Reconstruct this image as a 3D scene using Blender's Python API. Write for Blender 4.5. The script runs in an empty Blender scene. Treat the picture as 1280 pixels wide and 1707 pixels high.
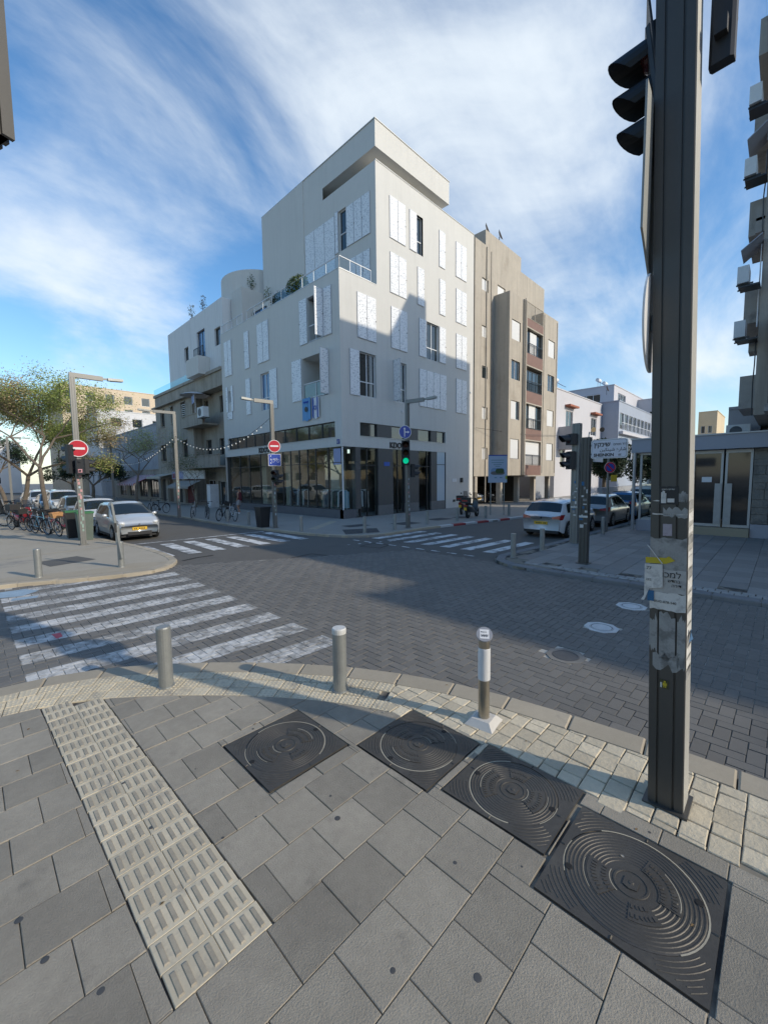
import bpy, math, random
import numpy as np
from mathutils import Vector, Matrix
random.seed(7); rng=np.random.default_rng(7)
S=bpy.context.scene; COL=S.collection; D=bpy.data
R=math.radians
# ---------------- camera
CAMZ=2.3
M=Matrix(((0.6987,0.0673,-0.7123),(-0.7153,0.0495,-0.6970),(-0.0116,0.9965,0.0827)))
cx=Vector(M.col[0]).normalized(); cz=Vector(M.col[2]).normalized(); cy=cz.cross(cx).normalized(); cx=cy.cross(cz)
cam=D.cameras.new('camera'); co=D.objects.new('camera',cam); COL.objects.link(co)
co.matrix_world=Matrix(((cx.x,cy.x,cz.x,0),(cx.y,cy.y,cz.y,0),(cx.z,cy.z,cz.z,CAMZ),(0,0,0,1)))
cam.sensor_fit='HORIZONTAL'; cam.sensor_width=36; cam.lens=36*683.04/1280; cam.clip_start=.05; cam.clip_end=2000
S.camera=co
S.render.resolution_x=767; S.render.resolution_y=1024
# ---------------- sky and sun
SUNEL=27.0; sv=Vector((.325,-.946,0)).normalized(); sv=Vector((sv.x*math.cos(R(SUNEL)),sv.y*math.cos(R(SUNEL)),math.sin(R(SUNEL))))
W=D.worlds.new('World'); S.world=W; W.use_nodes=True; nt=W.node_tree; N=nt.nodes; L=nt.links; N.clear()
def nn(t,**k):
    n=N.new(t)
    for a,b in k.items(): setattr(n,a,b)
    return n
def wm(op,a,b=None,c=None,clamp=False):
    n=nn('ShaderNodeMath',operation=op,use_clamp=clamp)
    for i,v in enumerate((a,b,c)):
        if v is None: continue
        if isinstance(v,(int,float)): n.inputs[i].default_value=v
        else: L.new(v,n.inputs[i])
    return n.outputs[0]
out=nn('ShaderNodeOutputWorld'); bg=nn('ShaderNodeBackground'); L.new(bg.outputs[0],out.inputs[0])
sky=nn('ShaderNodeTexSky',sky_type='NISHITA',sun_disc=False,sun_elevation=R(SUNEL),sun_rotation=math.atan2(sv.x,sv.y),air_density=1.15,dust_density=.6,ozone_density=3.0)
bg.inputs[1].default_value=.15
tc=nn('ShaderNodeTexCoord'); DIR=tc.outputs['Generated']
sep=nn('ShaderNodeSeparateXYZ'); L.new(DIR,sep.inputs[0])
zc=wm('MAXIMUM',sep.outputs[2],0.0); den=wm('ADD',zc,.45)
px=wm('DIVIDE',sep.outputs[0],den); py=wm('DIVIDE',sep.outputs[1],den)
cmb=nn('ShaderNodeCombineXYZ'); L.new(px,cmb.inputs[0]); L.new(py,cmb.inputs[1])
mp=nn('ShaderNodeMapping'); L.new(cmb.outputs[0],mp.inputs[0]); mp.inputs['Rotation'].default_value=(0,0,R(38)); mp.inputs['Scale'].default_value=(.75,1.15,1); mp.inputs['Location'].default_value=(1.3,.4,0)
n1=nn('ShaderNodeTexNoise'); L.new(mp.outputs[0],n1.inputs[0]); n1.inputs['Scale'].default_value=2.3; n1.inputs['Detail'].default_value=12; n1.inputs['Roughness'].default_value=.58; n1.inputs['Distortion'].default_value=.55
mp2=nn('ShaderNodeMapping'); L.new(cmb.outputs[0],mp2.inputs[0]); mp2.inputs['Rotation'].default_value=(0,0,R(62)); mp2.inputs['Scale'].default_value=(.8,2.2,1)
n2=nn('ShaderNodeTexNoise'); L.new(mp2.outputs[0],n2.inputs[0]); n2.inputs['Scale'].default_value=2.2; n2.inputs['Detail'].default_value=7; n2.inputs['Roughness'].default_value=.6
def blob(d,p,a):      # a cloud bank round a direction of the sky
    v=nn('ShaderNodeVectorMath',operation='DOT_PRODUCT'); L.new(DIR,v.inputs[0]); v.inputs[1].default_value=Vector(d).normalized()
    return wm('MULTIPLY',wm('POWER',wm('MAXIMUM',v.outputs['Value'],0.0),p),a)
def rdir(x,y): return M@Vector((x-640,853.5-y,-683.04)).normalized()
BL=[(rdir(110,110),30,.26),(rdir(420,190),34,.24),(rdir(680,130),26,.24),(rdir(880,230),24,.20),(rdir(1010,470),16,.24),(rdir(1230,500),22,.22),(rdir(60,470),80,.40),(rdir(270,430),90,.30),(rdir(90,610),120,.16),(rdir(950,60),160,.12),
    (rdir(1220,110),30,-.14),(rdir(210,300),80,-.22),(rdir(20,300),80,-.15),(rdir(300,10),90,-.12),(rdir(40,560),200,-.25),(rdir(370,360),120,-.12),(Vector((-.3,-.9,.5)),6,.2),(Vector((-1,.2,.6)),8,.15),(Vector((.9,-.6,.7)),8,.15)]
acc=None
for d,p,a in BL:
    b=blob(d,p,a); acc=b if acc is None else wm('ADD',acc,b)
den2=wm('ADD',wm('SUBTRACT',wm('ADD',wm('MULTIPLY',n1.outputs[0],1.35),wm('MULTIPLY',n2.outputs[0],.65)),.40),acc)
mask=nn('ShaderNodeMapRange',interpolation_type='SMOOTHSTEP'); L.new(den2,mask.inputs[0]); mask.inputs[1].default_value=.66; mask.inputs[2].default_value=1.34; mask.inputs[4].default_value=.93
hz=wm('MULTIPLY',wm('POWER',wm('SUBTRACT',1.0,zc),9.0),.40)   # paler veil low over the horizon
mk=wm('MINIMUM',wm('ADD',mask.outputs[0],hz),.95)
hs=nn('ShaderNodeHueSaturation'); L.new(sky.outputs[0],hs.inputs['Color']); hs.inputs['Saturation'].default_value=1.2; hs.inputs['Value'].default_value=.92
mx=nn('ShaderNodeMix',data_type='RGBA'); L.new(mk,mx.inputs[0]); L.new(hs.outputs[0],mx.inputs[6]); mx.inputs[7].default_value=(4.1,4.5,4.85,1)
L.new(mx.outputs[2],bg.inputs[0])
sl=D.lights.new('sun','SUN'); sl.energy=2.25; sl.angle=R(.7); sl.color=(1,.90,.74); so=D.objects.new('sun',sl); COL.objects.link(so)
so.rotation_euler=(-sv).to_track_quat('-Z','Y').to_euler(); so.location=(20,-40,40)
S.view_settings.view_transform='Standard'; S.view_settings.look='None'; S.view_settings.exposure=0.55; S.view_settings.gamma=1; S.view_settings.use_curve_mapping=False
S.render.engine='CYCLES'; S.cycles.max_bounces=8; S.cycles.transparent_max_bounces=12
# ---------------- materials
MC={}
def mat(name,col,rough=.8,metal=0.,n=None,bump=None,rnd=0.,stain=None,spec=.5,alt=None,emit=0,coat=0,streak=None):
    """n=(scale,amount) mottling, stain=(scale,threshold,colour,amount), bump=(scale,height), rnd = piece to piece variation"""
    if name in MC: return MC[name]
    m=D.materials.new(name); MC[name]=m; m.use_nodes=True; t=m.node_tree; b=t.nodes['Principled BSDF']; lk=t.links
    b.inputs['Roughness'].default_value=rough; b.inputs['Metallic'].default_value=metal; b.inputs['Specular IOR Level'].default_value=spec
    if coat: b.inputs['Coat Weight'].default_value=coat; b.inputs['Coat Roughness'].default_value=.06
    c4=(*col,1)
    geo=t.nodes.new('ShaderNodeNewGeometry')
    cur=None
    def hsv(inp,fac):
        h=t.nodes.new('ShaderNodeHueSaturation'); 
        if inp is None: h.inputs['Color'].default_value=c4
        else: lk.new(inp,h.inputs['Color'])
        lk.new(fac,h.inputs['Value']); return h.outputs[0]
    def mth(op,a,bb):
        q=t.nodes.new('ShaderNodeMath'); q.operation=op
        for i,v in enumerate((a,bb)):
            if isinstance(v,(int,float)): q.inputs[i].default_value=v
            else: lk.new(v,q.inputs[i])
        return q.outputs[0]
    if alt:
        wn=t.nodes.new('ShaderNodeTexNoise'); lk.new(geo.outputs['Position'],wn.inputs[0]); wn.inputs['Scale'].default_value=alt[0]; wn.inputs['Detail'].default_value=4
        rp=t.nodes.new('ShaderNodeMapRange'); lk.new(wn.outputs[0],rp.inputs[0]); rp.inputs[1].default_value=alt[2]; rp.inputs[2].default_value=alt[3]
        mi=t.nodes.new('ShaderNodeMix'); mi.data_type='RGBA'; lk.new(rp.outputs[0],mi.inputs[0]); mi.inputs[6].default_value=c4; mi.inputs[7].default_value=(*alt[1],1); cur=mi.outputs[2]
    if n:
        sc=n[0]; f=1.0
        for k,(s,a) in enumerate(((sc,n[1]),(sc*7.3,n[1]*.6),(sc*41,n[1]*.5))):
            w=t.nodes.new('ShaderNodeTexNoise'); lk.new(geo.outputs['Position'],w.inputs[0]); w.inputs['Scale'].default_value=s; w.inputs['Detail'].default_value=5; w.inputs['Roughness'].default_value=.6
            v=mth('MULTIPLY_ADD',w.outputs[0],a*2.2); v.node.inputs[2].default_value=1-a*1.1
            f=v if f==1.0 else mth('MULTIPLY',f,v)
        cur=hsv(cur,f)
    if rnd:
        oi=t.nodes.new('ShaderNodeObjectInfo'); s=mth('FRACT',mth('ADD',oi.outputs['Random'],geo.outputs['Random Per Island']),0)
        v=mth('MULTIPLY_ADD',s,2*rnd); v.node.inputs[2].default_value=1-rnd; cur=hsv(cur,v)
    if stain:
        w=t.nodes.new('ShaderNodeTexNoise'); lk.new(geo.outputs['Position'],w.inputs[0]); w.inputs['Scale'].default_value=stain[0]; w.inputs['Detail'].default_value=8; w.inputs['Roughness'].default_value=.65
        rp=t.nodes.new('ShaderNodeMapRange'); lk.new(w.outputs[0],rp.inputs[0]); rp.inputs[1].default_value=stain[1]; rp.inputs[2].default_value=stain[1]+.12; rp.inputs[4].default_value=stain[3]
        mi=t.nodes.new('ShaderNodeMix'); mi.data_type='RGBA'; lk.new(rp.outputs[0],mi.inputs[0]); mi.inputs[7].default_value=(*stain[2],1)
        if cur: lk.new(cur,mi.inputs[6])
        else: mi.inputs[6].default_value=c4
        cur=mi.outputs[2]
    if streak:   # rain marks: (strength, threshold)
        mpg=t.nodes.new('ShaderNodeMapping'); lk.new(geo.outputs['Position'],mpg.inputs[0]); mpg.inputs['Scale'].default_value=(2.6,2.6,.16)
        w=t.nodes.new('ShaderNodeTexNoise'); lk.new(mpg.outputs[0],w.inputs[0]); w.inputs['Scale'].default_value=1.6; w.inputs['Detail'].default_value=6; w.inputs['Roughness'].default_value=.6
        rp=t.nodes.new('ShaderNodeMapRange'); lk.new(w.outputs[0],rp.inputs[0]); rp.inputs[1].default_value=streak[1]; rp.inputs[2].default_value=streak[1]+.25; rp.inputs[3].default_value=1.0; rp.inputs[4].default_value=1-streak[0]
        cur=hsv(cur,rp.outputs[0])
    if cur: lk.new(cur,b.inputs['Base Color'])
    else: b.inputs['Base Color'].default_value=c4
    if bump:
        w=t.nodes.new('ShaderNodeTexNoise'); lk.new(geo.outputs['Position'],w.inputs[0]); w.inputs['Scale'].default_value=bump[0]; w.inputs['Detail'].default_value=6; w.inputs['Roughness'].default_value=.65
        bp=t.nodes.new('ShaderNodeBump'); lk.new(w.outputs[0],bp.inputs['Height']); bp.inputs['Distance'].default_value=bump[1]; bp.inputs['Strength'].default_value=.8; lk.new(bp.outputs[0],b.inputs['Normal'])
    if emit: b.inputs['Emission Color'].default_value=c4; b.inputs['Emission Strength'].default_value=emit
    return m
def clear_glass(name,tint=(.6,.7,.68),refl=.12):
    if name in MC: return MC[name]
    m=D.materials.new(name); MC[name]=m; m.use_nodes=True; t=m.node_tree; t.nodes.clear(); lk=t.links
    o=t.nodes.new('ShaderNodeOutputMaterial'); tr=t.nodes.new('ShaderNodeBsdfTransparent'); tr.inputs[0].default_value=(*tint,1)
    g=t.nodes.new('ShaderNodeBsdfGlossy'); g.inputs['Roughness'].default_value=.02; g.inputs[0].default_value=(.85,.9,.9,1)
    fr=t.nodes.new('ShaderNodeFresnel'); fr.inputs[0].default_value=1.4
    a=t.nodes.new('ShaderNodeMath'); a.operation='MULTIPLY_ADD'; lk.new(fr.outputs[0],a.inputs[0]); a.inputs[1].default_value=.15; a.inputs[2].default_value=refl*.5
    mi=t.nodes.new('ShaderNodeMixShader'); lk.new(a.outputs[0],mi.inputs[0]); lk.new(tr.outputs[0],mi.inputs[1]); lk.new(g.outputs[0],mi.inputs[2]); lk.new(mi.outputs[0],o.inputs[0])
    return m
# ---------------- mesh builder
class MB:
    def __init__(s): s.v=[]; s.f=[]
    def add(s,vs,fs):
        k=len(s.v); s.v.extend([tuple(v) for v in vs]); s.f.extend([tuple(i+k for i in f) for f in fs]); return s
    def hexa(s,c): # 8 corners: bottom 4 then top 4
        return s.add(c,[(3,2,1,0),(4,5,6,7),(0,1,5,4),(1,2,6,5),(2,3,7,6),(3,0,4,7)])
    def box(s,x0,y0,z0,x1,y1,z1): return s.hexa([(x0,y0,z0),(x1,y0,z0),(x1,y1,z0),(x0,y1,z0),(x0,y0,z1),(x1,y0,z1),(x1,y1,z1),(x0,y1,z1)])
    def quad(s,a,b,c,d): return s.add([a,b,c,d],[(0,1,2,3)])
    def tube(s,p0,p1,r0,r1=None,n=8,caps=True):
        r1=r0 if r1 is None else r1; p0=Vector(p0); p1=Vector(p1); d=(p1-p0)
        if d.length<1e-6: return s
        d.normalize(); a=d.cross(Vector((0,0,1)));
        if a.length<1e-3: a=Vector((1,0,0))
        a.normalize(); b=d.cross(a); vs=[];fs=[]
        for p,r in ((p0,r0),(p1,r1)):
            for i in range(n):
                t=2*math.pi*i/n; vs.append(p+a*math.cos(t)*r+b*math.sin(t)*r)
        for i in range(n): j=(i+1)%n; fs.append((i,j,n+j,n+i))
        if caps: fs.append(tuple(range(n-1,-1,-1))); fs.append(tuple(range(n,2*n)))
        return s.add(vs,fs)
    def path(s,pts,r,n=6,closed=False):
        m=len(pts)
        for i in range(m if closed else m-1): s.tube(pts[i],pts[(i+1)%m],r,r,n,caps=True)
        return s
    def lathe(s,prof,c=(0,0,0),ax=(0,0,1),n=24,caps=True):
        ax=Vector(ax).normalized(); a=ax.cross(Vector((0,0,1)))
        if a.length<1e-3: a=Vector((1,0,0))
        a.normalize(); b=ax.cross(a); c=Vector(c); vs=[];fs=[]
        for r,h in prof:
            for i in range(n):
                t=2*math.pi*i/n; vs.append(c+ax*h+(a*math.cos(t)+b*math.sin(t))*r)
        for k in range(len(prof)-1):
            for i in range(n): j=(i+1)%n; fs.append((k*n+i,k*n+j,(k+1)*n+j,(k+1)*n+i))
        if caps: fs.append(tuple(range(n-1,-1,-1))); q=(len(prof)-1)*n; fs.append(tuple(range(q,q+n)))
        return s.add(vs,fs)
    def ball(s,c,rx,ry,rz,nu=10,nv=7):
        vs=[];fs=[]
        for k in range(nv+1):
            p=math.pi*k/nv-math.pi/2
            for i in range(nu):
                t=2*math.pi*i/nu; vs.append((c[0]+rx*math.cos(p)*math.cos(t),c[1]+ry*math.cos(p)*math.sin(t),c[2]+rz*math.sin(p)))
        for k in range(nv):
            for i in range(nu): j=(i+1)%nu; fs.append((k*nu+i,k*nu+j,(k+1)*nu+j,(k+1)*nu+i))
        return s.add(vs,fs)
    def prism(s,poly,z0,z1):
        n=len(poly); vs=[(x,y,z0) for x,y in poly]+[(x,y,z1) for x,y in poly]
        fs=[tuple(range(n-1,-1,-1)),tuple(range(n,2*n))]+[(i,(i+1)%n,n+(i+1)%n,n+i) for i in range(n)]
        return s.add(vs,fs)
    def mesh(s,name,m=None,smooth=False):
        me=D.meshes.new(name); me.from_pydata(s.v,[],s.f); me.update()
        if m: me.materials.append(m)
        if smooth: me.shade_smooth() if hasattr(me,'shade_smooth') else None
        return me
    def build(s,name,m,parent=None,smooth=False,kind=None,label=None):
        return link(name,s.mesh(name,m,smooth),parent,kind=kind,label=label)
def link(name,me,parent=None,loc=None,rz=0,kind=None,label=None,scale=None):
    o=D.objects.new(name,me); COL.objects.link(o)
    if parent is not None: setpar(o,parent)
    if loc is not None: o.location=loc
    if rz: o.rotation_euler=(0,0,rz)
    if scale: o.scale=scale
    if kind: o['kind']=kind
    if label: o['label']=label
    return o
def setpar(o,p):
    o.parent=p
    if p.get('_w'): o.matrix_parent_inverse=Matrix.Translation(-p.location)
def thing(name,label,cat,loc=(0,0,0),rz=0,group=None,world=False):
    o=D.objects.new(name,None); COL.objects.link(o); o.location=loc; o.rotation_euler=(0,0,rz); o['label']=label; o['category']=cat; o.empty_display_size=.2
    if group: o['group']=group
    if world: o['_w']=1
    return o
def tag(o,label,cat,group=None,kind=None):
    o['label']=label; o['category']=cat
    if group: o['group']=group
    if kind: o['kind']=kind
    return o
def struct(o): o['kind']='structure'; return o
def dup(root,loc,rz,label,group=None):
    r=root.copy(); COL.objects.link(r); r.location=loc; r.rotation_euler=(root.rotation_euler.x,root.rotation_euler.y,rz); r['label']=label
    if group: r['group']=group
    def rec(a,b):
        for ch in list(a.children):
            c=ch.copy(); COL.objects.link(c); c.parent=b; rec(ch,c)
    rec(root,r); return r
def text(s,size,m,org,right,up,parent=None,name='lettering',depth=.004,align='LEFT',bold=0,sx=1):
    cu=D.curves.new(name,'FONT'); cu.body=s; cu.size=size; cu.extrude=depth; cu.align_x=align; cu.offset=bold; cu.resolution_u=3
    o=D.objects.new(name,cu); COL.objects.link(o)
    dg=bpy.context.evaluated_depsgraph_get(); me=D.meshes.new_from_object(o.evaluated_get(dg)); D.objects.remove(o)
    right=Vector(right).normalized(); up=Vector(up).normalized(); nr=right.cross(up)
    me.transform(Matrix(((right.x*sx,up.x,nr.x,org[0]),(right.y*sx,up.y,nr.y,org[1]),(right.z*sx,up.z,nr.z,org[2]),(0,0,0,1))))
    me.materials.clear(); me.materials.append(m); me.name=name
    return link(name,me,parent)
# wall plane: point(u,z,d) with d outward
class Pl:
    def __init__(s,o,u,n): s.o=Vector(o); s.U=Vector(u); s.N=Vector(n)
    def p(s,u,z,d=0): return s.o+s.U*u+s.N*d+Vector((0,0,z))
    def box(s,mb,u0,u1,z0,z1,d0,d1):
        mb.hexa([s.p(u0,z0,d0),s.p(u1,z0,d0),s.p(u1,z0,d1),s.p(u0,z0,d1),s.p(u0,z1,d0),s.p(u1,z1,d0),s.p(u1,z1,d1),s.p(u0,z1,d1)]); return mb
    def wall(s,mb,u0,u1,z0,z1,holes=(),depth=.2):
        us=sorted({u0,u1,*[h[0] for h in holes],*[h[1] for h in holes]}); zs=sorted({z0,z1,*[h[2] for h in holes],*[h[3] for h in holes]})
        us=[a for a in us if u0<=a<=u1]; zs=[a for a in zs if z0<=a<=z1]
        for a,b in zip(us,us[1:]):
            run=None
            for c,d in zip(zs,zs[1:]):
                mu,mz=(a+b)/2,(c+d)/2
                if any(h[0]<mu<h[1] and h[2]<mz<h[3] for h in holes):
                    if run: mb.quad(s.p(a,run[0]),s.p(b,run[0]),s.p(b,run[1]),s.p(a,run[1])); run=None
                else: run=(run[0],d) if run else (c,d)
            if run: mb.quad(s.p(a,run[0]),s.p(b,run[0]),s.p(b,run[1]),s.p(a,run[1]))
        for h in holes:
            a,b,c,d=h[:4]; dp=-(h[4] if len(h)>4 else depth)
            mb.quad(s.p(a,c),s.p(b,c),s.p(b,c,dp),s.p(a,c,dp)); mb.quad(s.p(a,d),s.p(b,d),s.p(b,d,dp),s.p(a,d,dp))
            mb.quad(s.p(a,c),s.p(a,d),s.p(a,d,dp),s.p(a,c,dp)); mb.quad(s.p(b,c),s.p(b,d),s.p(b,d,dp),s.p(b,c,dp))
        return mb
def window(root,pl,u0,u1,z0,z1,fm,gm,d=-.14,cols=2,rail=None,fw=.055,name='window',label=None):
    mb=MB(); a,b=d-.06,d
    pl.box(mb,u0,u0+fw,z0,z1,a,b); pl.box(mb,u1-fw,u1,z0,z1,a,b); pl.box(mb,u0+fw,u1-fw,z0,z0+fw,a,b); pl.box(mb,u0+fw,u1-fw,z1-fw,z1,a,b)
    us=[u0+(u1-u0)*k/cols for k in range(cols+1)]
    for k in range(1,cols): pl.box(mb,us[k]-fw/2,us[k]+fw/2,z0+fw,z1-fw,a+.003,b+.003)
    if rail: pl.box(mb,u0+fw,u1-fw,rail-fw/2,rail+fw/2,a+.005,b+.006)
    w=mb.build(name,fm,root,label=label)
    g=MB(); g.quad(pl.p(u0+fw*.5,z0+fw*.5,d-.03),pl.p(u1-fw*.5,z0+fw*.5,d-.03),pl.p(u1-fw*.5,z1-fw*.5,d-.03),pl.p(u0+fw*.5,z1-fw*.5,d-.03)); g.build('pane',gm,w)
    return w
# ---------------- ground pieces
def clip(poly,a,b): # keep left of a->b
    out=[]; n=len(poly)
    f=lambda p:(b[0]-a[0])*(p[1]-a[1])-(b[1]-a[1])*(p[0]-a[0])
    for i in range(n):
        p,q=poly[i],poly[(i+1)%n]; fp,fq=f(p),f(q)
        if fp>=0: out.append(p)
        if (fp>=0)!=(fq>=0):
            t=fp/(fp-fq); out.append((p[0]+(q[0]-p[0])*t,p[1]+(q[1]-p[1])*t))
    return out
def clipc(poly,conv):
    for i in range(len(conv)):
        poly=clip(poly,conv[i],conv[(i+1)%len(conv)])
        if len(poly)<3: return []
    return poly
def area(p): return abs(sum(p[i][0]*p[(i+1)%len(p)][1]-p[(i+1)%len(p)][0]*p[i][1] for i in range(len(p))))/2
def rsub(r,h): # rect minus rect -> rects (x0,y0,x1,y1)
    x0,y0,x1,y1=r; a,b,c,d=h
    if c<=x0 or a>=x1 or d<=y0 or b>=y1: return [r]
    o=[]
    if a>x0: o.append((x0,y0,a,y1)); x0=a
    if c<x1: o.append((c,y0,x1,y1)); x1=c
    if b>y0: o.append((x0,y0,x1,b))
    if d<y1: o.append((x0,d,x1,y1))
    return o
def slab(mb,poly,zt,th,gap=.004,ch=.004,jit=0.,rough=0.):
    cxx=sum(p[0] for p in poly)/len(poly); cyy=sum(p[1] for p in poly)/len(poly)
    def ins(k):
        o=[]
        for x,y in poly:
            dx,dy=x-cxx,y-cyy; l=math.hypot(dx,dy) or 1; s=max(0,1-k*1.35/l); o.append((cxx+dx*s,cyy+dy*s))
        return o
    zj=zt+random.uniform(-jit,jit); tx=random.uniform(-jit,jit)*1.5; ty=random.uniform(-jit,jit)*1.5
    n=len(poly); A=ins(gap); B=ins(gap+ch)
    if rough: B=[(x+random.uniform(-rough,rough),y+random.uniform(-rough,rough)) for x,y in B]
    zz=lambda x,y:zj+tx*(x-cxx)+ty*(y-cyy)
    vs=[(x,y,zt-th) for x,y in A]+[(x,y,zz(x,y)-ch) for x,y in A]+[(x,y,zz(x,y)) for x,y in B]
    fs=[(i,(i+1)%n,n+(i+1)%n,n+i) for i in range(n)]+[(n+i,n+(i+1)%n,2*n+(i+1)%n,2*n+i) for i in range(n)]+[tuple(range(2*n,3*n))]
    mb.add(vs,fs)
CAMP=(0,0)
def pieces(polys,name,m,parent,zt,th,limit=300,dist=None,**k):
    """the nearest `limit` as objects of their own, the rest as one mesh"""
    polys=[p for p in polys if len(p)>=3 and area(p)>.0012]
    def dd(p):
        x=sum(q[0] for q in p)/len(p); y=sum(q[1] for q in p)/len(p); v=cx.x*x+cx.y*y; w=-(cz.x*x+cz.y*y)
        return math.hypot(x,y)+(100 if abs(v)>max(w,0)*1.02+.4 else 0)
    polys.sort(key=dd); rest=MB()
    for i,p in enumerate(polys):
        if i<limit: mb=MB(); slab(mb,p,zt,th,**k); mb.build(name,m,parent)
        else: slab(rest,p,zt,th,**k)
    if rest.f: rest.build(name,m,parent,kind='stuff')
def G(x,y,z=0.):
    d=Vector((cx*(x-640)+cy*(853.5-y)-cz*683.04)); t=(z-CAMZ)/d.z; return (d.x*t,d.y*t)
# ---------------- ground materials
m_asph=mat('asphalt',(.12,.113,.10),.85,n=(.35,.16),bump=(90,.006),stain=(.5,.60,(.05,.051,.054),.5))
m_brick=None
def road_brick_mat():
    """grey paving brick with worn white crossing stripes: paint lies in bands of world y"""
    m=mat('road_brick',(.165,.155,.138),.75,n=(.5,.13),rnd=.10,bump=(70,.004)); t=m.node_tree; lk=t.links; b=t.nodes['Principled BSDF']
    src=b.inputs['Base Color'].links[0].from_socket
    def q(op,a,bb=None,c=None,cl=False):
        n=t.nodes.new('ShaderNodeMath'); n.operation=op; n.use_clamp=cl
        for i,v in enumerate((a,bb,c)):
            if v is None: continue
            if isinstance(v,(int,float)): n.inputs[i].default_value=v
            else: lk.new(v,n.inputs[i])
        return n.outputs[0]
    g=t.nodes.new('ShaderNodeNewGeometry'); sp=t.nodes.new('ShaderNodeSeparateXYZ'); lk.new(g.outputs['Position'],sp.inputs[0]); X,Y=sp.outputs[0],sp.outputs[1]
    nz=t.nodes.new('ShaderNodeTexNoise'); lk.new(g.outputs['Position'],nz.inputs[0]); nz.inputs['Scale'].default_value=9; nz.inputs['Detail'].default_value=6; nz.inputs['Roughness'].default_value=.7
    nb=t.nodes.new('ShaderNodeTexNoise'); lk.new(g.outputs['Position'],nb.inputs[0]); nb.inputs['Scale'].default_value=1.3; nb.inputs['Detail'].default_value=3
    w=q('MULTIPLY_ADD',nz.outputs[0],.07,-.035)
    Yw=q('ADD',Y,w); Xw=q('ADD',X,w)
    ph=q('SUBTRACT',Yw,q('MULTIPLY',Xw,-.03)); ph=q('SUBTRACT',ph,4.62)
    fr=q('FRACT',q('DIVIDE',ph,.79))
    def win(v,a,bb,s=40): return q('MULTIPLY',q('MULTIPLY',q('SUBTRACT',v,a),s,None,True),q('MULTIPLY',q('SUBTRACT',bb,v),s,None,True),None,True)
    band=win(fr,.0,.55,60); reg=q('MULTIPLY',win(Xw,.36,3.68),win(Y,4.5,12.05))
    wear=q('MULTIPLY',q('SUBTRACT',q('ADD',q('MULTIPLY',nz.outputs[0],1.0),q('MULTIPLY',nb.outputs[0],.75)),.74),3.4,None,True)
    msk=q('MULTIPLY',q('MULTIPLY',band,reg),q('MULTIPLY_ADD',wear,.70,.14))
    mi=t.nodes.new('ShaderNodeMix'); mi.data_type='RGBA'; lk.new(msk,mi.inputs[0]); lk.new(src,mi.inputs[6]); mi.inputs[7].default_value=(.72,.71,.68,1); lk.new(mi.outputs[2],b.inputs['Base Color'])
    return m
m_brick=road_brick_mat()
m_joint=mat('joint_sand',(.48,.455,.39),.95,n=(3,.2),bump=(120,.003),alt=(.35,(.10,.098,.09),.44,.58))
m_mortar=mat('paver_joint',(.24,.215,.17),.95,n=(4,.3),alt=(2.2,(.06,.055,.05),.47,.56))
m_pav=mat('grey_paver',(.325,.288,.228),.72,n=(2.0,.27),rnd=.17,bump=(110,.009),stain=(2.6,.60,(.16,.145,.12),.6))
m_pavR=mat('far_paver',(.24,.232,.215),.7,n=(.8,.12),rnd=.13,bump=(60,.003))
m_sand=mat('tumbled_stone',(.60,.52,.38),.8,n=(5,.18),rnd=.17,bump=(28,.012),stain=(6,.63,(.22,.19,.15),.6))
m_tact=mat('tactile_paver_beige',(.56,.49,.36),.8,n=(5,.13),rnd=.14,bump=(90,.002),stain=(4,.55,(.26,.24,.21),.65))
m_rib=mat('tactile_rib_grey',(.36,.315,.24),.8,n=(9,.25),bump=(90,.002))
m_kerb=mat('concrete_kerb',(.40,.345,.26),.85,n=(1.8,.14),rnd=.1,bump=(60,.003),stain=(3,.62,(.2,.19,.17),.6))
m_kerbd=mat('dark_kerb',(.2,.2,.2),.85,n=(1.2,.16),rnd=.1,bump=(60,.004),stain=(4,.6,(.1,.1,.1),.6))
m_iron=mat('cast_iron',(.085,.078,.068),.5,metal=.3,n=(3,.25),bump=(140,.0015),stain=(5,.55,(.13,.12,.10),.5))
m_ironl=mat('sand_in_groove',(.42,.38,.29),.9,n=(9,.3))
m_slabL=mat('left_pavement_slab',(.42,.37,.29),.85,n=(.7,.14),rnd=.07,bump=(40,.004),stain=(.5,.56,(.2,.198,.19),.75))
m_slabF=mat('far_pavement_slab',(.30,.28,.245),.85,n=(.6,.12),rnd=.07,bump=(40,.004),stain=(.7,.60,(.17,.17,.17),.7))
m_white=mat('road_paint',(.66,.66,.64),.75,stain=(2.5,.47,(.13,.13,.13),.8),n=(2,.1))
m_red=mat('kerb_red',(.36,.06,.06),.7,n=(4,.2)); m_kw=mat('kerb_white',(.6,.6,.58),.7,n=(4,.15))
# ---------------- sheets
def sheet(name,poly,z,m):
    mb=MB(); mb.add([(x,y,z) for x,y in poly],[tuple(range(len(poly)))]); return struct(mb.build(name,m))
ground=sheet('ground',[(-700,-700),(700,-700),(700,700),(-700,700)],-.16,mat('far_ground',(.16,.155,.15),.9,n=(.05,.2)))
road=sheet('road',[(-60,-70),(150,-70),(150,150),(-60,150)],-.092,m_asph)
def smooth_line(pts,n=6):
    o=[]
    for i in range(len(pts)-1):
        p0=pts[max(i-1,0)];p1=pts[i];p2=pts[i+1];p3=pts[min(i+2,len(pts)-1)]
        for k in range(n):
            t=k/n; o.append(tuple(.5*(2*p1[j]+(-p0[j]+p2[j])*t+(2*p0[j]-5*p1[j]+4*p2[j]-p3[j])*t*t+(-p0[j]+3*p1[j]-3*p2[j]+p3[j])*t**3) for j in (0,1)))
    return o+[pts[-1]]
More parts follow.
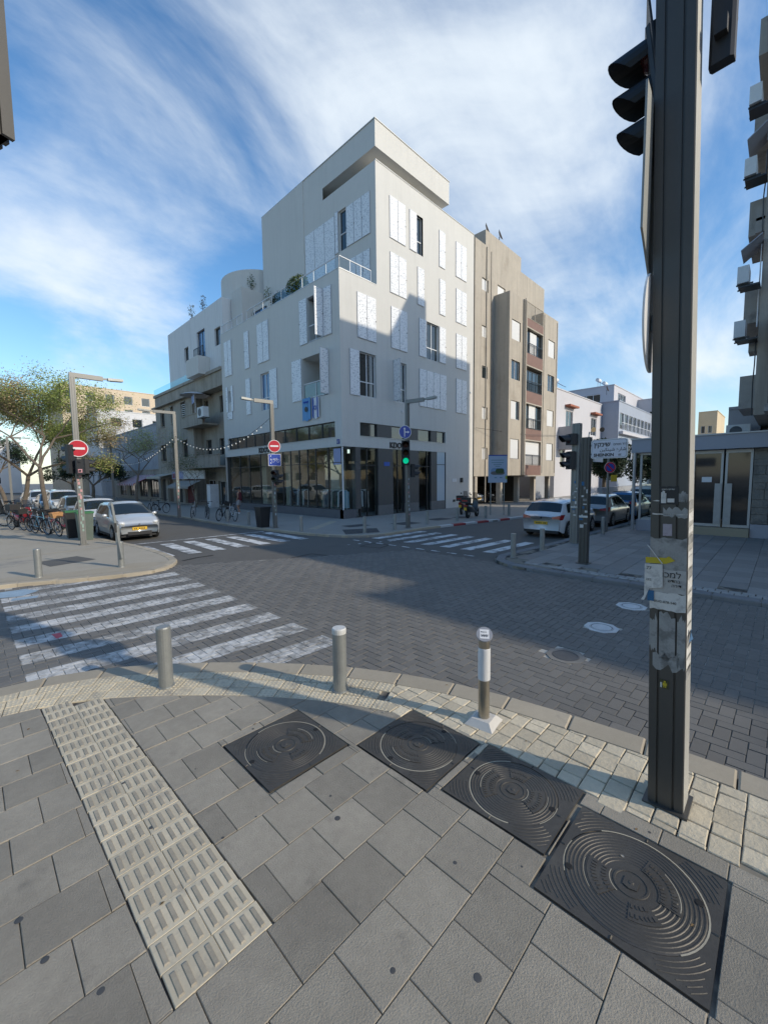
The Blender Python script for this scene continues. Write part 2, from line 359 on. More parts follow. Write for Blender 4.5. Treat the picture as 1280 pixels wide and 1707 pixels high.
class Curve:
    def __init__(s,pts):
        s.p=pts; s.c=[0]
        for a,b in zip(pts,pts[1:]): s.c.append(s.c[-1]+math.hypot(b[0]-a[0],b[1]-a[1]))
        s.len=s.c[-1]
    def at(s,t,off=0): # off to the LEFT of travel
        t=min(max(t,0),s.len-1e-6); i=max(0,next(k for k in range(len(s.c)) if s.c[k]>t)-1)
        a,b=s.p[i],s.p[i+1]; l=s.c[i+1]-s.c[i]; u=(t-s.c[i])/l; x=a[0]+(b[0]-a[0])*u; y=a[1]+(b[1]-a[1])*u
        def tg(k):
            k=min(max(k,0),len(s.p)-2); p,q=s.p[k],s.p[k+1]; d=math.hypot(q[0]-p[0],q[1]-p[1]) or 1; return ((q[0]-p[0])/d,(q[1]-p[1])/d)
        t0=tg(i); t1=tg(i-1) if u<.5 else tg(i+1); w=abs(u-.5); tx=t0[0]*(1-w)+t1[0]*w; ty=t0[1]*(1-w)+t1[1]*w; d=math.hypot(tx,ty) or 1
        return (x-ty/d*off,y+tx/d*off)
    def off(s,o,step=.4):
        n=max(2,int(s.len/step)); return [s.at(s.len*k/n,o) for k in range(n+1)]
    def quad(s,a,b,o0,o1): return [s.at(a,o0),s.at(b,o0),s.at(b,o1),s.at(a,o1)]
def kerb(cur,width,parent,m,zt,th,seg=.62,limit=120,s0=0,s1=None,mf=None,h=0):
    s1=s1 or cur.len; t=s0; polys=[]; k=0
    while t<s1-.02:
        e=min(t+seg*random.uniform(.96,1.04),s1); q=cur.quad(t,e,0,width); polys.append(q); t=e
    for i,q in enumerate(polys):
        if i<limit:
            mb=MB(); slab(mb,q,zt,th,gap=.004,ch=.012); mb.build('kerbstone',mf(i) if mf else m,parent)
    rest=MB()
    for q in polys[limit:]: slab(rest,q,zt,th,gap=.004,ch=.012)
    if rest.f: rest.build('kerbstone',m,parent,kind='stuff')
# near pavement: travel from south up the kerb and round to the west; pavement lies to the LEFT
KN=smooth_line([(4.16,-14),(4.12,-6),(4.1,-2),(4.08,0),(4.03,.8),(3.92,1.6),(3.76,2.35),(3.5,3.05),(3.15,3.72),(2.7,4.35),(2.2,4.93),(1.72,5.4),(1.2,5.82),(.62,6.1),(.05,6.22),(-1,6.28),(-4,6.3),(-14,6.3)],4)
CN=Curve(KN); inner=CN.off(.27,.3)
near=sheet('near_pavement',inner+[(-14,-14)],-.014,m_mortar)
kerb(CN,.265,near,m_kerb,-.002,.12,.62,limit=70)
def s_of(C,x,y): return min(range(int(C.len*20)),key=lambda k:math.hypot(C.at(k/20,.27)[0]-x,C.at(k/20,.27)[1]-y))/20
# blister slabs, three rows behind the kerb
sA=s_of(CN,3.28,3.02); sB=s_of(CN,-1.6,6)
bl=[]; 
for r in range(3):
    t=sA+(r%2)*.1-.1*(r==2); o0=.27+r*.178
    while t<sB:
        e=t+.205; bl.append(CN.quad(t,e,o0+.002,o0+.176)); t=e
for q in bl:
    mb=MB(); slab(mb,q,0,.03,gap=.0035,ch=.003,jit=.0015)
    for i in range(4):
        for j in range(4):
            u=(i+.5)/4; v=(j+.5)/4; x=(q[0][0]*(1-u)+q[1][0]*u)*(1-v)+(q[3][0]*(1-u)+q[2][0]*u)*v; y=(q[0][1]*(1-u)+q[1][1]*u)*(1-v)+(q[3][1]*(1-u)+q[2][1]*u)*v
            mb.lathe([(.014,0),(.012,.004),(.006,.0055)],c=(x,y,-.001),n=6)
    mb.build('blister_paver',m_tact,near)
bandin=[CN.at(s,.27+3*.178) for s in np.arange(sA-.25,sB+8,.22)]
# grey pavers
Z0=1.79
def lx(y): return .49-.027*(y-1.8)
holes=[(1.41,2.585,2.185,3.375),(2.215,1.765,2.975,2.545),(2.305,.925,3.02,1.715),(2.07,.105,2.88,.92)]
conv=[(3.02,-8),(3.02,1.0),(3.0,2.2)]+[p for p in bandin if p[0]<3.0]+[(-14,-8)]
conv=[p for i,p in enumerate(conv) if i==0 or math.hypot(p[0]-conv[i-1][0],p[1]-conv[i-1][1])>.02]
pv=[]
for k in range(-11,13):
    y0=2.13+.3345*k; y1=y0+.3345; ox=.93+(.176 if k%2 else 0)
    for j in range(-20,8):
        x0=ox+.352*j; rs=[(x0,y0,x0+.352,y1)]
        if x0>3.0 or x0<-4: continue
        for h in holes: rs=[q for r in rs for q in rsub(r,h)]
        out=[]
        for r in rs: # cut round the oblique tactile strip
            if r[3]>Z0 and r[0]<1.0 and r[2]>.3:
                if r[1]<Z0: out.append([(r[0],r[1]),(r[2],r[1]),(r[2],Z0),(r[0],Z0)]); r=(r[0],Z0,r[2],r[3])
                P4=[(r[0],r[1]),(r[2],r[1]),(r[2],r[3]),(r[0],r[3])]
                out.append(clip(P4,(lx(0)-.005,0),(lx(6)-.005,6))); out.append(clip(P4,(lx(6)+.485,6),(lx(0)+.485,0)))
            else: out.append([(r[0],r[1]),(r[2],r[1]),(r[2],r[3]),(r[0],r[3])])
        for p in out:
            if len(p)>=3:
                p=clipc(p,conv)
                if p: pv.append(p)
pieces(pv,'grey_paver',m_pav,near,0,.03,limit=290,gap=.0022,ch=.0035,jit=.002)
# tactile strip
def tactile_mesh():
    mb=MB(); slab(mb,[(0,0),(.238,0),(.238,.175),(0,.175)],0,.03,gap=.0012,ch=.003); nf=len(mb.f)
    for i in range(4):
        x=.037+i*.054; 
        vs=[(x-.014,.022,-.001),(x+.014,.022,-.001),(x+.014,.152,-.001),(x-.014,.152,-.001),(x-.010,.030,.006),(x+.010,.030,.006),(x+.010,.144,.006),(x-.010,.144,.006)]; mb.hexa(vs)
    me=mb.mesh('tactile_paver',m_tact); me.materials.append(m_rib)
    for p in me.polygons: p.material_index=0 if p.index<nf else 1
    return me
tm=tactile_mesh()
for r in range(20):
    y=Z0+.175*r
    for c in (0,1):
        x=lx(y)+.238*c
        top=next((q for q in [1]),0)
        lim=min((p[1] for p in bandin if abs(p[0]-x-.12)<.15),default=5)
        if y+.12>lim: continue
        o=link('tactile_paver',tm,near,(x,y,random.uniform(-.001,.0015)),rz=random.uniform(-.006,.006))
# tumbled stones
edge=[CN.at(s,.27) for s in np.arange(s_of(CN,3.8,-3),sA+.02,.25)]
sp=[(2.955,-3)]+edge+[CN.at(sA,.27+.54),(2.68,2.62),(2.955,2.56)]
sp=[(3.03,-3)]+edge+[CN.at(sA-.02,.27+.54)]
conv2=sp
st=[]; y=-2.9
while y<3.1:
    h=random.uniform(.135,.165); x=2.55+random.uniform(0,.1)
    while x<4:
        w=random.choice([.12,.15,.17,.2,.22])*random.uniform(.92,1.08); j=.008
        rs=[(x,y,x+w,y+h)]
        for hh in holes: rs=[q for r in rs for q in rsub(r,hh)]
        for r in rs:
            if r[2]<3.0 and not (r[1]>1.7 and r[0]>2.62): continue
            if r[0]<2.885 and r[1]<.1: continue
            rr=random.uniform
            st.append([(r[0]+rr(-j,j)*.5,r[1]+rr(-j,j)*.5),(r[2]+rr(-j,j)*.5,r[1]+rr(-j,j)*.5),(r[2]+rr(-j,j)*.5,r[3]+rr(-j,j)*.5),(r[0]+rr(-j,j)*.5,r[3]+rr(-j,j)*.5)])
        x+=w
    y+=h
eL=CN.off(.272,.25)
def cut_right(p):
    # keep what lies inside the kerb and outside the blister band
    for i in range(len(eL)-1):
        a,b=eL[i],eL[i+1]
        if a[1]>-3.5 and a[1]<3.4: p=clip(p,a,b)
        if len(p)<3: return []
    a=CN.at(sA,.27); b=CN.at(sA,.27+.56); return clip(p,a,b) if len(p)>2 else []
st2=[]
for p in st:
    c=(sum(q[0] for q in p)/4,sum(q[1] for q in p)/4)
    if c[0]<3.03 and c[1]<1.7: p=clip(p,(3.03,1),(3.03,0)) if len(p)>2 else p
    p=cut_right(p) if len(p)>2 else []
    if len(p)>2: st2.append(p)
pieces(st2,'tumbled_stone',m_sand,near,.001,.03,limit=295,gap=.0035,ch=.006,jit=.003,rough=.002)
# chewing gum spots
gm=mat('old_gum',(.07,.07,.07),.7)
GUM=[(random.uniform(-1,3),random.uniform(.4,4.6),random.uniform(.006,.013)) for _ in range(34)]
for x,y,r in [g_ for g_ in GUM if not any(h[0]-.02<g_[0]<h[1+1]+.02 and h[1]-.02<g_[1]<h[3]+.02 for h in holes) and not (lx(g_[1])-.02<g_[0]<lx(g_[1])+.5)]+[(1.62,2.06,.02),(1.71,2.25,.011),(.05,2.77,.02),(.12,2.44,.018),(.0,2.2,.016),(.28,2.1,.017),(1.25,1.2,.014),(1.5,.9,.02),(.7,2.6+.9,.012),(.72,2.9,.015),(.9,3.9,.012),(1.9,1.3,.013),(.2,1.7,.02),(-.2,2.2,.02),(.35,1.35,.016)]:
    mb=MB(); mb.lathe([(r,.0012),(r*.8,.0024),(r*.3,.0028)],c=(x,y,0),n=11); o=mb.build('chewing_gum_spot',gm,near)
for k in range(26):
    x,y=random.uniform(-.5,3.6),random.uniform(.6,5.0)
    if random.random()<.5: x,y=random.uniform(2.4,3.7),random.uniform(-.2,3.2)
    a=random.uniform(0,6.3); r=random.uniform(.008,.02); mb=MB(); c_,s_=math.cos(a)*r,math.sin(a)*r
    mb.add([(x-c_,y-s_,.003),(x+s_*.5,y-c_*.5,.006),(x+c_,y+s_,.004),(x-s_*.5,y+c_*.5,.009)],[(0,1,2,3)]); mb.build('fallen_leaf',mat('fallen_leaf_%d'%(k%2),((.16,.10,.04),(.32,.30,.26))[k%2],.8),near)
# ---------------- herringbone road
def inpoly(x,y,P):
    c=False; n=len(P)
    for i in range(n):
        a,b=P[i],P[(i+1)%n]
        if (a[1]>y)!=(b[1]>y) and x<(b[0]-a[0])*(y-a[1])/(b[1]-a[1])+a[0]: c=not c
    return c
KL=smooth_line([(-12,14.2),(-6,13.5),(.42,12.5),(1.42,12.05),(2.6,11.62),(3.3,11.55),(3.85,11.95),(4.25,12.8),(4.33,14.5),(4.15,17),(3.85,18.8),(3.75,22),(3.6,40),(3.4,120)],4)
CL=Curve(list(reversed(KL)))      # pavement to the LEFT when going south then west ... travel reversed
KR=smooth_line([(9.85,-20),(9.85,-5),(9.85,0),(9.78,2.8),(9.8,4.6),(10.0,5.35),(10.5,5.85),(11.3,5.92),(13,5.78),(16,5.62),(30,5.3),(70,4.6)],4)
KF=smooth_line([(9.0,110),(9.1,60),(9.35,31.5),(9.6,28),(9.4,21.7),(9.75,17),(10.05,14.4),(10.5,12.9),(11.2,12.05),(12.2,11.75),(14.5,11.78),(16.1,11.6),(19,11.2),(22.3,10.77),(40,9.9),(80,8.6)],4)
PN=[CN.at(CN.len*k/60,-.01) for k in range(61)]+[(-14,-14)]
PL=KL+[(-12,120)]; PR=KR+[(70,-20)]; PF=KF+[(80,110)]
cell=.121; pol=[]
ix0,ix1=int(-5/cell),int(10.2/cell)
for i in range(ix0,ix1):
    for j in range(int(-7/cell),int(13/cell)):
        r=(i-j)%4
        if r==0: q=(i,j,i+2,j+1)
        elif r==3: q=(i,j,i+1,j+2)
        else: continue
        x0,y0,x1,y1=[v*cell for v in q]; mx_,my_=(x0+x1)/2,(y0+y1)/2
        if mx_<-5 or (my_>12.3-max(0,mx_-3.6)*.55) or (mx_>7 and my_<-4): continue
        if inpoly(mx_,my_,PN) or inpoly(mx_,my_,PL) or inpoly(mx_,my_,PR): continue
        if any(math.hypot(mx_-a,my_-b)<.215 for a,b in ((8.33,1.89),(6.84,1.95),(5.42,1.97))): continue
        pol.append([(x0,y0),(x1,y0),(x1,y1),(x0,y1)])
sb=[(-5,-7),(9.9,-7),(9.9,8.5),(4.5,12.0),(3.3,12.6),(-5,13.6)]
struct(sheet('road_joint_bed',sb,-.0865,m_joint))
pieces(pol,'paving_brick',m_brick,road,-.078,.02,limit=300,gap=.0048,ch=.0025,jit=.0016)
print('bricks',len(pol),'pavers',len(pv),'stones',len(st2))
# ---------------- other pavements
def pavement(name,K,extra,m,z=0.0): return sheet(name,K+extra,z,m)
left=struct(MB().prism(list(reversed(KL))[::-1]+[(-12,120)],-.09,-.006).build('left_pavement',m_slabL))
far=struct(MB().prism(KF+[(80,110)],-.09,-.006).build('far_pavement',m_slabF))
right=struct(MB().prism(KR+[(70,-20)],-.09,-.014).build('right_pavement',m_mortar))
def kerb2(C,w,parent,m,limit,s0,s1,seg=.7,mf=None,zt=.004):
    t=s0;k=0;rest=MB();sg=-1 if w<0 else 1
    while t<s1:
        e=t+seg; q=C.quad(t,e,-.016*sg,w); mm=mf(C.at(t)) if mf else m
        if k<limit: mb=MB(); slab(mb,q,zt,.1,gap=.004,ch=.018); mb.build('kerbstone',mm,parent)
        else: slab(rest,q,zt,.1,gap=.004,ch=.018)
        t=e;k+=1
    if rest.f: rest.build('kerbstone',m,parent,kind='stuff')
CLf=Curve(KL); cr=Curve(KR); cf=Curve(KF)
kerb2(CLf,.2,left,m_kerb,70,CLf.len-125,CLf.len-80)
kerb2(cr,-.24,right,m_kerbd,45,16,60)
def redf(p): return (m_red if int(p[0]/1.0)%2==0 else m_kw) if p[0]>15.4 and p[1]<14 else m_kerb
kerb2(cf,.2,far,m_kerb,90,60,130,1.0 if 0 else .9,redf)
# right pavement tiles
conv3=[(60,-12),(60,4.6),(30,5.04),(16,5.36),(13,5.5),(11.3,5.62),(10.7,5.55),(10.3,5.2),(10.1,4.5),(10.06,2.8),(10.12,0),(10.12,-12)]
tp=[]
for k in range(-14,14):
    y0=.43+.45*k-.45; row=k%2
    for j in range(0,60):
        x0=10.45+.62*j+(.31 if row else 0); p=[(x0,y0),(x0+.62,y0),(x0+.62,y0+.45),(x0,y0+.45)]
        if x0>29 or (x0>19.7 and y0<3.9): continue
        p=clipc(p,conv3)
        if p: tp.append(p)
pieces(tp,'pavement_tile',m_pavR,right,0,.03,limit=290,gap=.004,ch=.004,jit=.002)
sm=[]
for k in range(-30,26):   # small setts along its kerb
    for j in range(2):
        p=[(10.1+.17*j,.2*k+.1*j),(10.26+.17*j,.2*k+.1*j),(10.26+.17*j,.2*k+.19+.1*j),(10.1+.17*j,.2*k+.19+.1*j)]
        p=clipc(p,[(11,-12),(11,4.6),(10.3,4.9),(10.06,2.8),(10.12,0),(10.12,-12)])
        if p: sm.append(p)
pieces(sm,'kerb_sett',mat('pale_sett',(.33,.32,.3),.8,n=(4,.2),rnd=.14),right,0.003,.03,limit=120,gap=.004,ch=.006,jit=.003)
# slabs of the left pavement corner: light band and grey flags
for pts,mm in (([(-6,16.2),(3.9,16.9),(3.9,17.2),(-6,16.5)],m_kerb),([(1.5,14.2),(2.6,14.5),(2.3,15.6),(1.3,15.3)],m_asph),([(-6,12.6+.9),(.4,12.85),(1.6,12.3),(3.2,11.85),(3.9,12.5),(3.2,13.0),(2.0,12.9),(1.0,13.3),(-6,14)],m_kerb)):
    mb=MB(); mb.add([(x,y,-.0015) for x,y in pts],[tuple(range(len(pts)))]); mb.build('paving_band',mm,left)
for pts in ([(10.9,12.9),(12.3,12.3),(13.2,13.4),(11.8,14.2)],[(14.9,13.2),(16.2,13.1),(16.2,14.1),(14.9,14.2)],[(17.6,13.2),(18.9,13.1),(18.9,14.0),(17.6,14.1)],[(12.6,14.6),(13.8,14.4),(13.9,15.2),(12.7,15.4)],[(19.5,12.9),(20.5,12.9),(20.4,13.6),(19.4,13.6)]):
    mb=MB(); mb.add([(x,y,-.0015) for x,y in pts],[(0,1,2,3)]); mb.build('cover_plate',mat('dark_cover',(.07,.07,.07),.7,n=(5,.3)),far)
pl_=[(11.1,15.2),(14.0,17.2),(13.8,17.6),(10.9,15.6)]; mb=MB(); mb.add([(x,y,-.0015) for x,y in pl_],[(0,1,2,3)]); mb.build('paving_band',m_kerb,far)
# ---------------- crossings on the asphalt
def stripe(pts,name='crossing_stripe'):
    mb=MB(); mb.add([(x,y,-.0815) for x,y in pts],[tuple(range(len(pts)))]); mb.build(name,m_white,road)
for k,x in enumerate((4.12,4.95,5.77,6.6,7.45,8.27,9.1)):
    stripe([(x,13.78-.03*k),(x+.42,13.7-.03*k),(x+.46,16.55),(x+.04,16.65)])
stripe([(4.05,17.35),(9.5,16.95),(9.5,17.1),(4.05,17.5)],'stop_line')
for k in range(8):
    y=6.42+.815*k; stripe([(11.45-.03*k,y+.0),(14.15,y-.12),(14.15,y+.24),(11.38-.03*k,y+.38)])
for k in range(9): stripe([(10.55-.02*k,6.6+.62*k),(10.65-.02*k,6.6+.62*k),(10.65-.02*k,6.95+.62*k),(10.55-.02*k,6.95+.62*k)],'lane_dash')
for k in range(5): stripe([(9.5+.4*k,11.1-.14*k),(9.62+.4*k,11.1-.14*k),(9.62+.4*k,11.2-.14*k),(9.5+.4*k,11.2-.14*k)],'lane_dash')
# ---------------- iron covers in the near pavement
def cover(x0,y0,w,d,ang,label):
    t=thing('manhole_cover',label,'manhole cover',(x0+w/2,y0+d/2,0),0,'square cast iron manhole covers in the near pavement')
    mb=MB(); a,b=w/2-.006,d/2-.006; Rr=min(w,d)*.445
    n=48; ring=[(Rr*math.cos(2*math.pi*i/n),Rr*math.sin(2*math.pi*i/n)) for i in range(n)]
    sq=[]
    for x,y in ring:
        s=1/max(abs(x)/a,abs(y)/b); sq.append((x*s,y*s))
    for cxs in (1,-1):
        for cys in (1,-1):
            i=min(range(n),key=lambda k:math.hypot(sq[k][0]-a*cxs,sq[k][1]-b*cys)); sq[i]=(a*cxs,b*cys)
    mb.add([(x,y,.002) for x,y in ring]+[(x,y,.002) for x,y in sq]+[(x,y,-.012) for x,y in sq],[(i,(i+1)%n,n+(i+1)%n,n+i) for i in range(n)]+[(n+i,n+(i+1)%n,2*n+(i+1)%n,2*n+i) for i in range(n)])
    # raised arcs in the corners
    for q in range(4):
        for k in range(6):
            r=Rr+.022+k*.024; pts=[]
            for s in range(9):
                th=ang+q*math.pi/2+math.pi/4-ang+(s-4)*.075; x,y=r*math.cos(th),r*math.sin(th)
                if abs(x)<a-.012 and abs(y)<b-.012: pts.append((x,y,.004))
            for p,qq in zip(pts,pts[1:]): mb.tube((p[0],p[1],.0025),(qq[0],qq[1],.0025),.0028,.0028,4,False)
    for k in range(4): # short hyphens on the four sides
        th=k*math.pi/2; c,s=math.cos(th),math.sin(th); 
        mb.tube((c*(Rr+.012),s*(Rr+.012),.004),(c*(Rr+.035),s*(Rr+.035),.004),.005,.005,4)
    mb.build('frame',m_iron,t)
    lid=MB(); prof=[(Rr-.004,-.01),(Rr-.004,.0)]
    r=Rr-.012
    while r>Rr*.42: prof+=[(r,.0025),(r-.003,.0052),(r-.008,.0052),(r-.011,.0025)]; r-=.021
    prof+=[(r,.003),(.09,.003),(.088,.007),(.078,.007),(.076,.003),(.001,.003)]
    lid.lathe(prof,n=56,caps=False)
    Lo=lid.build('lid',m_iron,t)
    # sector plates with worn lettering and a crest
    pl_=MB()
    def sector(t0,t1,r0,r1,z):
        m=10; vs=[];fs=[]
        for k in range(m+1):
            th=t0+(t1-t0)*k/m; vs+=[(r0*math.cos(th),r0*math.sin(th),z),(r1*math.cos(th),r1*math.sin(th),z),(r0*math.cos(th),r0*math.sin(th),0),(r1*math.cos(th),r1*math.sin(th),0)]
        for k in range(m): b=4*k; fs+=[(b,b+1,b+5,b+4),(b+1,b+3,b+7,b+5),(b+2,b,b+4,b+6)]
        fs+=[(0,2,3,1),(4*m,4*m+1,4*m+3,4*m+2)]; pl_.add(vs,fs)
    for t0,t1,r0,r1 in ((.35,1.5,.11,.225),(2.2,2.95,.12,.225),(3.5,5.0,.13,.235)):
        sector(ang+t0,ang+t1,r0,r1,.0072)
        for rr in ((r0+r1)/2+.022,(r0+r1)/2-.03):
            th=ang+t0+.09
            while th<ang+t1-.09:
                c,s=math.cos(th),math.sin(th); hw=random.choice((.004,.006,.007)); hh=.012
                pl_.hexa([(rr*c+s*u+c*v,rr*s-c*u+s*v,z) for z in (.007,.0105) for u,v in ((-hw,-hh),(hw,-hh),(hw,hh*random.choice((1,.3))),(-hw,hh))]); th+=.022/rr
    pl_.prism([(.03,-.035),(.042,0),(.03,.036),(-.03,.036),(-.042,0),(-.03,-.035)],.003,.009); pl_.lathe([(.018,.008),(.01,.013)],n=6)
    pl_.build('raised_lettering_plate',m_iron,t)
    g=MB()
    def arc(r,t0,t1,wd,zz=.0062):
        m=max(3,int((t1-t0)/.12)); vs=[(rr*math.cos(t0+(t1-t0)*k/m),rr*math.sin(t0+(t1-t0)*k/m),zz) for k in range(m+1) for rr in (r,r+wd)]
        g.add(vs,[(2*k,2*k+1,2*k+3,2*k+2) for k in range(m)])
    arc(Rr-.006,ang+2.9,ang+5.9,.008,.003); arc(Rr-.006,ang+.3,ang+1.0,.005,.003); arc(.105,ang+.3,ang+1.6,.004,.0074); arc(.228,ang+3.6,ang+4.6,.004,.0074); arc(.24,ang+.5,ang+1.3,.003,.0058)
    g.build('sand_filled_groove',m_ironl,t)
    for th in (ang+.9,ang+.9+math.pi): k=MB(); c,s=math.cos(th)*(Rr-.03),math.sin(th)*(Rr-.03); k.lathe([(.022,.0058),(.018,.0072),(.004,.0070)],c=(c,s,0),n=10); k.build('lifting_slot',mat('slot_black',(.012,.012,.012),.8),t)
    return t
cover(1.42,2.6,.76,.77,2.2,'square iron manhole cover farthest left, under the leftmost part of the row of four')
cover(2.225,1.775,.74,.76,5.2,'second manhole cover from the left, just in front of the stainless bollard')
cover(2.315,.935,.70,.77,3.9,'third manhole cover from the left, with pale sand round its sector plates')
cover(2.08,.115,.79,.79,1.1,'largest looking, nearest manhole cover beside the foot of the big pole')
# hatches in the road
mh=mat('hatch_iron',(.10,.10,.10),.5,metal=.3,n=(6,.3)); mhp=mat('hatch_white_paint',(.62,.62,.6),.7,n=(7,.25))
for i,(x,y,lab) in enumerate(((8.33,1.89,'white painted octagonal hatch in the road, farthest of the three'),(6.84,1.95,'white painted octagonal hatch in the road, middle of the three'),(5.42,1.97,'bare grey octagonal hatch in the road, nearest of the three'))):
    t=thing('road_hatch',lab,'hatch',(x,y,-.08),0,'octagonal hatches in the roadway')
    oc=[(.25*math.cos(R(22.5+45*k)),.25*math.sin(R(22.5+45*k))) for k in range(8)]
    MB().prism(oc,-.01,.006).build('surround',mhp if i<2 else mat('hatch_surround',(.20,.19,.17),.8,n=(6,.3)),t)
    b=MB(); b.lathe([(.165,.004),(.165,.009),(.155,.012),(.148,.008),(.001,.009)],n=24); b.build('lid',mh if i==2 else mhp,t)
    b=MB(); b.lathe([(.170,.0065),(.166,.0075),(.148,.0125),(.142,.0095)],n=24,caps=False); b.build('seal_ring',mh,t)
# drain cracks in the asphalt
mb=MB()
def crack(pts,w=.05):
    for a,b in zip(pts,pts[1:]):
        d=Vector((b[0]-a[0],b[1]-a[1])).normalized()*w; mb.add([(a[0]-d.y,a[1]+d.x,-.0838),(a[0]+d.y,a[1]-d.x,-.0838),(b[0]+d.y,b[1]-d.x,-.0838),(b[0]-d.y,b[1]+d.x,-.0838)],[(0,1,2,3)])
crack([(7.8,8.6),(8.6,8.5),(9.1,8.3),(10.4,8.2)],.03); crack([(4.4,12.7),(4.9,12.9),(5.4,12.9)],.06); crack([(9.6,10.6),(10.3,10.7),(10.5,10.0),(9.8,9.8),(9.6,10.6)],.025); crack([(6.8,10.6),(7.6,10.7),(7.8,10.0),(7.0,9.9),(6.8,10.6)],.025)
mb.build('asphalt_seam',mat('seam',(.035,.035,.035),.9),road)

for pts,c,nm in (([(.2,11.5),(.7,11.3),(1.0,11.6),(.8,12.0),(.3,12.05)],(.30,.40,.48),'blue_paint_patch'),([(.5,11.0),(.9,10.9),(.95,11.1),(.55,11.2)],(.30,.40,.48),'blue_paint_patch'),([(*G(85,1050),),(*G(100,1047),),(*G(104,1053),),(*G(94,1057),)],(.62,.12,.14),'pink_paint_mark')):
    mb=MB(); mb.add([(x,y,-.0745) for x,y in pts],[tuple(range(len(pts)))]); mb.build(nm,mat(nm,c,.8,n=(6,.3)),road)
# ---------------- building materials
m_ren=mat('white_render',(.62,.605,.565),.9,n=(.35,.05),bump=(60,.003),stain=(.3,.66,(.53,.505,.46),.5),streak=(.06,.5))
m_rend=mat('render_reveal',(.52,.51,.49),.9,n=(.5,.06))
m_wfr=mat('white_frame',(.72,.73,.74),.45); m_dfr=mat('dark_frame',(.04,.042,.045),.4,metal=.3)
m_glass=mat('window_glass',(.025,.035,.04),.04,spec=.9,n=(.6,.25)); m_glassb=mat('blue_window_glass',(.05,.13,.27),.05,spec=.9)
m_cglass=clear_glass('shop_glass',(.86,.92,.9),.05)
m_pier=mat('dark_metal_cladding',(.085,.082,.08),.55,n=(.6,.08)); m_plinth=mat('grey_plinth_stone',(.12,.12,.13),.6,n=(2,.2)); m_pierl=mat('pier_base_stone',(.17,.165,.16),.7,n=(2,.15))
m_flash=mat('metal_coping',(.5,.5,.48),.5,metal=.4)
def shutter_mat():
    m=mat('perforated_shutter',(.80,.81,.82),.5); t=m.node_tree; lk=t.links; b=t.nodes['Principled BSDF']
    g=t.nodes.new('ShaderNodeNewGeometry'); mp=t.nodes.new('ShaderNodeMapping'); lk.new(g.outputs['Position'],mp.inputs[0]); mp.inputs['Rotation'].default_value=(R(38),R(38),0); mp.inputs['Scale'].default_value=(5,5,15)
    v=t.nodes.new('ShaderNodeTexVoronoi'); lk.new(mp.outputs[0],v.inputs[0]); v.inputs['Scale'].default_value=1.15
    n=t.nodes.new('ShaderNodeTexNoise'); lk.new(g.outputs['Position'],n.inputs[0]); n.inputs['Scale'].default_value=5
    r=t.nodes.new('ShaderNodeMapRange'); lk.new(v.outputs['Distance'],r.inputs[0]); r.inputs[1].default_value=.22; r.inputs[2].default_value=.40; r.inputs[3].default_value=1; r.inputs[4].default_value=0
    mi=t.nodes.new('ShaderNodeMix'); mi.data_type='RGBA'; lk.new(r.outputs[0],mi.inputs[0]); mi.inputs[6].default_value=(.80,.81,.82,1); mi.inputs[7].default_value=(.42,.44,.47,1); lk.new(mi.outputs[2],b.inputs['Base Color']); return m
m_shut=shutter_mat(); m_shfr=mat('shutter_edge',(.55,.56,.58),.5,metal=.2)
def shutter(root,pl,u0,u1,z0,z1,d=.012,n=1):
    """n closed leaves; each leaf is a perforated panel in a thin metal rim"""
    w=(u1-u0)/n
    for k in range(n):
        a,b=u0+k*w+.012,u0+(k+1)*w-.012
        mb=MB(); pl.box(mb,a,b,z0,z1,d,d+.035); s=mb.build('shutter',m_shfr,root)
        mb=MB(); pl.box(mb,a+.02,b-.02,z0+.02,z1-.02,d+.036,d+.041); mb.build('perforated_panel',m_shut,s)
        mb=MB(); pl.box(mb,b-.045,b-.015,(z0+z1)/2-.09,(z0+z1)/2-.03,d+.042,d+.06); mb.build('latch',m_dfr,s)
def shutter_out(root,pl,u,z0,z1,w=.72,side=1):
    """leaf folded out square to the wall"""
    mb=MB(); pl.box(mb,u,u+.04,z0,z1,.02,w); s=mb.build('shutter',m_shfr,root)
    mb=MB(); pl.box(mb,u-.004,u-.001,z0+.03,z1-.03,.05,w-.03); pl.box(mb,u+.041,u+.045,z0+.03,z1-.03,.05,w-.03); mb.build('perforated_panel',m_shut,s,kind=None)
# ================= white corner building
B=thing('corner_building','white rendered corner building with perforated shutters, shop windows and a floating roof slab','building',(15,17.9,0),world=True)
PLl=Pl((15,0,0),(0,1,0),(-1,0,0)); PRr=Pl((0,17.9,0),(1,0,0),(0,-1,0)); PPl=Pl((17.9,0,0),(0,1,0),(-1,0,0))
def revealbox(pl,root,u0,u1,z0,z1,d,m,name='reveal_back'):
    mb=MB(); mb.quad(pl.p(u0,z0,-d),pl.p(u1,z0,-d),pl.p(u1,z1,-d),pl.p(u0,z1,-d)); return mb.build(name,m,root)
HL=[(25.42,26.62,7.1,9.62,.2),(19.02,21.55,7.14,9.62,1.5),(19.45,20.84,10.42,13.0,1.3),(31.15,31.6,8.3,9.2,.2),(18.5,32.0,4.66,5.56,.22)]
SL=[(18.12,31.9,.52,4.06,.12)]
wl=MB(); PLl.wall(wl,18.04,32.6,4.1,13.7,[h for h in HL],.2); PLl.wall(wl,17.9,18.04,4.1,13.7)
HR=[(21.62,22.27,16.88,19.28,.22),(22.6,24.0,10.4,12.86,.22),(16.42,17.76,7.1,9.62,.22),(19.32,20.52,7.14,9.62,.22),(16.38,24.8,4.78,5.57,.2)]
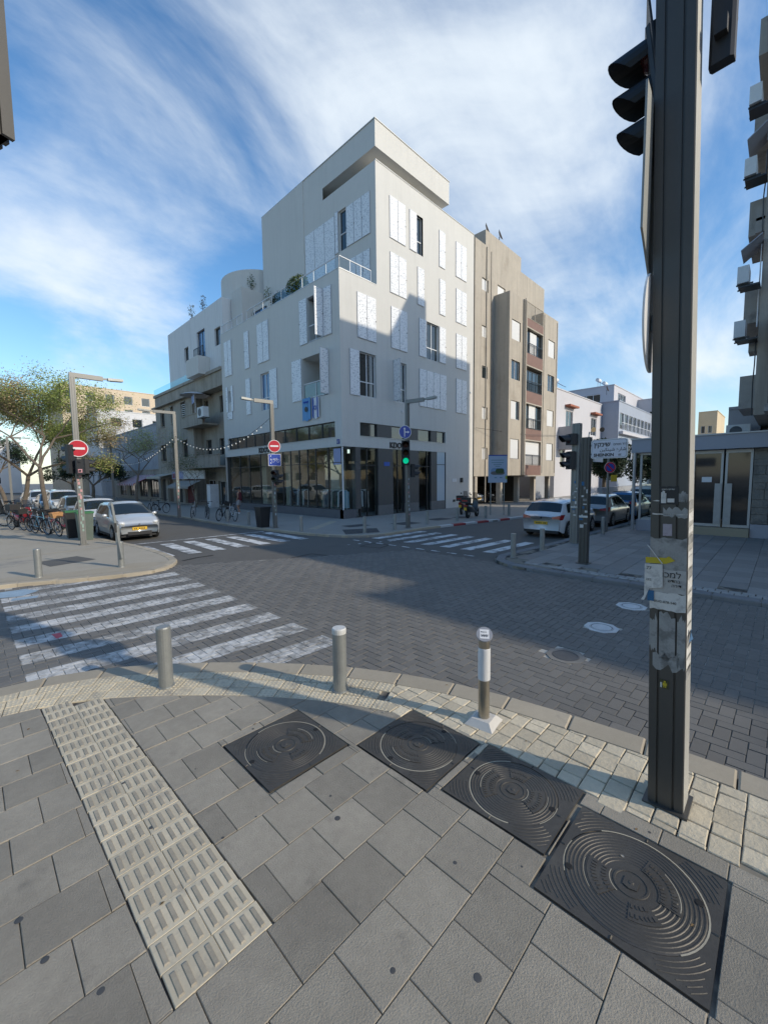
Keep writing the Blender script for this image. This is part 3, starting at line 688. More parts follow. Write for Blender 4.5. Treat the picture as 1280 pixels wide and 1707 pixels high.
PRr.wall(wl,15,17.9,4.12,13.7,[h for h in HR if h[1]<18],.22); PRr.wall(wl,17.9,28.45,4.12,20.7,[h for h in HR if h[0]>18],.22)
# strip window spans the join of both pieces
wl=MB(); PLl.wall(wl,17.9,32.6,4.12,13.7,HL)
PRr.wall(wl,15,17.9,13.1,13.7); PRr.wall(wl,15,28.45,4.12,13.1,HR); PRr.wall(wl,17.9,28.45,13.1,20.7,[h for h in HR if h[3]>13])
PRr.wall(wl,24.82,28.45,0,4.12)
wall=wl.build('wall',m_ren,B)
# soffit over the shop windows, lintel underside
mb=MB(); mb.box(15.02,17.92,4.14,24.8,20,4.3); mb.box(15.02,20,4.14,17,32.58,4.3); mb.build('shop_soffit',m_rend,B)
# penthouse volume
HP=[(20.56,21.3,16.82,19.3,.2)]
mb=MB(); PPl.wall(mb,17.9,25.04,13.0,20.7,HP); PPl2=Pl((17.86,0,0),(0,1,0),(-1,0,0)); PPl2.wall(mb,25.04,30.65,13.0,21.44)
mb.quad((17.9,25.04,13),(17.86,25.04,13),(17.86,25.04,21.4),(17.9,25.04,21.4)); mb.quad((17.86,30.65,13),(28.4,30.65,13),(28.4,30.65,21.4),(17.86,30.65,21.4))
PPl.wall(mb,22.85,25.04,20.7,21.44)
mb.quad((28.45,17.9,13),(28.45,32,13),(28.45,32,20.7),(28.45,17.9,20.7)); mb.quad((17.9,17.9,20.7),(28.45,17.9,20.7),(28.45,30,20.7),(17.9,30,20.7))
mb.build('penthouse_wall',m_ren,B)
mb=MB(); mb.box(19.1,19.1,20.71,26.5,30,21.42); mb.build('attic_wall',m_ren,B)
mb=MB(); mb.box(17.9,17.9,21.44,25.2,22.84,22.93); mb.box(17.9,22.842,21.44,25.2,25.04,22.93); mb.box(17.865,25.042,21.44,25.2,30.64,22.93); mb.build('roof_slab',m_ren,B)
mb=MB(); mb.box(17.86,17.86,22.93,25.24,17.98,22.97); mb.box(17.86,17.98,22.93,17.97,30.68,22.97); mb.box(25.16,17.98,22.93,25.24,30.6,22.97); mb.box(17.9,17.87,20.7,28.45,17.96,20.74); mb.build('coping',m_flash,B)
mb=MB(); mb.box(15.03,17.93,12.9,28.4,32.57,12.95); mb.build('terrace_floor',m_pierl,B)
mb=MB(); mb.box(14.985,17.885,13.7,15.2,32.6,13.74); mb.box(15.2,17.885,13.7,17.9,18.1,13.74); mb.build('parapet_coping',m_flash,B)
mb=MB(); mb.quad((15.2,18.1,13.0),(15.2,32.6,13.0),(15.2,32.6,13.7),(15.2,18.1,13.7)); mb.quad((15.2,18.1,13.0),(17.9,18.1,13.0),(17.9,18.1,13.7),(15.2,18.1,13.7)); mb.build('parapet_inside',m_ren,B)
mb=MB(); mb.quad((15,32.6,0),(28,32.6,0),(28,32.6,13.7),(15,32.6,13.7)); mb.quad((28.45,17.9,0),(28.45,32.6,0),(28.45,32.6,13.0),(28.45,17.9,13.0)); mb.build('party_wall',m_ren,B)
# railing
def railing(root,pl,u0,u1,z0,z1,m,step=1.1,d=-.06,bars=0):
    mb=MB(); pl.box(mb,u0,u1,z1-.045,z1,d-.045,d); pl.box(mb,u0,u1,z0+.05,z0+.08,d-.04,d-.01); mb.build('railing_rail',m,root)
    n=max(1,round((u1-u0)/step))
    for k in range(n+1):
        u=u0+(u1-u0)*k/n; q=MB(); pl.box(q,u-.02 if k else u,u+.02 if k<n else u,z0,z1-.045,d-.04,d); q.build('railing_post',m,root)
    if bars:
        q=MB(); nb=int((u1-u0)/bars)
        for k in range(1,nb): u=u0+(u1-u0)*k/nb; pl.box(q,u-.008,u+.008,z0+.05,z1-.045,d-.03,d-.014)
        q.build('railing_bars',m,root,kind='stuff')
railing(B,PLl,17.96,28.4,13.74,14.44,m_wfr,1.15); railing(B,PRr,15.06,17.5,13.74,14.44,m_wfr,.82)
railing(B,PLl,29.0,32.5,13.74,14.44,m_wfr,.8)
g=MB(); g.quad((15.075,18.0,13.8),(15.075,24.5,13.8),(15.075,24.5,14.36),(15.075,18.0,14.36)); g.build('railing_glass',clear_glass('rail_glass',(.85,.88,.86),.03),B)
# left face openings
for u0,u1,z0,z1,n in ((30.75,31.98,10.35,12.98,2),(28.02,28.72,10.35,12.95,1),(25.3,26.82,10.35,13.0,2),(28.02,28.72,7.05,9.64,1),(18.56,19.3,10.42,13.05,1),(20.88,21.68,10.42,13.05,1),(21.6,22.66,7.14,9.66,1),(24.42,25.38,7.05,9.66,1),(30.75,31.13,7.6,9.55,1),(31.63,31.98,7.6,9.55,1),(30.95,31.8,7.02,7.58,1)):
    shutter(B,PLl,u0,u1,z0,z1,n=n)
shutter_out(B,PLl,19.32,10.42,13.05,.62); shutter_out(B,PLl,18.93,7.14,9.66,.62)
window(B,PLl,25.42,26.62,7.1,9.62,m_wfr,m_glassb,-.12,2,7.95); window(B,PLl,31.15,31.6,8.3,9.2,m_wfr,m_glass,-.1,1)
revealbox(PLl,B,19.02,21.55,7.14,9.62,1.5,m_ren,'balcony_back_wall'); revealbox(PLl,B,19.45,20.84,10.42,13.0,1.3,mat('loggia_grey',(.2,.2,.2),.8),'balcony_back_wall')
window(B,PLl,19.15,20.3,7.2,9.2,m_wfr,m_glass,-1.4,1,name='balcony_door'); window(B,PLl,20.75,21.35,7.2,9.2,m_wfr,m_glass,-1.4,1,name='balcony_door'); window(B,PLl,19.55,20.7,10.5,12.8,m_dfr,m_glass,-1.2,2,name='balcony_door')
railing(B,PLl,19.04,21.53,7.16,8.1,m_wfr,1.25,-.05); railing(B,PLl,19.47,20.82,10.44,11.4,m_wfr,.67,-.05)
g=MB(); PLl.box(g,19.1,21.5,7.25,8.02,-.085,-.075); g.build('railing_glass',clear_glass('rail_glass',(.85,.88,.86),.03),B)
# pane strip above the sign band
us=[18.5+1.35*k for k in range(11)]
for a,b in zip(us,us[1:]): window(B,PLl,a+.02,b-.02,4.68,5.54,m_dfr,m_glass,-.12,1,fw=.03,name='strip_window')
mb=MB(); PLl.box(mb,18.5,32.0,4.63,4.665,-.2,.03); PRr.box(mb,16.38,24.8,4.74,4.785,-.18,.03); mb.build('sill',m_flash,B)
for a,b,gl in ((16.38,17.8,1),(17.8,19.1,0),(19.1,20.35,1),(20.35,21.7,0),(21.7,23.1,1),(23.1,23.8,0),(23.8,24.8,1)):
    if gl: window(B,PRr,a+.01,b-.01,4.79,5.56,m_dfr,m_glass,-.12,1,fw=.03,name='strip_window')
    else:
        q=MB(); PRr.box(q,a,b,4.79,5.56,-.15,-.03); q.build('cladding_panel',m_pier,B)
# right face shutters and windows
for u0,u1,z0,z1,n in ((19.04,20.5,16.86,19.28,2),(20.88,21.6,16.86,19.28,1),(24.0,24.7,16.88,19.29,1),(26.0,27.4,16.88,19.3,2),(19.04,20.55,13.66,16.05,2),(21.65,22.35,13.68,16.06,1),(24.04,24.74,13.7,16.08,1),(26.04,27.43,13.68,16.06,2),(16.27,17.79,10.35,12.87,2),(19.08,20.6,10.36,12.86,2),(21.78,22.58,10.4,12.86,1),(24.02,24.79,10.4,12.86,1),(26.06,27.49,10.4,12.87,2),(15.64,16.4,7.06,9.62,1),(21.79,24.86,7.12,9.6,4),(26.07,27.52,7.13,9.63,2)):
    shutter(B,PRr,u0,u1,z0,z1,n=n)
shutter_out(B,PRr,19.26,7.12,9.65,.6)
window(B,PRr,21.62,22.27,16.88,19.28,m_wfr,m_glass,-.14,1,17.75); window(B,PRr,22.6,24.0,10.4,12.86,m_wfr,m_glass,-.14,2,11.2); window(B,PRr,16.42,17.76,7.1,9.62,m_wfr,m_glass,-.14,2,7.95); window(B,PRr,19.32,20.52,7.14,9.62,m_wfr,m_glass,-.14,2,7.98)
# penthouse left openings
for u0,u1,z0,z1,n in ((21.64,24.9,14.2,19.2,3),(21.3,21.62,16.8,19.35,1),(18.35,20.5,16.83,19.2,3),(18.4,20.3,13.9,16.0,3)): shutter(B,PPl,u0,u1,z0,z1,n=n)
window(B,PPl,20.56,21.3,16.82,19.3,m_wfr,m_glass,-.12,1,17.9)
# shopfront
def pane(name,pl,u0,u1,z0,z1,m,d=-.06,root=B):
    mb=MB(); mb.quad(pl.p(u0,z0,d),pl.p(u1,z0,d),pl.p(u1,z1,d),pl.p(u0,z1,d)); return mb.build(name,m,root)
mb=MB(); PLl.box(mb,17.9,32.6,0,.5,-.3,-.002); mb.box(15.002,17.902,0,16.0,18.2,.5); mb.build('plinth',m_plinth,B)
us=[18.05,19.25,20.46,21.3,22.21,23.2,24.15,25.6,27.1,28.7,30.2,31.9]
for a,b in zip(us,us[1:]):
    f=MB(); PLl.box(f,b-.035,b+.035,.5,4.12,-.12,-.03); PLl.box(f,a+.035,b-.035,.5,.55,-.11,-.04); PLl.box(f,a+.035,b-.035,3.2,3.24,-.1,-.045); f.build('mullion',m_dfr,B); pane('shop_window',PLl,a+.03,b-.03,.55,4.12,m_cglass)
f=MB(); f.box(15.03,17.93,.5,15.09,17.99,4.12); f.build('corner_mullion',m_wfr,B)
pane('shop_window',PLl,17.99,18.02,.5,4.12,m_cglass); pane('shop_window',PRr,15.09,15.98,.5,4.12,m_cglass)
for a,b in ((16.0,16.38),(17.84,19.17),(20.32,21.75),(23.1,23.78)):
    q=MB(); PRr.box(q,a,b,.62 if a>16.5 else .5,4.12,-.35,-.004); q.build('pier',m_pier,B)
    if a>16.5: q=MB(); PRr.box(q,a,b,0,.618,-.35,-.001); q.build('pier_base',m_pierl,B)
for a,b,c in ((16.38,17.84,17.0),(19.17,20.32,19.7),(21.75,23.1,22.75)):
    f=MB()
    for u in (a+.03,c,b-.03): PRr.box(f,u-.03,u+.03,.03,4.12,-.2,-.1)
    PRr.box(f,a,b,3.05,3.1,-.19,-.11); f.build('door_frame',m_dfr,B); pane('shop_window',PRr,a+.05,b-.05,.06,4.12,m_cglass,-.15)
q=MB(); PRr.box(q,23.78,24.78,0,.62,-.3,-.004); q.build('pier_base',m_pierl,B)
f=MB(); PRr.box(f,24.76,24.82,0,4.12,-.3,.01); PRr.box(f,23.78,24.76,3.2,3.24,-.06,-.01); f.build('mullion',m_dfr,B)
q=MB(); PRr.box(q,23.8,24.76,.62,4.12,-.3,-.03); q.build('pale_blue_window_film',mat('pale_blue_film',(.42,.52,.60),.25),B)
# inside of the shop
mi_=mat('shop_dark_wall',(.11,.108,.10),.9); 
mb=MB(); mb.quad((15.1,18.0,.06),(28,18.0,.06),(28,32.5,.06),(15.1,32.5,.06)); mb.build('shop_floor',mat('shop_floor_grey',(.3,.29,.28),.5),B)
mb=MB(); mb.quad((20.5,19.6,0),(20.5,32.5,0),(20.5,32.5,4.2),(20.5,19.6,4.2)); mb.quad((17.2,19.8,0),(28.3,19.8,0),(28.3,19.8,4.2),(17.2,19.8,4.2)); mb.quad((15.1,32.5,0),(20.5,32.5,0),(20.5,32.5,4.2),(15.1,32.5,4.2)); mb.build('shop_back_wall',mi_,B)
conc=mat('raw_concrete',(.38,.355,.28),.9,n=(1,.2))
for y in (20.1,25.4,29.0): q=MB(); q.box(16.6,y,.06,17.1,y+.9,4.14); q.build('shop_column',conc,B)
# posters, number plates, letters
pane('blue_poster',PLl,18.1,18.75,3.1,4.02,mat('pale_poster',(.30,.34,.52),.6),-.05); pane('street_plate_blue',PRr,18.35,18.85,3.05,3.3,mat('plate_blue',(.03,.10,.42),.5),.006)
q=MB(); PLl.box(q,18.1,18.36,4.26,4.52,.0,.02); q.build('house_number_plate',mat('number_blue',(.03,.05,.25),.5),B); text('37',.2,m_wfr,(14.976,18.35,4.31),(0,-1,0),(0,0,1),B,'house_number')
mblack=mat('sign_black',(.012,.012,.012),.5)
text("KDO'S",.5,mblack,(14.97,27.15,4.2),(0,-1,0),(0,0,1),B,'sign_lettering',.02,bold=.012); text("KDO'S",.5,mblack,(18.85,17.87,4.2),(1,0,0),(0,0,1),B,'sign_lettering',.02,bold=.012)
q=MB(); PRr.box(q,25.6,26.2,1.95,2.2,0,.02); q.build('wall_plate',m_wfr,B); q=MB(); PRr.box(q,26.7,26.95,1.9,2.25,0,.1); q.build('intercom_box',m_dfr,B)
q=MB(); PRr.box(q,25.75,26.0,.45,.62,0,.05); q.build('wall_socket',m_dfr,B)
# shop contents
def clothes(loc,n,ax,label,z=1.55,cols=None):
    t=thing('clothes_rack',label,'clothes rack',loc,0)
    a=Vector((1,0,0)) if ax=='x' else Vector((0,1,0)); L_=n*.16
    b=MB(); b.tube(a*0+Vector((0,0,z)),a*L_+Vector((0,0,z)),.015); b.tube((0,0,0),(0,0,z),.015); e=a*L_; b.tube((e.x,e.y,0),(e.x,e.y,z),.015); b.build('rail',m_wfr,t)
    pal=[(.75,.78,.8),(.05,.05,.055),(.3,.45,.55),(.5,.48,.46),(.08,.14,.12),(.8,.8,.78),(.09,.09,.1),(.2,.22,.25)]
    for k in range(n):
        c=a*(k+.5)*.16; nrm=Vector((a.y,a.x,0)); c2=random.choice(pal) if cols is None else cols[k%len(cols)]
        s=MB(); w=.05; vs=[]
        for zz,hw in ((z-.03,.05),(z-.12,.22),(z-.45,.2),(z-1.0-random.random()*.1,.24)):
            vs+=[c+nrm*hw-a*w*.6+Vector((0,0,zz)),c+nrm*hw+a*w*.6+Vector((0,0,zz)),c-nrm*hw+a*w*.6+Vector((0,0,zz)),c-nrm*hw-a*w*.6+Vector((0,0,zz))]
        fs=[(3,2,1,0),(12,13,14,15)]+[(4*i+j,4*i+(j+1)%4,4*i+4+(j+1)%4,4*i+4+j) for i in range(3) for j in range(4)]
        s.add(vs,fs); s.build('garment',mat('cloth_%d'%(pal.index(c2) if c2 in pal else 9),c2,.9),t)
    return t
clothes((15.7,18.4,.06),14,'y','long clothes rail just inside the corner shop window'); clothes((15.9,22.6,.06),12,'y','clothes rail farther along the left shop window'); clothes((16.6,18.5,.06),5,'x','short clothes rail behind the shop door at the corner')
def shelf(x,label):
    t=thing('shoe_shelf',label,'shelf',(x,18.9,.06))
    b=MB(); b.box(-.02,0,0,0,.35,2.6); b.box(1.0,0,0,1.02,.35,2.6); b.build('side_panel',m_dfr,t,kind='stuff')
    for k in range(6): b=MB(); b.box(0,0,.35+.38*k,1.0,.35,.38+.38*k); b.build('shelf_board',m_wfr,t)
    for k in range(5):
        for j in range(3): b=MB(); b.box(.1+j*.3,.08,.39+.38*k,.3+j*.3,.3,.49+.38*k); b.build('folded_goods',mat('goods_%d'%j,[(.3,.05,.05),(.06,.06,.07),(.35,.34,.33)][j],.9),t)
shelf(19.25,'shelving behind the middle shop door'); shelf(21.9,'shelving behind the right shop door')
# plants on the terrace
def leafcloud(mb,c,r,n,s,flat=.7):
    for _ in range(n):
        d=Vector((random.gauss(0,1),random.gauss(0,1),random.gauss(0,1))).normalized()*(random.random()**.45); p=Vector(c)+Vector((d.x*r[0],d.y*r[1],d.z*r[2]))
        a=Vector((random.gauss(0,1),random.gauss(0,1),random.gauss(0,1)*flat)).normalized(); b=a.cross(Vector((random.gauss(0,1),random.gauss(0,1),random.gauss(0,1)))).normalized(); k=s*random.uniform(.6,1.3)
        mb.add([p-a*k,p+b*k*.4,p+a*k,p-b*k*.4],[(0,1,2,3)])
def leafmat(name,c,c2):
    m=mat(name,c,.6,n=(1.2,.3),rnd=.4,alt=(.9,c2,.45,.6)); b=m.node_tree.nodes['Principled BSDF']; b.inputs['Transmission Weight'].default_value=0; b.inputs['Subsurface Weight'].default_value=0; return m
m_leaf=leafmat('leaf_green',(.06,.10,.025),(.11,.14,.03)); m_leafd=leafmat('leaf_dark',(.018,.038,.014),(.03,.055,.02)); m_leafb=leafmat('leaf_brown',(.17,.12,.06),(.11,.13,.035)); m_bark=mat('bark',(.16,.13,.10),.95,n=(3,.3),bump=(25,.02)); m_terra=mat('terracotta',(.35,.13,.07),.8)
def plant(x,y,z,r,n,label,group=None,s=.08,lm=None):
    t=thing('potted_plant',label,'plant',(x,y,z),0,group)
    b=MB(); b.lathe([(.13,0),(.18,.3),(.16,.3),(.14,.26)],n=10); b.build('pot',m_terra,t)
    b=MB()
    for k in range(4): b.tube((0,0,.2),(random.uniform(-1,1)*r[0]*.6,random.uniform(-1,1)*r[1]*.6,.3+r[2]*1.2),.015,.006,5)
    b.build('stems',m_bark,t,kind='stuff'); b=MB(); leafcloud(b,(0,0,.35+r[2]),r,n,s); b.build('foliage',lm or m_leaf,t,kind='stuff')
plant(15.35,22.4,13.1,(.45,1.1,.75),2200,'bushy green plant spilling over the terrace railing','plants on the terrace'); plant(15.4,24.4,13.1,(.4,1.0,.6),1300,'lower dark plant behind the terrace railing, left of the bushy one','plants on the terrace',lm=m_leafd); plant(15.9,28.4,13.05,(.25,.25,.55),160,'thin spiky plant at the left end of the terrace','plants on the terrace')
# flags under the balcony
def flag(y0,y1,z0,z1,kind,label,x=14.93):
    t=thing('hanging_flag',label,'flag',(x,y0,z0),0,'flags hanging from the balcony',world=True)
    n=12; vs=[];fs=[]
    for i in range(n+1):
        for j in range(2):
            y=y0+(y1-y0)*i/n; vs.append((x-.03*math.sin(i*1.1)-.02,y,z1 if j else z0+.05*math.sin(i*.8)))
    fs=[(2*i,2*i+1,2*i+3,2*i+2) for i in range(n)]
    b=MB(); b.add(vs,fs); b.build('cloth',mat('flag_lightblue',(.16,.36,.62),.9) if kind==0 else mat('flag_white',(.75,.77,.8),.9),t)
    bl_=mat('flag_blue',(.03,.09,.40),.9)
    if kind==0:
        q=MB(); q.lathe([(.16,0),(.001,.003)],c=(x-.06,(y0+y1)/2,(z0+z1)/2),ax=(-1,0,0),n=14,caps=False); q.build('emblem',mblack,t)
        q=MB(); q.box(x-.065,y0+.15,z1-.3,x-.055,y1-.15,z1-.2); q.build('emblem_stripe',bl_,t)
    else:
        for a,b2 in ((y0+.06,y0+.16),(y1-.16,y1-.06)): q=MB(); q.box(x-.065,a,z0+.02,x-.06,b2,z1-.02); q.build('stripe',bl_,t)
        cy_,cz_=(y0+y1)/2,(z0+z1)/2
        for s in (1,-1):
            tri=[(x-.066,cy_+.15*math.sin(2*math.pi*k/3),cz_+s*.15*math.cos(2*math.pi*k/3)) for k in range(3)]; q=MB(); q.path(tri,.012,4,True); q.build('star_triangle',bl_,t)
flag(20.68,21.5,5.86,7.2,0,'light blue flag with a dark emblem hanging from the balcony'); flag(19.82,20.5,5.92,7.12,1,'white flag with blue stripes and a blue star hanging from the balcony')
# ================= brown apartment block
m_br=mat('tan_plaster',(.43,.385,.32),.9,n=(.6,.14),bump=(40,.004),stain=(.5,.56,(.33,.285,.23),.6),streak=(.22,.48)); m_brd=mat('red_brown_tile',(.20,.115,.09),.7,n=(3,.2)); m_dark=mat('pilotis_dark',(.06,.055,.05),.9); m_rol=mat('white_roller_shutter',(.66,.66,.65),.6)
T=thing('apartment_block','tan plastered apartment block on pillars with white roller shutters and red-brown balcony fronts','building',(28.6,17.9,0),world=True)
PT=Pl((0,17.9,0),(1,0,0),(0,-1,0)); PB=Pl((0,16.5,0),(1,0,0),(0,-1,0))
small=[(29.65,30.65,17.1,18.05),(29.7,30.5,13.5,14.4),(29.75,30.6,10.28,11.25),(29.8,30.65,7.0,8.0),(29.85,30.7,3.75,4.7)]
mb=MB(); PT.wall(mb,28.62,41.2,2.35,20.62,small+[(32.1,33.4,17.3,18.25)],.15); mb.quad((28.62,17.9,13),(28.62,30,13),(28.62,30,20.62),(28.62,17.9,20.62)); mb.quad((41.2,17.9,2.3),(41.2,30,2.3),(41.2,30,20.62),(41.2,17.9,20.62)); mb.quad((28.62,17.9,2.35),(41.2,17.9,2.35),(41.2,30,2.35),(28.62,30,2.35)); mb.quad((28.62,17.9,20.62),(41.2,17.9,20.62),(41.2,30,20.62),(28.62,30,20.62)); mb.build('wall',m_br,T)
mb=MB(); mb.box(30.15,17.6+.3,20.62,36.2,26,21.8); mb.build('stair_head',m_br,T)
FZ=[(13.52,15.08),(10.34,11.88),(7.07,8.6),(3.8,5.45)]
bayh=[(31.95,33.45,a,b) for a,b in FZ]+[(39.1,40.6,a,b) for a,b in FZ]
mb=MB(); PB.wall(mb,31.55,34.62,2.4,17.15,bayh,.12); PB.wall(mb,37.9,41.3,2.3,17.2,bayh,.12)
for x in (31.55,41.3): mb.quad((x,16.5,2.4),(x,17.9,2.4),(x,17.9,17.15),(x,16.5,17.15))
for x in (34.62,37.9): mb.quad((x,16.5,2.4),(x,17.6,2.4),(x,17.6,17.15),(x,16.5,17.15))
for a,b in ((31.55,34.62),(37.9,41.3)): mb.quad((a,16.5,17.15),(b,16.5,17.15),(b,17.9,17.15),(a,17.9,17.15)); mb.quad((a,16.5,2.4),(b,16.5,2.4),(b,17.9,2.4),(a,17.9,2.4))
mb.build('bay_wall',m_br,T)
for f in (34.3,33.9): q=MB(); PB.box(q,f,f+.12,2.42,17.14,.002,.14); q.build('pilaster',m_br,T)
bz=[(2.4,3.3,5.45),(5.55,6.5,8.75),(8.75,9.75,11.6),(11.95,12.95,15.0),(15.15,15.85,17.4)]
for k,(z0,z1,z2) in enumerate(bz):
    q=MB(); PB.box(q,34.62,37.9,z0,z1,-.2,.02); q.build('balcony_front',m_brd,T)
    q=MB(); PB.box(q,34.62,37.9,z0-.1,z0,-1.3,.05); q.build('balcony_slab',m_br,T)
    if k<4: window(T,PB,34.66,37.86,z1+.02,z2,m_wfr if k==0 else m_dfr,m_glass,-.2,4,name='glazing')
    if k in (1,3): q=MB(); PB.box(q,35.6,36.9,z1+.1,z2-.1,-.24,-.16); q.build('roller_shutter',m_rol,T)
    if k==0: q=MB(); PB.box(q,34.7,37.8,z1+.05,z2-.05,-.24,-.17); q.build('roller_shutter',m_rol,T)
    railing(T,PB,34.64,37.88,z1+.02,z1+(.95 if k<4 else 1.4),m_dfr if k!=4 else m_br,1.6,-.02,bars=.14)
q=MB(); q.quad((34.62,17.55,2.4),(37.9,17.55,2.4),(37.9,17.55,17.4),(34.62,17.55,17.4)); q.build('balcony_back',m_br,T)
for i,(a,b,c,d) in enumerate(bayh):
    window(T,PB,a,b,c,d,m_wfr,m_glass,-.1,2,fw=.05)
    if i not in (1,5): q=MB(); PB.box(q,a+.03,b-.03-(.5 if i in (2,) else .0),c+.03,d-.03,-.098,-.06); q.build('roller_shutter',m_rol,T)
for i,(a,b,c,d) in enumerate(small+[(32.1,33.4,17.3,18.25)]):
    window(T,PT,a,b,c,d,m_wfr,m_glass,-.12,2 if i in (0,5) else 1)
    if i!=2: q=MB(); PT.box(q,a+.05,b-.05,c+.05,d-.05,-.118,-.09); q.build('roller_shutter',m_rol,T)
for x in (28.9,31.3,34.4,37.7,41.0): q=MB(); q.box(x,17.0,0,x+.35,17.4,2.4) if x>31 else q.box(x,17.95,0,x+.35,18.3,2.35); q.build('pillar',m_br,T)
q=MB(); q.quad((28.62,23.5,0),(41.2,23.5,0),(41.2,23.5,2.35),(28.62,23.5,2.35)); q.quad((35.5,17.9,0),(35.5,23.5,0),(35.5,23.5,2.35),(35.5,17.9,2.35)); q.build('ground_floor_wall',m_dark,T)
q=MB(); q.tube((30.3,17.85,0.2),(30.3,17.85,20.5),.05); q.build('downpipe',m_br,T); q=MB(); q.tube((34.0,16.3,2.4),(34.0,16.3,17.2),.04); q.build('downpipe',m_br,T)
def solar(x,y,z,label,rz=0):
    t=thing('solar_heater',label,'water heater',(x,y,z),rz,'solar water heaters on the roofs')
    b=MB(); b.hexa([(-.6,-.6,.1),(.6,-.6,.1),(.6,.5,.9),(-.6,.5,.9),(-.6,-.62,.16),(.6,-.62,.16),(.6,.48,.96),(-.6,.48,.96)]); b.build('panel',m_glassb,t)
    b=MB(); b.tube((-.6,.6,1.2),(.6,.6,1.2),.26,n=12); b.build('tank',m_wfr,t); b=MB(); b.tube((-.5,.55,0),(-.5,.55,1),.03); b.tube((.5,.55,0),(.5,.55,1),.03); b.build('stand',m_wfr,t,kind='stuff')
def dish(x,y,z,label):
    t=thing('satellite_dish',label,'satellite dish',(x,y,z)); b=MB(); b.tube((0,0,0),(0,0,.7),.03); b.build('mast',m_dfr,t); b=MB(); b.lathe([(.01,0),(.25,.04),(.42,.14),(.44,.15)],c=(0,0,.8),ax=(.3,-.9,.35),n=14,caps=False); b.build('reflector',mat('dish_brown',(.22,.15,.11),.7),t)
dish(33.0,18.3,21.8,'small brown satellite dish on the roof of the tan block'); dish(31.4,18.6,21.8,'narrow satellite dish seen edge on, left of the small brown one')
# ================= beige building to the left
m_be=mat('beige_plaster',(.36,.325,.27),.9,n=(.5,.16),bump=(30,.005),stain=(.45,.53,(.22,.20,.17),.65),streak=(.3,.45)); m_woodd=mat('dark_window_wood',(.06,.045,.035),.7)
E_=thing('beige_building','old beige rendered building with balconies over shops and awnings','building',(15,32.7,0),world=True)
bh=[(46.3,47.6,7.9,9.6),(43.8,44.5,7.95,9.6),(40.6,41.7,7.95,9.65),(46.3,47.9,4.35,6.0),(43.7,44.4,4.35,6.0),(40.5,41.8,4.4,6.1)]
bh2=[(37.6,38.4,8.1,9.5),(34.3,35.2,8.1,9.5),(37.2,38.4,4.5,5.95),(34.7,35.6,4.5,5.9)]
mb=MB(); PLl.wall(mb,38.9,49.0,3.2,11.1,bh,.25)
PI=Pl((15.9,0,0),(0,1,0),(-1,0,0)); PI.wall(mb,32.62,38.9,0,9.9,bh2+[(33.2,36.2,.1,2.2),(36.8,38.6,.1,2.3)],.25)
mb.quad((15,38.9,3.2),(15.9,38.9,3.2),(15.9,38.9,11.1),(15,38.9,11.1)); mb.quad((15,49,0),(26,49,0),(26,49,11.1),(15,49,11.1)); mb.quad((15,32.62,9.9),(15,38.9,9.9),(15.9,38.9,9.9),(15.9,32.62,9.9)); PLl.wall(mb,32.62,38.9,9.9,11.1)
PLl.wall(mb,38.9,49.0,0,3.2,[(39.4,41.6,.1,2.4),(42.3,44.2,.1,2.5),(44.8,46.4,.1,2.5),(47.0,48.6,.1,2.5)],.3)
mb.quad((15,32.62,11.1),(26,32.62,11.1),(26,49,11.1),(15,49,11.1)); mb.build('wall',m_be,E_)
q=MB(); PLl.box(q,32.62,49.1,11.1,11.35,-.3,.12); q.build('cornice',m_be,E_); q=MB(); q.add([(14.6,49.1,9.9),(14.6,39,9.9),(15,39,9.9),(15,49.1,9.9),(14.6,49.1,10.02),(14.6,39,10.02),(15,39,10.02),(15,49.1,10.02)],[(0,1,2,3),(4,5,6,7),(0,1,5,4)]); q.build('ledge',m_be,E_)
for a,b,c,d in bh:
    window(E_,PLl,a,b,c,d,m_woodd,m_glass,-.18,2,fw=.06); q=MB(); PLl.box(q,a-.08,b+.08,c-.08,c-.003,-.1,.08); q.build('sill',m_be,E_)
    q=MB(); PLl.box(q,a-.05,b+.05,d+.003,d+.1,-.05,.1); q.build('lintel',m_be,E_)
for a,b,c,d in bh2: window(E_,PI,a,b,c,d,m_woodd,m_glass,-.18,1,fw=.07,name='balcony_door')
for k in range(9): q=MB(); PLl.box(q,40.65,41.65,8.0+.18*k,8.04+.18*k,-.12,-.04); q.build('blind_slat',m_wfr,E_)
for z0,z1,y0 in ((7.05,8.05,35.5),(3.35,4.35,32.7)):
    q=MB(); PLl.box(q,y0,40.3,z0,z0+.14,-.95,.55); q.build('balcony_slab',m_be,E_); q=MB(); PLl.box(q,y0,40.3,z0+.142,z1,.42,.55); PLl.box(q,40.18,40.3,z0+.142,z1,-.0,.418); q.build('balcony_parapet',m_be,E_); q=MB(); PLl.box(q,y0-.03,40.35,z1+.002,z1+.07,.36,.6); q.build('coping',m_be,E_)
q=MB(); PLl.box(q,36.6,44.5,2.42,3.2,.06,.18); q.build('shop_fascia',m_ren,E_); q=MB(); PLl.box(q,41.4,44.4,2.45,3.15,.182,.2); q.build('shop_sign',mat('sign_lilac',(.32,.34,.50),.6),E_)
for y,mm in ((43.6,'sign_red_a'),(42.6,'sign_blue_a')): q=MB(); PLl.box(q,y,y+.6,2.55,3.0,.202,.21); q.build('sign_patch',mat(mm,(.3,.08,.1) if 'red' in mm else (.1,.14,.4),.6),E_)
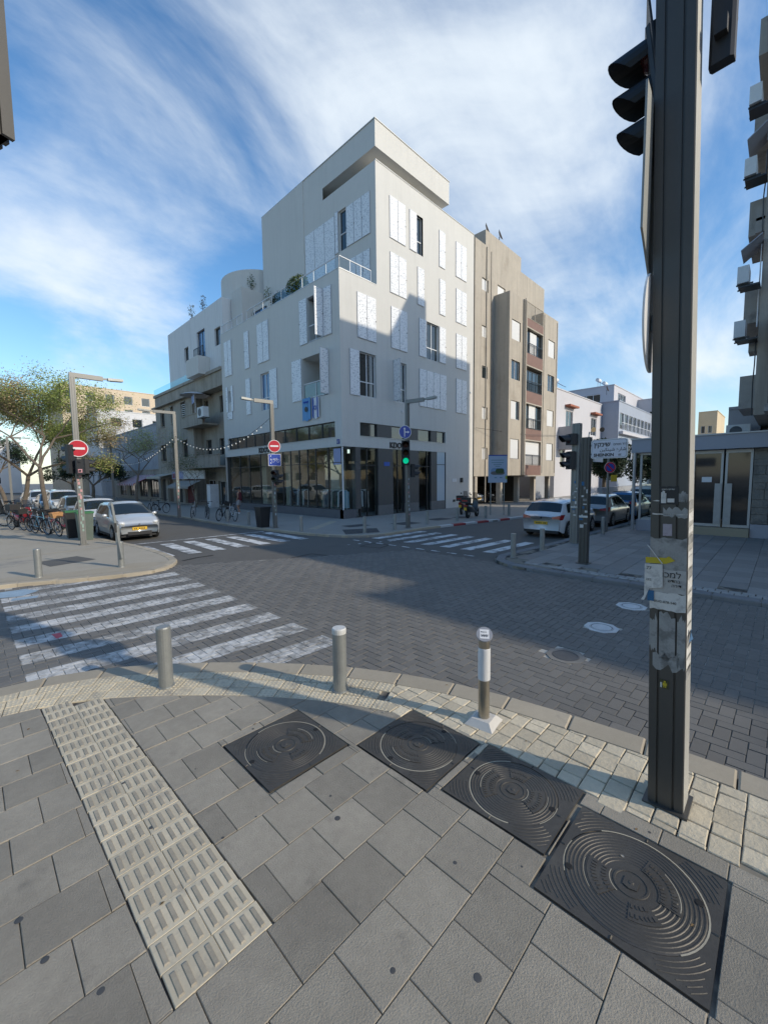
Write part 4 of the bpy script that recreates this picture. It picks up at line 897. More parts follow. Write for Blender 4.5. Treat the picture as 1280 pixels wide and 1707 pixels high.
def awning(root,y0,y1,z1,z0,out_,m,m2=None,x=14.98):
    n=max(1,int((y1-y0)/.35)); 
    for k in range(n):
        a=y0+(y1-y0)*k/n; b=y0+(y1-y0)*(k+1)/n; q=MB(); q.hexa([(x,a,z1-.03),(x,b,z1-.03),(x-out_,b,z0-.03),(x-out_,a,z0-.03),(x,a,z1),(x,b,z1),(x-out_,b,z0),(x-out_,a,z0)]); q.box(x-out_-.01,a,z0-.2,x-out_+.005,b,z0-.032); q.build('awning_strip',(m2 if (m2 and k%2) else m),root)
ma_g=mat('awning_grey',(.30,.29,.27),.9,n=(2,.2)); ma_c=mat('awning_cream',(.50,.47,.40),.9,n=(2,.2)); ma_r=mat('awning_red',(.30,.03,.06),.9); ma_w=mat('awning_white',(.6,.58,.58),.9)
awning(E_,37.6,43.0,2.3,1.75,1.2,ma_g); awning(E_,44.6,48.8,3.0,2.7,1.3,ma_c)
for a,b,m in ((39.45,41.55,mat('shop_red_door',(.14,.03,.03),.7)),(42.35,44.15,m_dark),(44.85,46.35,mat('shop_brown',(.14,.1,.07),.8)),(47.05,48.55,m_dark)): q=MB(); PLl.box(q,a,b,.1,2.4,-.25,-.2); q.build('shop_door',m,E_)
window(E_,PI,33.2,36.2,.1,2.2,m_wfr,m_glass,-.2,3,name='shop_window'); window(E_,PI,36.8,38.6,.1,2.3,m_wfr,m_glass,-.2,2,name='shop_window')
q=MB(); q.box(14.2,33.9,0,14.9,34.6,1.95); cb=q.build('utility_cabinet',mat('cabinet_grey',(.5,.51,.52),.6,n=(4,.2),stain=(5,.6,(.2,.2,.22),.6))); 
cab=thing('utility_cabinet','pale grey utility cabinet with scrawled marks beside the end of the shop window','cabinet',(14.5,34.2,0),world=True); setpar(cb,cab); cb.name='cabinet_body'
for z in (1.0,): q=MB(); q.box(14.185,33.95,.15,14.198,34.22,1.85); q.build('door',m_wfr,cab); q=MB(); q.box(14.185,34.26,.15,14.198,34.55,1.85); q.build('door',m_wfr,cab)
def ac(name_l,loc,rz,grp='air conditioner units on the facades',s=1.0):
    t=thing('air_conditioner',name_l,'air conditioner',loc,rz,grp); mw=mat('ac_white',(.62,.63,.62),.6,n=(3,.12))
    b=MB(); b.box(-.45*s,-.17*s,0,.45*s,.17*s,.62*s); b.build('casing',mw,t)
    b=MB(); b.lathe([(.24*s,0),(.24*s,.012),(.2*s,.014),(.2*s,.004),(.02,.004)],c=(-.08*s,-.171*s,.31*s),ax=(0,-1,0),n=16); b.build('fan_grille',mat('ac_grille',(.09,.1,.11),.6),t)
    for x in (-.3,.3): b=MB(); b.box(x*s-.02,-.2*s,-.05,x*s+.02,.3*s,-.003); b.build('bracket',m_dfr,t)
ac('white air conditioner unit on the balcony of the beige building',(14.3,34.9,7.5),R(-90)+0,s=1.35)
def parasol(loc,label,r,h,m,tilt=0,g=None):
    t=thing('parasol',label,'parasol',loc,0,g); b=MB(); b.tube((0,0,0),(0,0,h),.025); b.build('pole',m_wfr,t); b=MB(); b.lathe([(r,h-.35),(r*.5,h-.12),(.02,h)],n=8,caps=False); b.build('canopy',m,t)
parasol((14.75,37.5,7.3),'white parasol open over the beige building balcony',1.3,2.75,ma_w)
plant(14.65,39.6,7.2,(.25,.6,.35),350,'leafy plant in the balcony corner above the shops',s=.07); plant(14.65,35.9,7.3,(.2,.3,.3),160,'small plant on the balcony beside the air conditioner',s=.06)
t=thing('hanging_flag','small blue and white flag on the beige building balcony','flag',(14.3,36.6,8.9)); q=MB(); q.tube((0,0,-.8),(0,0,.8),.012); q.build('pole',m_wfr,t); q=MB(); q.quad((0,.0,.75),(-.03,.5,.6),(-.02,.45,-.05),(0,0,.1)); q.build('cloth',mat('flag_mixed',(.30,.38,.6),.9,n=(6,.4)),t)
# glass balustrade on its roof
q=MB(); q.quad((14.95,36,11.36),(14.95,49,11.36),(14.95,49,11.95),(14.95,36,11.95)); q.build('roof_balustrade_glass',clear_glass('aqua_glass',(.50,.75,.78),.12),E_)
# ================= white house above it
H2=thing('white_stepped_house','white stepped house with a round roof tower rising behind the beige building','building',(15.3,32.7,11),world=True)
PH=Pl((15.3,0,0),(0,1,0),(-1,0,0)); s_=1.02
hh=[(36.2,37.9,12.9,15.3),(39.9,40.9,13.3,14.6),(33.2,34.3,13.3,14.7)]
mb=MB(); PH.wall(mb,32.7,45.0,11.0,16.8,hh,.2); mb.quad((15.3,45,11),(26,45,11),(26,45,16.8),(15.3,45,16.8)); mb.quad((15.3,32.7,11),(26,32.7,11),(26,32.7,16.8),(15.3,32.7,16.8)); mb.quad((15.3,32.7,16.8),(26,32.7,16.8),(26,45,16.8),(15.3,45,16.8)); mb.build('wall',mat('bright_white_render',(.70,.70,.69),.9,n=(.4,.05),streak=(.12,.5)),H2)
for a,b,c,d in hh: window(H2,PH,a,b,c,d,m_dfr,m_glassb if b-a>1.3 else m_glass,-.15,2 if b-a>1.3 else 1,fw=.06)
railing(H2,PH,36.1,38.0,12.9,13.8,m_dfr,1.0,.3,bars=.13); q=MB(); PH.box(q,36.1,38.0,12.7,12.88,.0,.42); q.build('flower_box',m_terra,H2)
q=MB(); PH.box(q,35.4,38.0,11.2,12.68,.0,1.0); q.build('stair_block',m_ren,H2)
q=MB(); q.lathe([(3.5,16.8),(3.5,19.3),(3.3,19.3),(3.3,19.1),(.01,19.1)],c=(19.9,34.3,0),n=40); q.build('round_tower',m_ren,H2,smooth=False)
q=MB(); q.box(16.0,30.8,13,20,32.55,17.2); q.build('lift_block',m_ren,H2); q=MB(); q.box(16.8,28.2,13.0,17.8,30.7,15.6) ; q.build('terrace_room',m_ren,H2)
window(H2,Pl((16.8,0,0),(0,1,0),(-1,0,0)),28.5,30.4,13.3,15.3,m_dfr,m_glassb,.08,2)
q=MB(); PH.box(q,39,43.6,16.8,17.0,-1.0,-.9); q.build('roof_pergola',m_dfr,H2)
for i,(x,y,z,lb) in enumerate(((15.7,39.8,16.8,'dry grass plant at the left end of the white roof'),(15.8,37.5,16.8,'dry wispy plant on the middle of the white roof'),(17.3,31.6,17.2,'tall thin cactus-like plant by the round tower'),(17.6,29.6,15.6,'small shrub between round tower and penthouse wall'))): plant(x,y,z,(.35,.35,.7),120,lb,s=.07,lm=m_leafb if i<2 else m_leaf)
# ================= buildings beyond on the left
m_gw=mat('grey_wall',(.33,.34,.36),.9,n=(.3,.12),stain=(.4,.55,(.24,.24,.26),.6)); m_or=mat('orange_plaster',(.58,.47,.34),.9,n=(.4,.1)); m_wht=mat('old_white_plaster',(.62,.61,.6),.9,n=(.4,.1),stain=(.4,.6,(.48,.47,.46),.6))
def block(name,label,x0,y0,x1,y1,z,m,roofm=None,wins=(),faces='lr',wm=None):
    """plain block; wins: (face,u0,u1,z0,z1)"""
    t=thing(name,label,'building',(x0,y0,0),world=True)
    mb=MB(); F={'l':Pl((x0,0,0),(0,1,0),(-1,0,0)),'f':Pl((0,y0,0),(1,0,0),(0,-1,0))}
    F['l'].wall(mb,y0,y1,0,z,[w[1:] for w in wins if w[0]=='l'],.15); F['f'].wall(mb,x0,x1,0,z,[w[1:] for w in wins if w[0]=='f'],.15)
    mb.quad((x1,y0,0),(x1,y1,0),(x1,y1,z),(x1,y0,z)); mb.quad((x0,y1,0),(x1,y1,0),(x1,y1,z),(x0,y1,z)); mb.quad((x0,y0,z),(x1,y0,z),(x1,y1,z),(x0,y1,z)); mb.build('wall',m,t)
    for w in wins: window(t,F[w[0]],*w[1:],wm or m_wfr,m_glass,-.1,max(1,int((w[2]-w[1])/.8)),fw=.06)
    q=MB(); q.box(x0-.06,y0-.06,z+.002,x1,y0+.2,z+.12); q.box(x0-.06,y0+.202,z+.002,x0+.2,y1,z+.12); q.build('parapet_coping',m,t); return t,F
def wrow(f,us,w,zs,h): return [(f,u,u+w,z,z+h) for u in us for z in zs]
block('grey_gable_house','grey side-wall house behind the awning shops',15.4,50,28,75,8.6,m_gw,wins=wrow('l',(66,70),1.0,(4.6,),1.7))
t,F=block('low_cafe','low cafe with dark glazed front under the trees',15.2,49.2,22,70,3.5,m_be,wins=[('l',50,53,.4,2.4),('l',54,57,.4,2.4),('l',58.5,61.5,.4,2.4),('l',63,66,.4,2.4)],wm=m_dfr); awning(t,50.5,57.5,3.0,2.0,2.2,ma_r,ma_w,15.1); awning(t,60.5,66.5,2.9,2.4,1.8,ma_g,None,15.1)
block('orange_apartment_block','tall orange plastered apartment block far behind the trees',12.5,88,40,105,18.8,m_or,wins=wrow('f',[13+2.9*k for k in range(7)],1.4,(2.2,5.2,8.2,11.2,14.0,16.4),1.5))
block('white_apartment_block','white apartment block with balconies in front of the orange block',15.2,77,33,86,13.4,m_wht,wins=wrow('f',[17+3*k for k in range(5)],1.5,(2,5,8,11),1.4)+wrow('l',[78,82],1.5,(2,5,8,11),1.4))
block('far_pale_block','pale apartment block closing the far left end of the street',-8,120,9,140,11,m_wht,wins=wrow('f',[-6+2.6*k for k in range(5)],1.3,(2,5,8),1.4))
block('left_side_block','tan block on the far left side of the street',-16,60,-6,110,10,m_be,wins=wrow('f',[-14,-11,-8.5],1.3,(2,5,8),1.4))
# ================= right street
m_pw=mat('lilac_white_plaster',(.52,.51,.53),.9,n=(.4,.07),stain=(.5,.6,(.48,.48,.52),.5)); m_bg=mat('blue_grey_wall',(.33,.37,.44),.85,n=(.4,.08)); m_tile=mat('red_roof_tile',(.34,.12,.07),.85,n=(3,.25))
t,F=block('white_tiled_house','white two storey house with a red tiled roof next to the tan block',44.6,17.9,59.8,30,11.6,m_pw,wins=[('f',47.5,49.6,7.4,9.6),('f',55.8,57.8,7.4,9.6),('f',46.2,47.4,3.2,5.2),('f',50.8,52.4,3.2,5.2)])
for k in range(12):
    a=44.6+1.27*k; q=MB(); q.hexa([(a,18.3,11.75),(a+1.25,18.3,11.75),(a+1.25,24,15.0-.12*k),(a,24,15.0-.12*k),(a,18.3,11.87),(a+1.25,18.3,11.87),(a+1.25,24,15.12-.12*k),(a,24,15.12-.12*k)]); q.build('roof_panel',m_tile,t)
for u in (47.2,55.5): q=MB(); F['f'].box(q,u,u+2.7,10.0,10.2,0,.6); q.build('window_canopy',m_tile,t)
q=MB(); F['f'].box(q,45.5,47.6,5.2,7.6,0,1.6); q.build('bay_block',m_pw,t); q=MB(); F['f'].box(q,50.5,59,5.6,5.8,0,.5); q.build('ledge',m_pw,t)
q=MB(); q.box(41.6,18.6,0,44.55,19.0,4.2); g_=thing('grey_boundary_wall','plain grey wall joining the tan block and the tiled house','wall',(41.6,18.6,0),world=True); q.build('wall_face',m_gw,g_)
t,F=block('blue_grey_apartments','blue-grey apartment house with glazed balconies at the end of the street',60,15.9,78,27,11.9,m_bg,wins=[('f',60.6+2.15*k,62.4+2.15*k,z,z+2.1) for k in range(8) for z in (8.4,4.2)],wm=m_wfr)
railing(t,F['f'],60.4,77.6,8.1,9.2,m_wfr,2.1,.35,bars=.3); q=MB(); F['f'].box(q,60.3,77.7,7.7,8.05,0,.5); q.build('balcony_slab',m_pw,t)
block('rooftop_flat','pale rooftop flat behind the blue-grey apartments',66,18.2,84,30,15.2,m_pw,wins=[('f',68,72,13.2,14.4),('l',20,23,13,14.2)])
block('far_white_block','white block with dark windows beyond the blue-grey apartments',79,13.0,96,24,14.6,m_pw,wins=[('f',80+3.3*k,82+3.3*k,z,z+1.5) for k in range(4) for z in (4,7.5,11)]+[('l',14.2,16.4,11,12.6),('l',17.6,19.4,7,8.6)],wm=m_dfr)
block('cream_corner_block','cream sunlit corner block with a pergola',78.2,10.8,79,12.9,10.6,mat('cream_plaster',(.68,.60,.40),.9,n=(.5,.1)))
block('yellow_tower','distant yellow apartment tower beyond the glass shop',92,9.0,104,11.6,13.2,mat('yellow_plaster',(.62,.50,.33),.9,n=(.5,.1)),wins=wrow('l',(9.6,10.6),.6,(2,4.5,7,9.5),1.3))
for i,(x,y,z) in enumerate(((67,20,15.2),(70,20,15.2),(80.5,15,14.6),(83,15,14.6),(85.5,15,14.6),(50,22,14.9),(56,22,13.9))): solar(x,y,z,['white solar tank at the left of the rooftop flat','second solar tank on the rooftop flat','first solar tank on the far white block','middle solar tank on the far white block','right solar tank on the far white block','left white tank on the tiled roof','right white tank on the tiled roof'][i])
dish(64,18.6,13.6,'satellite dish above the blue-grey apartments')
# ================= glass fronted shop, right
m_gf=mat('grey_fascia',(.34,.345,.38),.6,n=(.6,.06)); m_stw=mat('rough_stone_cladding',(.22,.205,.18),.9,n=(1.6,.3),bump=(9,.03),stain=(2.2,.52,(.11,.105,.10),.7)); m_alu=mat('aluminium_frame',(.42,.43,.44),.4,metal=.5)
G_=thing('glass_shop','single storey shop with grey fascia, glazed front and double door','shop',(19.8,4.5,0),world=True)
PG=Pl((19.8,0,0),(0,1,0),(-1,0,0)); PG2=Pl((19.4,0,0),(0,1,0),(-1,0,0))
q=MB(); q.box(19.4,-14,3.22,31,4.62,3.74); q.build('fascia',m_gf,G_); q=MB(); q.box(19.36,-14,3.742,31,4.66,3.79); q.build('fascia_coping',m_alu,G_)
q=MB(); q.box(19.62,2.62,0,31,4.4,.45); q.build('plinth',m_gf,G_); q=MB(); q.box(19.6,.86,0,21,2.6,.30); q.build('door_step',mat('step_tan',(.36,.31,.22),.8),G_)
q=MB(); q.box(19.72,2.62,.45,19.8,2.7,3.22); q.box(19.72,4.28,.45,19.8,4.36,3.22); q.box(19.72,3.45,.45,19.8,3.49,3.22); q.box(19.72,2.7,3.12,19.8,4.28,3.22); q.build('glazing_frame',m_alu,G_)
q=MB(); q.quad((19.78,2.7,.45),(19.78,4.3,.45),(19.78,4.3,3.12),(19.78,2.7,3.12)); q.build('shop_window',clear_glass('shop_glass',(.72,.80,.77),.07),G_); q=MB(); q.quad((19.8,4.33,.45),(24,4.33,.45),(24,4.33,3.12),(19.8,4.33,3.12)); q.build('shop_window',clear_glass('shop_glass'),G_)
q=MB(); q.tube((19.45,4.5,0),(19.45,4.5,3.22),.06,n=10); q.build('column',m_alu,G_)
for y0,y1 in ((1.68,2.6),(.86,1.62)):
    f=MB(); PG.box(f,y0,y0+.07,.32,3.2,-.12,-.02); PG.box(f,y1-.07,y1,.32,3.2,-.12,-.02); PG.box(f,y0+.07,y1-.07,.32,.42,-.12,-.02); PG.box(f,y0+.07,y1-.07,3.08,3.2,-.12,-.02); d=f.build('door',m_alu,G_)
    g=MB(); PG.box(g,y0+.07,y1-.07,.42,3.08,-.08,-.06); g.build('door_glass',mat('dark_door_glass',(.03,.028,.027),.06,spec=.7,n=(.9,.4)),d)
    h=MB(); yy=y0+.02 if y0>1.6 else y1-.22; PG.box(h,yy,yy+.2,.42,1.95,-.018,.03); h.build('push_plate',mat('brushed_metal',(.34,.35,.36),.45,metal=.6,n=(5,.2)),d)
q=MB(); PG.box(q,2.0,2.3,2.0,2.2,-.018,-.01); q.build('door_notice',m_wfr,G_)
# stone cladding wall: blocks
q=MB(); q.box(19.85,-14,0,20,.84,3.2); q.build('backing_wall',m_stw,G_)
z=.5
q=MB(); q.box(19.7,-14,0,19.848,.84,.48); q.build('plinth',m_gf,G_)
while z<3.2:
    h=random.uniform(.22,.4); h=min(h,3.2-z); y=.84
    while y>-1.4:
        w=random.uniform(.3,.6); b=MB(); e=random.uniform(0,.03); b.box(19.80-e,y-w+.012,z+.006,19.849,y-.006,z+h-.006); b.build('stone',m_stw,G_); y-=w
    z+=h
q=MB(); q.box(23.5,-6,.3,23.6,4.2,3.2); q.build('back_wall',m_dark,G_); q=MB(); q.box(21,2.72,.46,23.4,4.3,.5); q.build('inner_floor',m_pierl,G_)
ac('air conditioner unit on the roof of the glass shop',(24.0,1.6,3.9),R(-90),s=.9)
block('roof_plant_box','box of roof machinery on the glass shop',24.5,.9,27,2.0,5.2,m_gw)
# ================= tall building on the right
m_tb=mat('brown_stucco',(.40,.35,.29),.95,n=(.6,.14),bump=(40,.004),streak=(.3,.45)); m_conc=mat('balcony_concrete',(.36,.34,.31),.9,n=(1,.18),stain=(1.4,.55,(.17,.16,.15),.7))
Q=thing('tall_apartment_block','tall brown apartment block with jutting balconies and air conditioners at the right edge','building',(20.0,1.0,3.9),world=True)
mb=MB(); mb.box(20.0,-3.2,4.4,33.8,.95,20.2); mb.build('wall',m_tb,Q); mb=MB(); mb.box(20.0,-30,3.8,33.8,-3.2,18.3); mb.build('wall_wing',m_tb,Q)
mb=MB(); mb.box(26.7,-5,20.21,28.4,.9,23.3); mb.build('stair_head',m_tb,Q); 
for z in (5.0,8.1,11.2,14.3,17.3):
    b=MB(); b.box(20.7,.952,z-.25,23.4,1.42,z); b.build('side_balcony_slab',m_conc,Q); b=MB(); b.box(20.7,1.32,z+.002,23.4,1.42,z+.95); b.box(20.7,.952,z+.002,20.8,1.318,z+.95); b.build('side_balcony_front',m_conc,Q)
for z in (4.35,7.6,):
    b=MB(); b.box(18.5,-3.5,z,20,.62,z+.22); b.build('balcony_slab',m_conc,Q)
    b=MB(); b.box(18.75,-3.4,z-.22,20,.5,z-.002); b.build('balcony_beam',m_conc,Q)
PQ=Pl((18.55,0,0),(0,1,0),(-1,0,0)); railing(Q,PQ,-3.2,.55,4.6,5.55,m_dfr,1.2,0,bars=.12)
b=MB(); b.hexa([(18.6,-3.3,3.6),(20,-3.3,3.1),(20,.3,3.1+.68),(18.9,.3,3.9),(18.6,-3.3,4.1),(20,-3.3,4.1),(20,.3,4.12),(18.9,.3,4.12)]); b.build('haunch',m_conc,Q)
for i,(x,y,z,lb) in enumerate(((19.6,1.22,14.6,'topmost air conditioner on the tall brown block'),(19.7,1.25,12.4,'second air conditioner from the top, under a metal hood'),(19.7,1.28,8.9,'third air conditioner down the tall brown block'),(19.8,1.3,7.1,'lowest air conditioner above the side balcony'))):
    ac(lb,(x,y+.12,z),R(180),s=.9)
    b=MB(); b.box(x-.3,.95,z-.12,x+.3,1.5,z-.07); b.build('wall_shelf',m_dfr,Q)
for z in (13.5,9.9): b=MB(); b.hexa([(19.4,.96,z+.5),(20.6,.96,z+.5),(20.6,1.5,z+.1),(19.4,1.5,z+.1),(19.4,.96,z+.54),(20.6,.96,z+.54),(20.6,1.5,z+.14),(19.4,1.5,z+.14)]); b.build('metal_hood',m_gf,Q)
for z in (11.2,10.8,6.7): b=MB(); b.box(20.2,.96,z,21,1.2,z+.5); b.build('window_box',m_conc,Q)
for k in range(5):
    z=5+k*3.1; b=MB(); pts=[(20.05,1.0,z+2.2),(20.05,1.0,z+1.2),(20.1+.3*math.sin(k*2),1.02,z+.6),(20.05,1.0,z-.6)]; b.path(pts,.02,5); b.build('hose',m_wfr if k%2 else m_dfr,Q)
for x in (31.0,38.1,41.0):
    b=MB(); b.path([(x,17.86 if x<31.5 else 16.46,20.4 if x<31.5 else 17),(x+.03,17.86 if x<31.5 else 16.46,10),(x,17.86 if x<31.5 else 16.46,2.6)],.018,5); b.build('cable',m_dfr,T)
b=MB(); b.path([(28.7,17.8,6.2),(34.5,16.3,5.9),(41.2,16.3,6.3),(47,17.7,6.6)],.015,5); b.build('cable',m_dfr,T)
for (u,z) in ((18.0,6.5),(26.0,8.8)): b=MB(); PRr.box(b,u+2,u+2.12,z,z+.12,0,.06); b.build('vent_cap',m_wfr,B)
# ================= buildings behind the viewpoint, three of them added unseen to cast shade
def simple(label,x0,y0,x1,y1,z,m,name='unseen_street_block'):
    t,F=block(name,label,x0,y0,x1,y1,z,m); 
    b=MB(); Pn=Pl((0,y1,0),(1,0,0),(0,1,0)); 
    for u in np.arange(x0+1,x1-2,3.0):
        for zz in np.arange(4,z-1.5,3.2): q=MB(); Pn.box(q,float(u),float(u)+1.4,float(zz),float(zz)+1.5,0,.03); q.build('window',m_glass,t)
    return t
simple('added unseen pale block behind, east side, shading the road',14.2,-34,19.5,-19,13.4,m_ren)  # added out of view, height set by the road shadow it casts
simple('added unseen lower tan block behind, east side, shading the junction',13.2,-17.5,19.5,-4.2,9.4,m_br)  # added out of view so its roof edge shades the junction
simple('added unseen grey block far behind, shading the near pavement',12.5,-60,24,-38.4,20.5,m_gw)  # added out of view to shade the pavement south of the pole
simple('tan corner building behind the viewpoint',-30,-30,-5.5,-4.5,15,m_tb)
# ---------------- where a point of the ground lies
def G(x,y,z=0.):
    d=Vector((cx*(x-640)+cy*(853.5-y)-cz*683.04)); t=(z-CAMZ)/d.z; return (d.x*t,d.y*t)
# ================= poles
m_pole=mat('anodised_pole',(.20,.20,.19),.42,metal=.35,n=(1.2,.08)); m_poled=mat('dark_bronze_pole',(.085,.082,.075),.45,metal=.3,n=(1.4,.1)); m_groove=mat('groove_black',(.008,.008,.01),.6)
m_galv=mat('galvanised_steel',(.30,.31,.30),.45,metal=.45,n=(6,.2),bump=(60,.001),stain=(9,.6,(.22,.22,.2),.6)); m_paper=mat('torn_paper',(.62,.61,.58),.9,n=(9,.2),stain=(14,.55,(.35,.34,.33),.7)); m_tl=mat('traffic_light_black',(.018,.02,.024),.5)
m_signred=mat('sign_red',(.50,.012,.03),.4); m_signwhite=mat('sign_white',(.78,.78,.78),.4); m_signblue=mat('sign_blue',(.02,.06,.36),.4); m_signback=mat('sign_back_grey',(.30,.31,.30),.55,metal=.3)
def notch_profile(a,b,nd=.012,nw=.012,off=.27):
    """rectangle a x b (half sizes) with two grooves on every side"""
    P=[]
    for (p,q) in (((-a,-b),(a,-b)),((a,-b),(a,b)),((a,b),(-a,b)),((-a,b),(-a,-b))):
        dx,dy=q[0]-p[0],q[1]-p[1]; l=math.hypot(dx,dy); ux,uy=dx/l,dy/l; nx,ny=-uy,ux
        P.append(p)
        for t in (off,1-off):
            c=t*l
            for s,d in ((-nw,0),(-nw,nd),(nw,nd),(nw,0)): P.append((p[0]+ux*(c+s)+nx*d,p[1]+uy*(c+s)+ny*d))
    return P
def pole(t,h,a,b,m,z0=0,name='pole',nw=.010):
    P=notch_profile(a,b,.012,nw); mb=MB(); mb.prism(P,z0,h); o=mb.build(name,m,t)
    g=MB(); 
    for x0,y0,x1,y1 in ((-a+.0125,-b+.0125,a-.0125,b-.0125),): g.box(x0,y0,z0,x1,y1,h-.004)
    g.build('groove_lining',m_groove,t); return o
def mast(name,label,x,y,h,arm=None,L_=1.6,rz=0,grp=None,m=None,a=.085,b=.065):
    t=thing(name,label,'lamp post' if arm else 'post',(x,y,0),rz,grp); m=m or m_pole
    pole(t,h,a,b,m)
    q=MB(); q.box(-a-.05,-b-.05,0,a+.05,b+.05,.02); q.build('base_plate',m,t)
    if arm:
        d=Vector((arm[0],arm[1],0)).normalized(); s=Vector((-d.y,d.x,0))*.05
        def bar(u0,u1,z0,z1,w,zz=0): 
            sv_=Vector((-d.y,d.x,0))*w; q=MB(); q.hexa([d*u0-sv_+Vector((0,0,z0)),d*u1-sv_+Vector((0,0,z0+zz)),d*u1+sv_+Vector((0,0,z0+zz)),d*u0+sv_+Vector((0,0,z0)),d*u0-sv_+Vector((0,0,z1)),d*u1-sv_+Vector((0,0,z1+zz)),d*u1+sv_+Vector((0,0,z1+zz)),d*u0+sv_+Vector((0,0,z1))]); return q
        bar(-.08,L_*.62,h+.001,h+.16,.06,.0).build('arm',m,t); bar(L_*.62,L_*.74,h+.05,h+.11,.03,.02).build('arm_neck',m,t)
        q=bar(L_*.72,L_*1.05,h+.04,h+.13,.09,.03); q.build('luminaire',m_galv,t); bar(L_*.78,L_*1.02,h+.03,h+.04,.06,.025).build('lens',mat('lamp_lens',(.5,.5,.5),.3),t)
    return t
def facing(o,d): o.rotation_euler=(0,0,math.atan2(d[0],-d[1]))   # local -Y looks along d
def round_sign(label,loc,d,r,kind,cat='traffic sign',grp=None):
    t=thing('traffic_sign',label,cat,loc,0,grp); facing(t,d)
    b=MB(); b.lathe([(r,0),(r,.012),(.001,.012)],c=(0,0,0),ax=(0,-1,0),n=36,caps=True); b.build('plate',m_signwhite,t)
    if kind=='noentry':
        b=MB(); b.lathe([(r*.92,.013),(.001,.0135)],ax=(0,-1,0),n=36,caps=False); b.build('red_face',m_signred,t); b=MB(); b.box(-r*.66,-.017,-r*.13,r*.66,-.0145,r*.13); b.build('white_bar',m_signwhite,t)
    if kind=='arrow':
        b=MB(); b.lathe([(r*.93,.013),(.001,.0135)],ax=(0,-1,0),n=36,caps=False); b.build('blue_face',m_signblue,t)
        b=MB(); b.box(-r*.15,-.017,-r*.7,-r*.02,-.0145,r*.45); b.add([(-r*.28,-.016,r*.42),(r*.1,-.016,r*.42),(-r*.09,-.016,r*.72)],[(0,1,2)]); b.build('arrow_up',m_signwhite,t)
        b=MB(); b.box(-r*.02,-.0165,-r*.08,r*.42,-.0145,r*.06); b.add([(r*.40,-.016,-r*.22),(r*.40,-.016,r*.2),(r*.72,-.016,-r*.01)],[(0,1,2)]); b.build('arrow_right',m_signwhite,t)
    if kind=='nopark':
        b=MB(); b.lathe([(r*.97,.013),(.001,.0135)],ax=(0,-1,0),n=24,caps=False); b.build('red_ring',m_signred,t); b=MB(); b.lathe([(r*.72,.0145),(.001,.015)],ax=(0,-1,0),n=24,caps=False); b.build('blue_face',m_signblue,t); b=MB(); b.hexa([(-.6*r,-.019,.42*r),(-.42*r,-.019,.6*r),(-.42*r,-.016,.6*r),(-.6*r,-.016,.42*r),(.42*r,-.019,-.6*r),(.6*r,-.019,-.42*r),(.6*r,-.016,-.42*r),(.42*r,-.016,-.6*r)]); b.build('red_stroke',m_signred,t)
    b=MB(); b.box(-.03,.001,-.05,.03,.06,.05); b.build('bracket',m_galv,t)
    return t
def head(label,loc,d,n=3,lit=None,s=.3,tilt=0,board=False,grp='traffic light heads',cols=('red','amber','green')):
    t=thing('traffic_light',label,'traffic light',loc,0,grp); facing(t,d); t.rotation_euler=(tilt,0,t.rotation_euler.z)
    h=s*n; b=MB(); b.prism([(-s*.5,0),(-s*.42,-.0),(s*.42,0),(s*.5,.02),(s*.5,s*.5),(s*.36,s*.62),(-s*.36,s*.62),(-s*.5,s*.5)],-h/2,h/2); b.build('housing',m_tl,t)
    C_={'red':(.25,.01,.01),'amber':(.25,.12,.01),'green':(.01,.2,.1)}
    for k in range(n):
        z=h/2-s*(k+.5); c=cols[k]
        on=(lit==c); b=MB(); b.lathe([(s*.36,0),(s*.3,.02),(.001,.035)],c=(0,-.002,z),ax=(0,-1,0),n=20,caps=False); b.build('lens',mat('lamp_'+c+('_on' if on else ''),(.0,.55,.28) if (on and c=='green') else tuple(v*.15 for v in C_[c]),.25,emit=.6 if on else 0),t)
        v=MB(); m_=12; vs=[];fs=[]
        for i in range(m_+1):
            a=R(-25)+R(230)*i/m_; x=math.cos(a)*s*.42; zz=math.sin(a)*s*.42; ln=s*.95*(.45+.55*math.sin(max(0,min(math.pi,(a+R(25))/R(230)*math.pi)))); vs+=[(x,-.001,z+zz),(x*.97,-ln,z+zz*.97-.02)]
        fs=[(2*i,2*i+2,2*i+3,2*i+1) for i in range(m_)]; v.add(vs,fs); v.add([(x*1.03,y,z+(q-z)*1.03) for x,y,q in vs],fs); v.build('visor',m_tl,t)
    if board: b=MB(); b.box(-s*.8,s*.1,-h/2-.12,s*.8,s*.1+.012,h/2+.14); b.build('backboard',m_tl,t); b=MB(); b.box(-s*.82,s*.1-.004,-h/2-.13,-s*.8,s*.1+.016,h/2+.15); b.build('board_edge',m_signwhite,t)
    b=MB(); b.box(-.03,s*.6,-h*.3,.03,s*.6+.05,-h*.3+.05); b.box(-.03,s*.6,h*.3,.03,s*.6+.05,h*.3+.05); b.build('bracket',m_tl,t,kind='stuff')
    return t
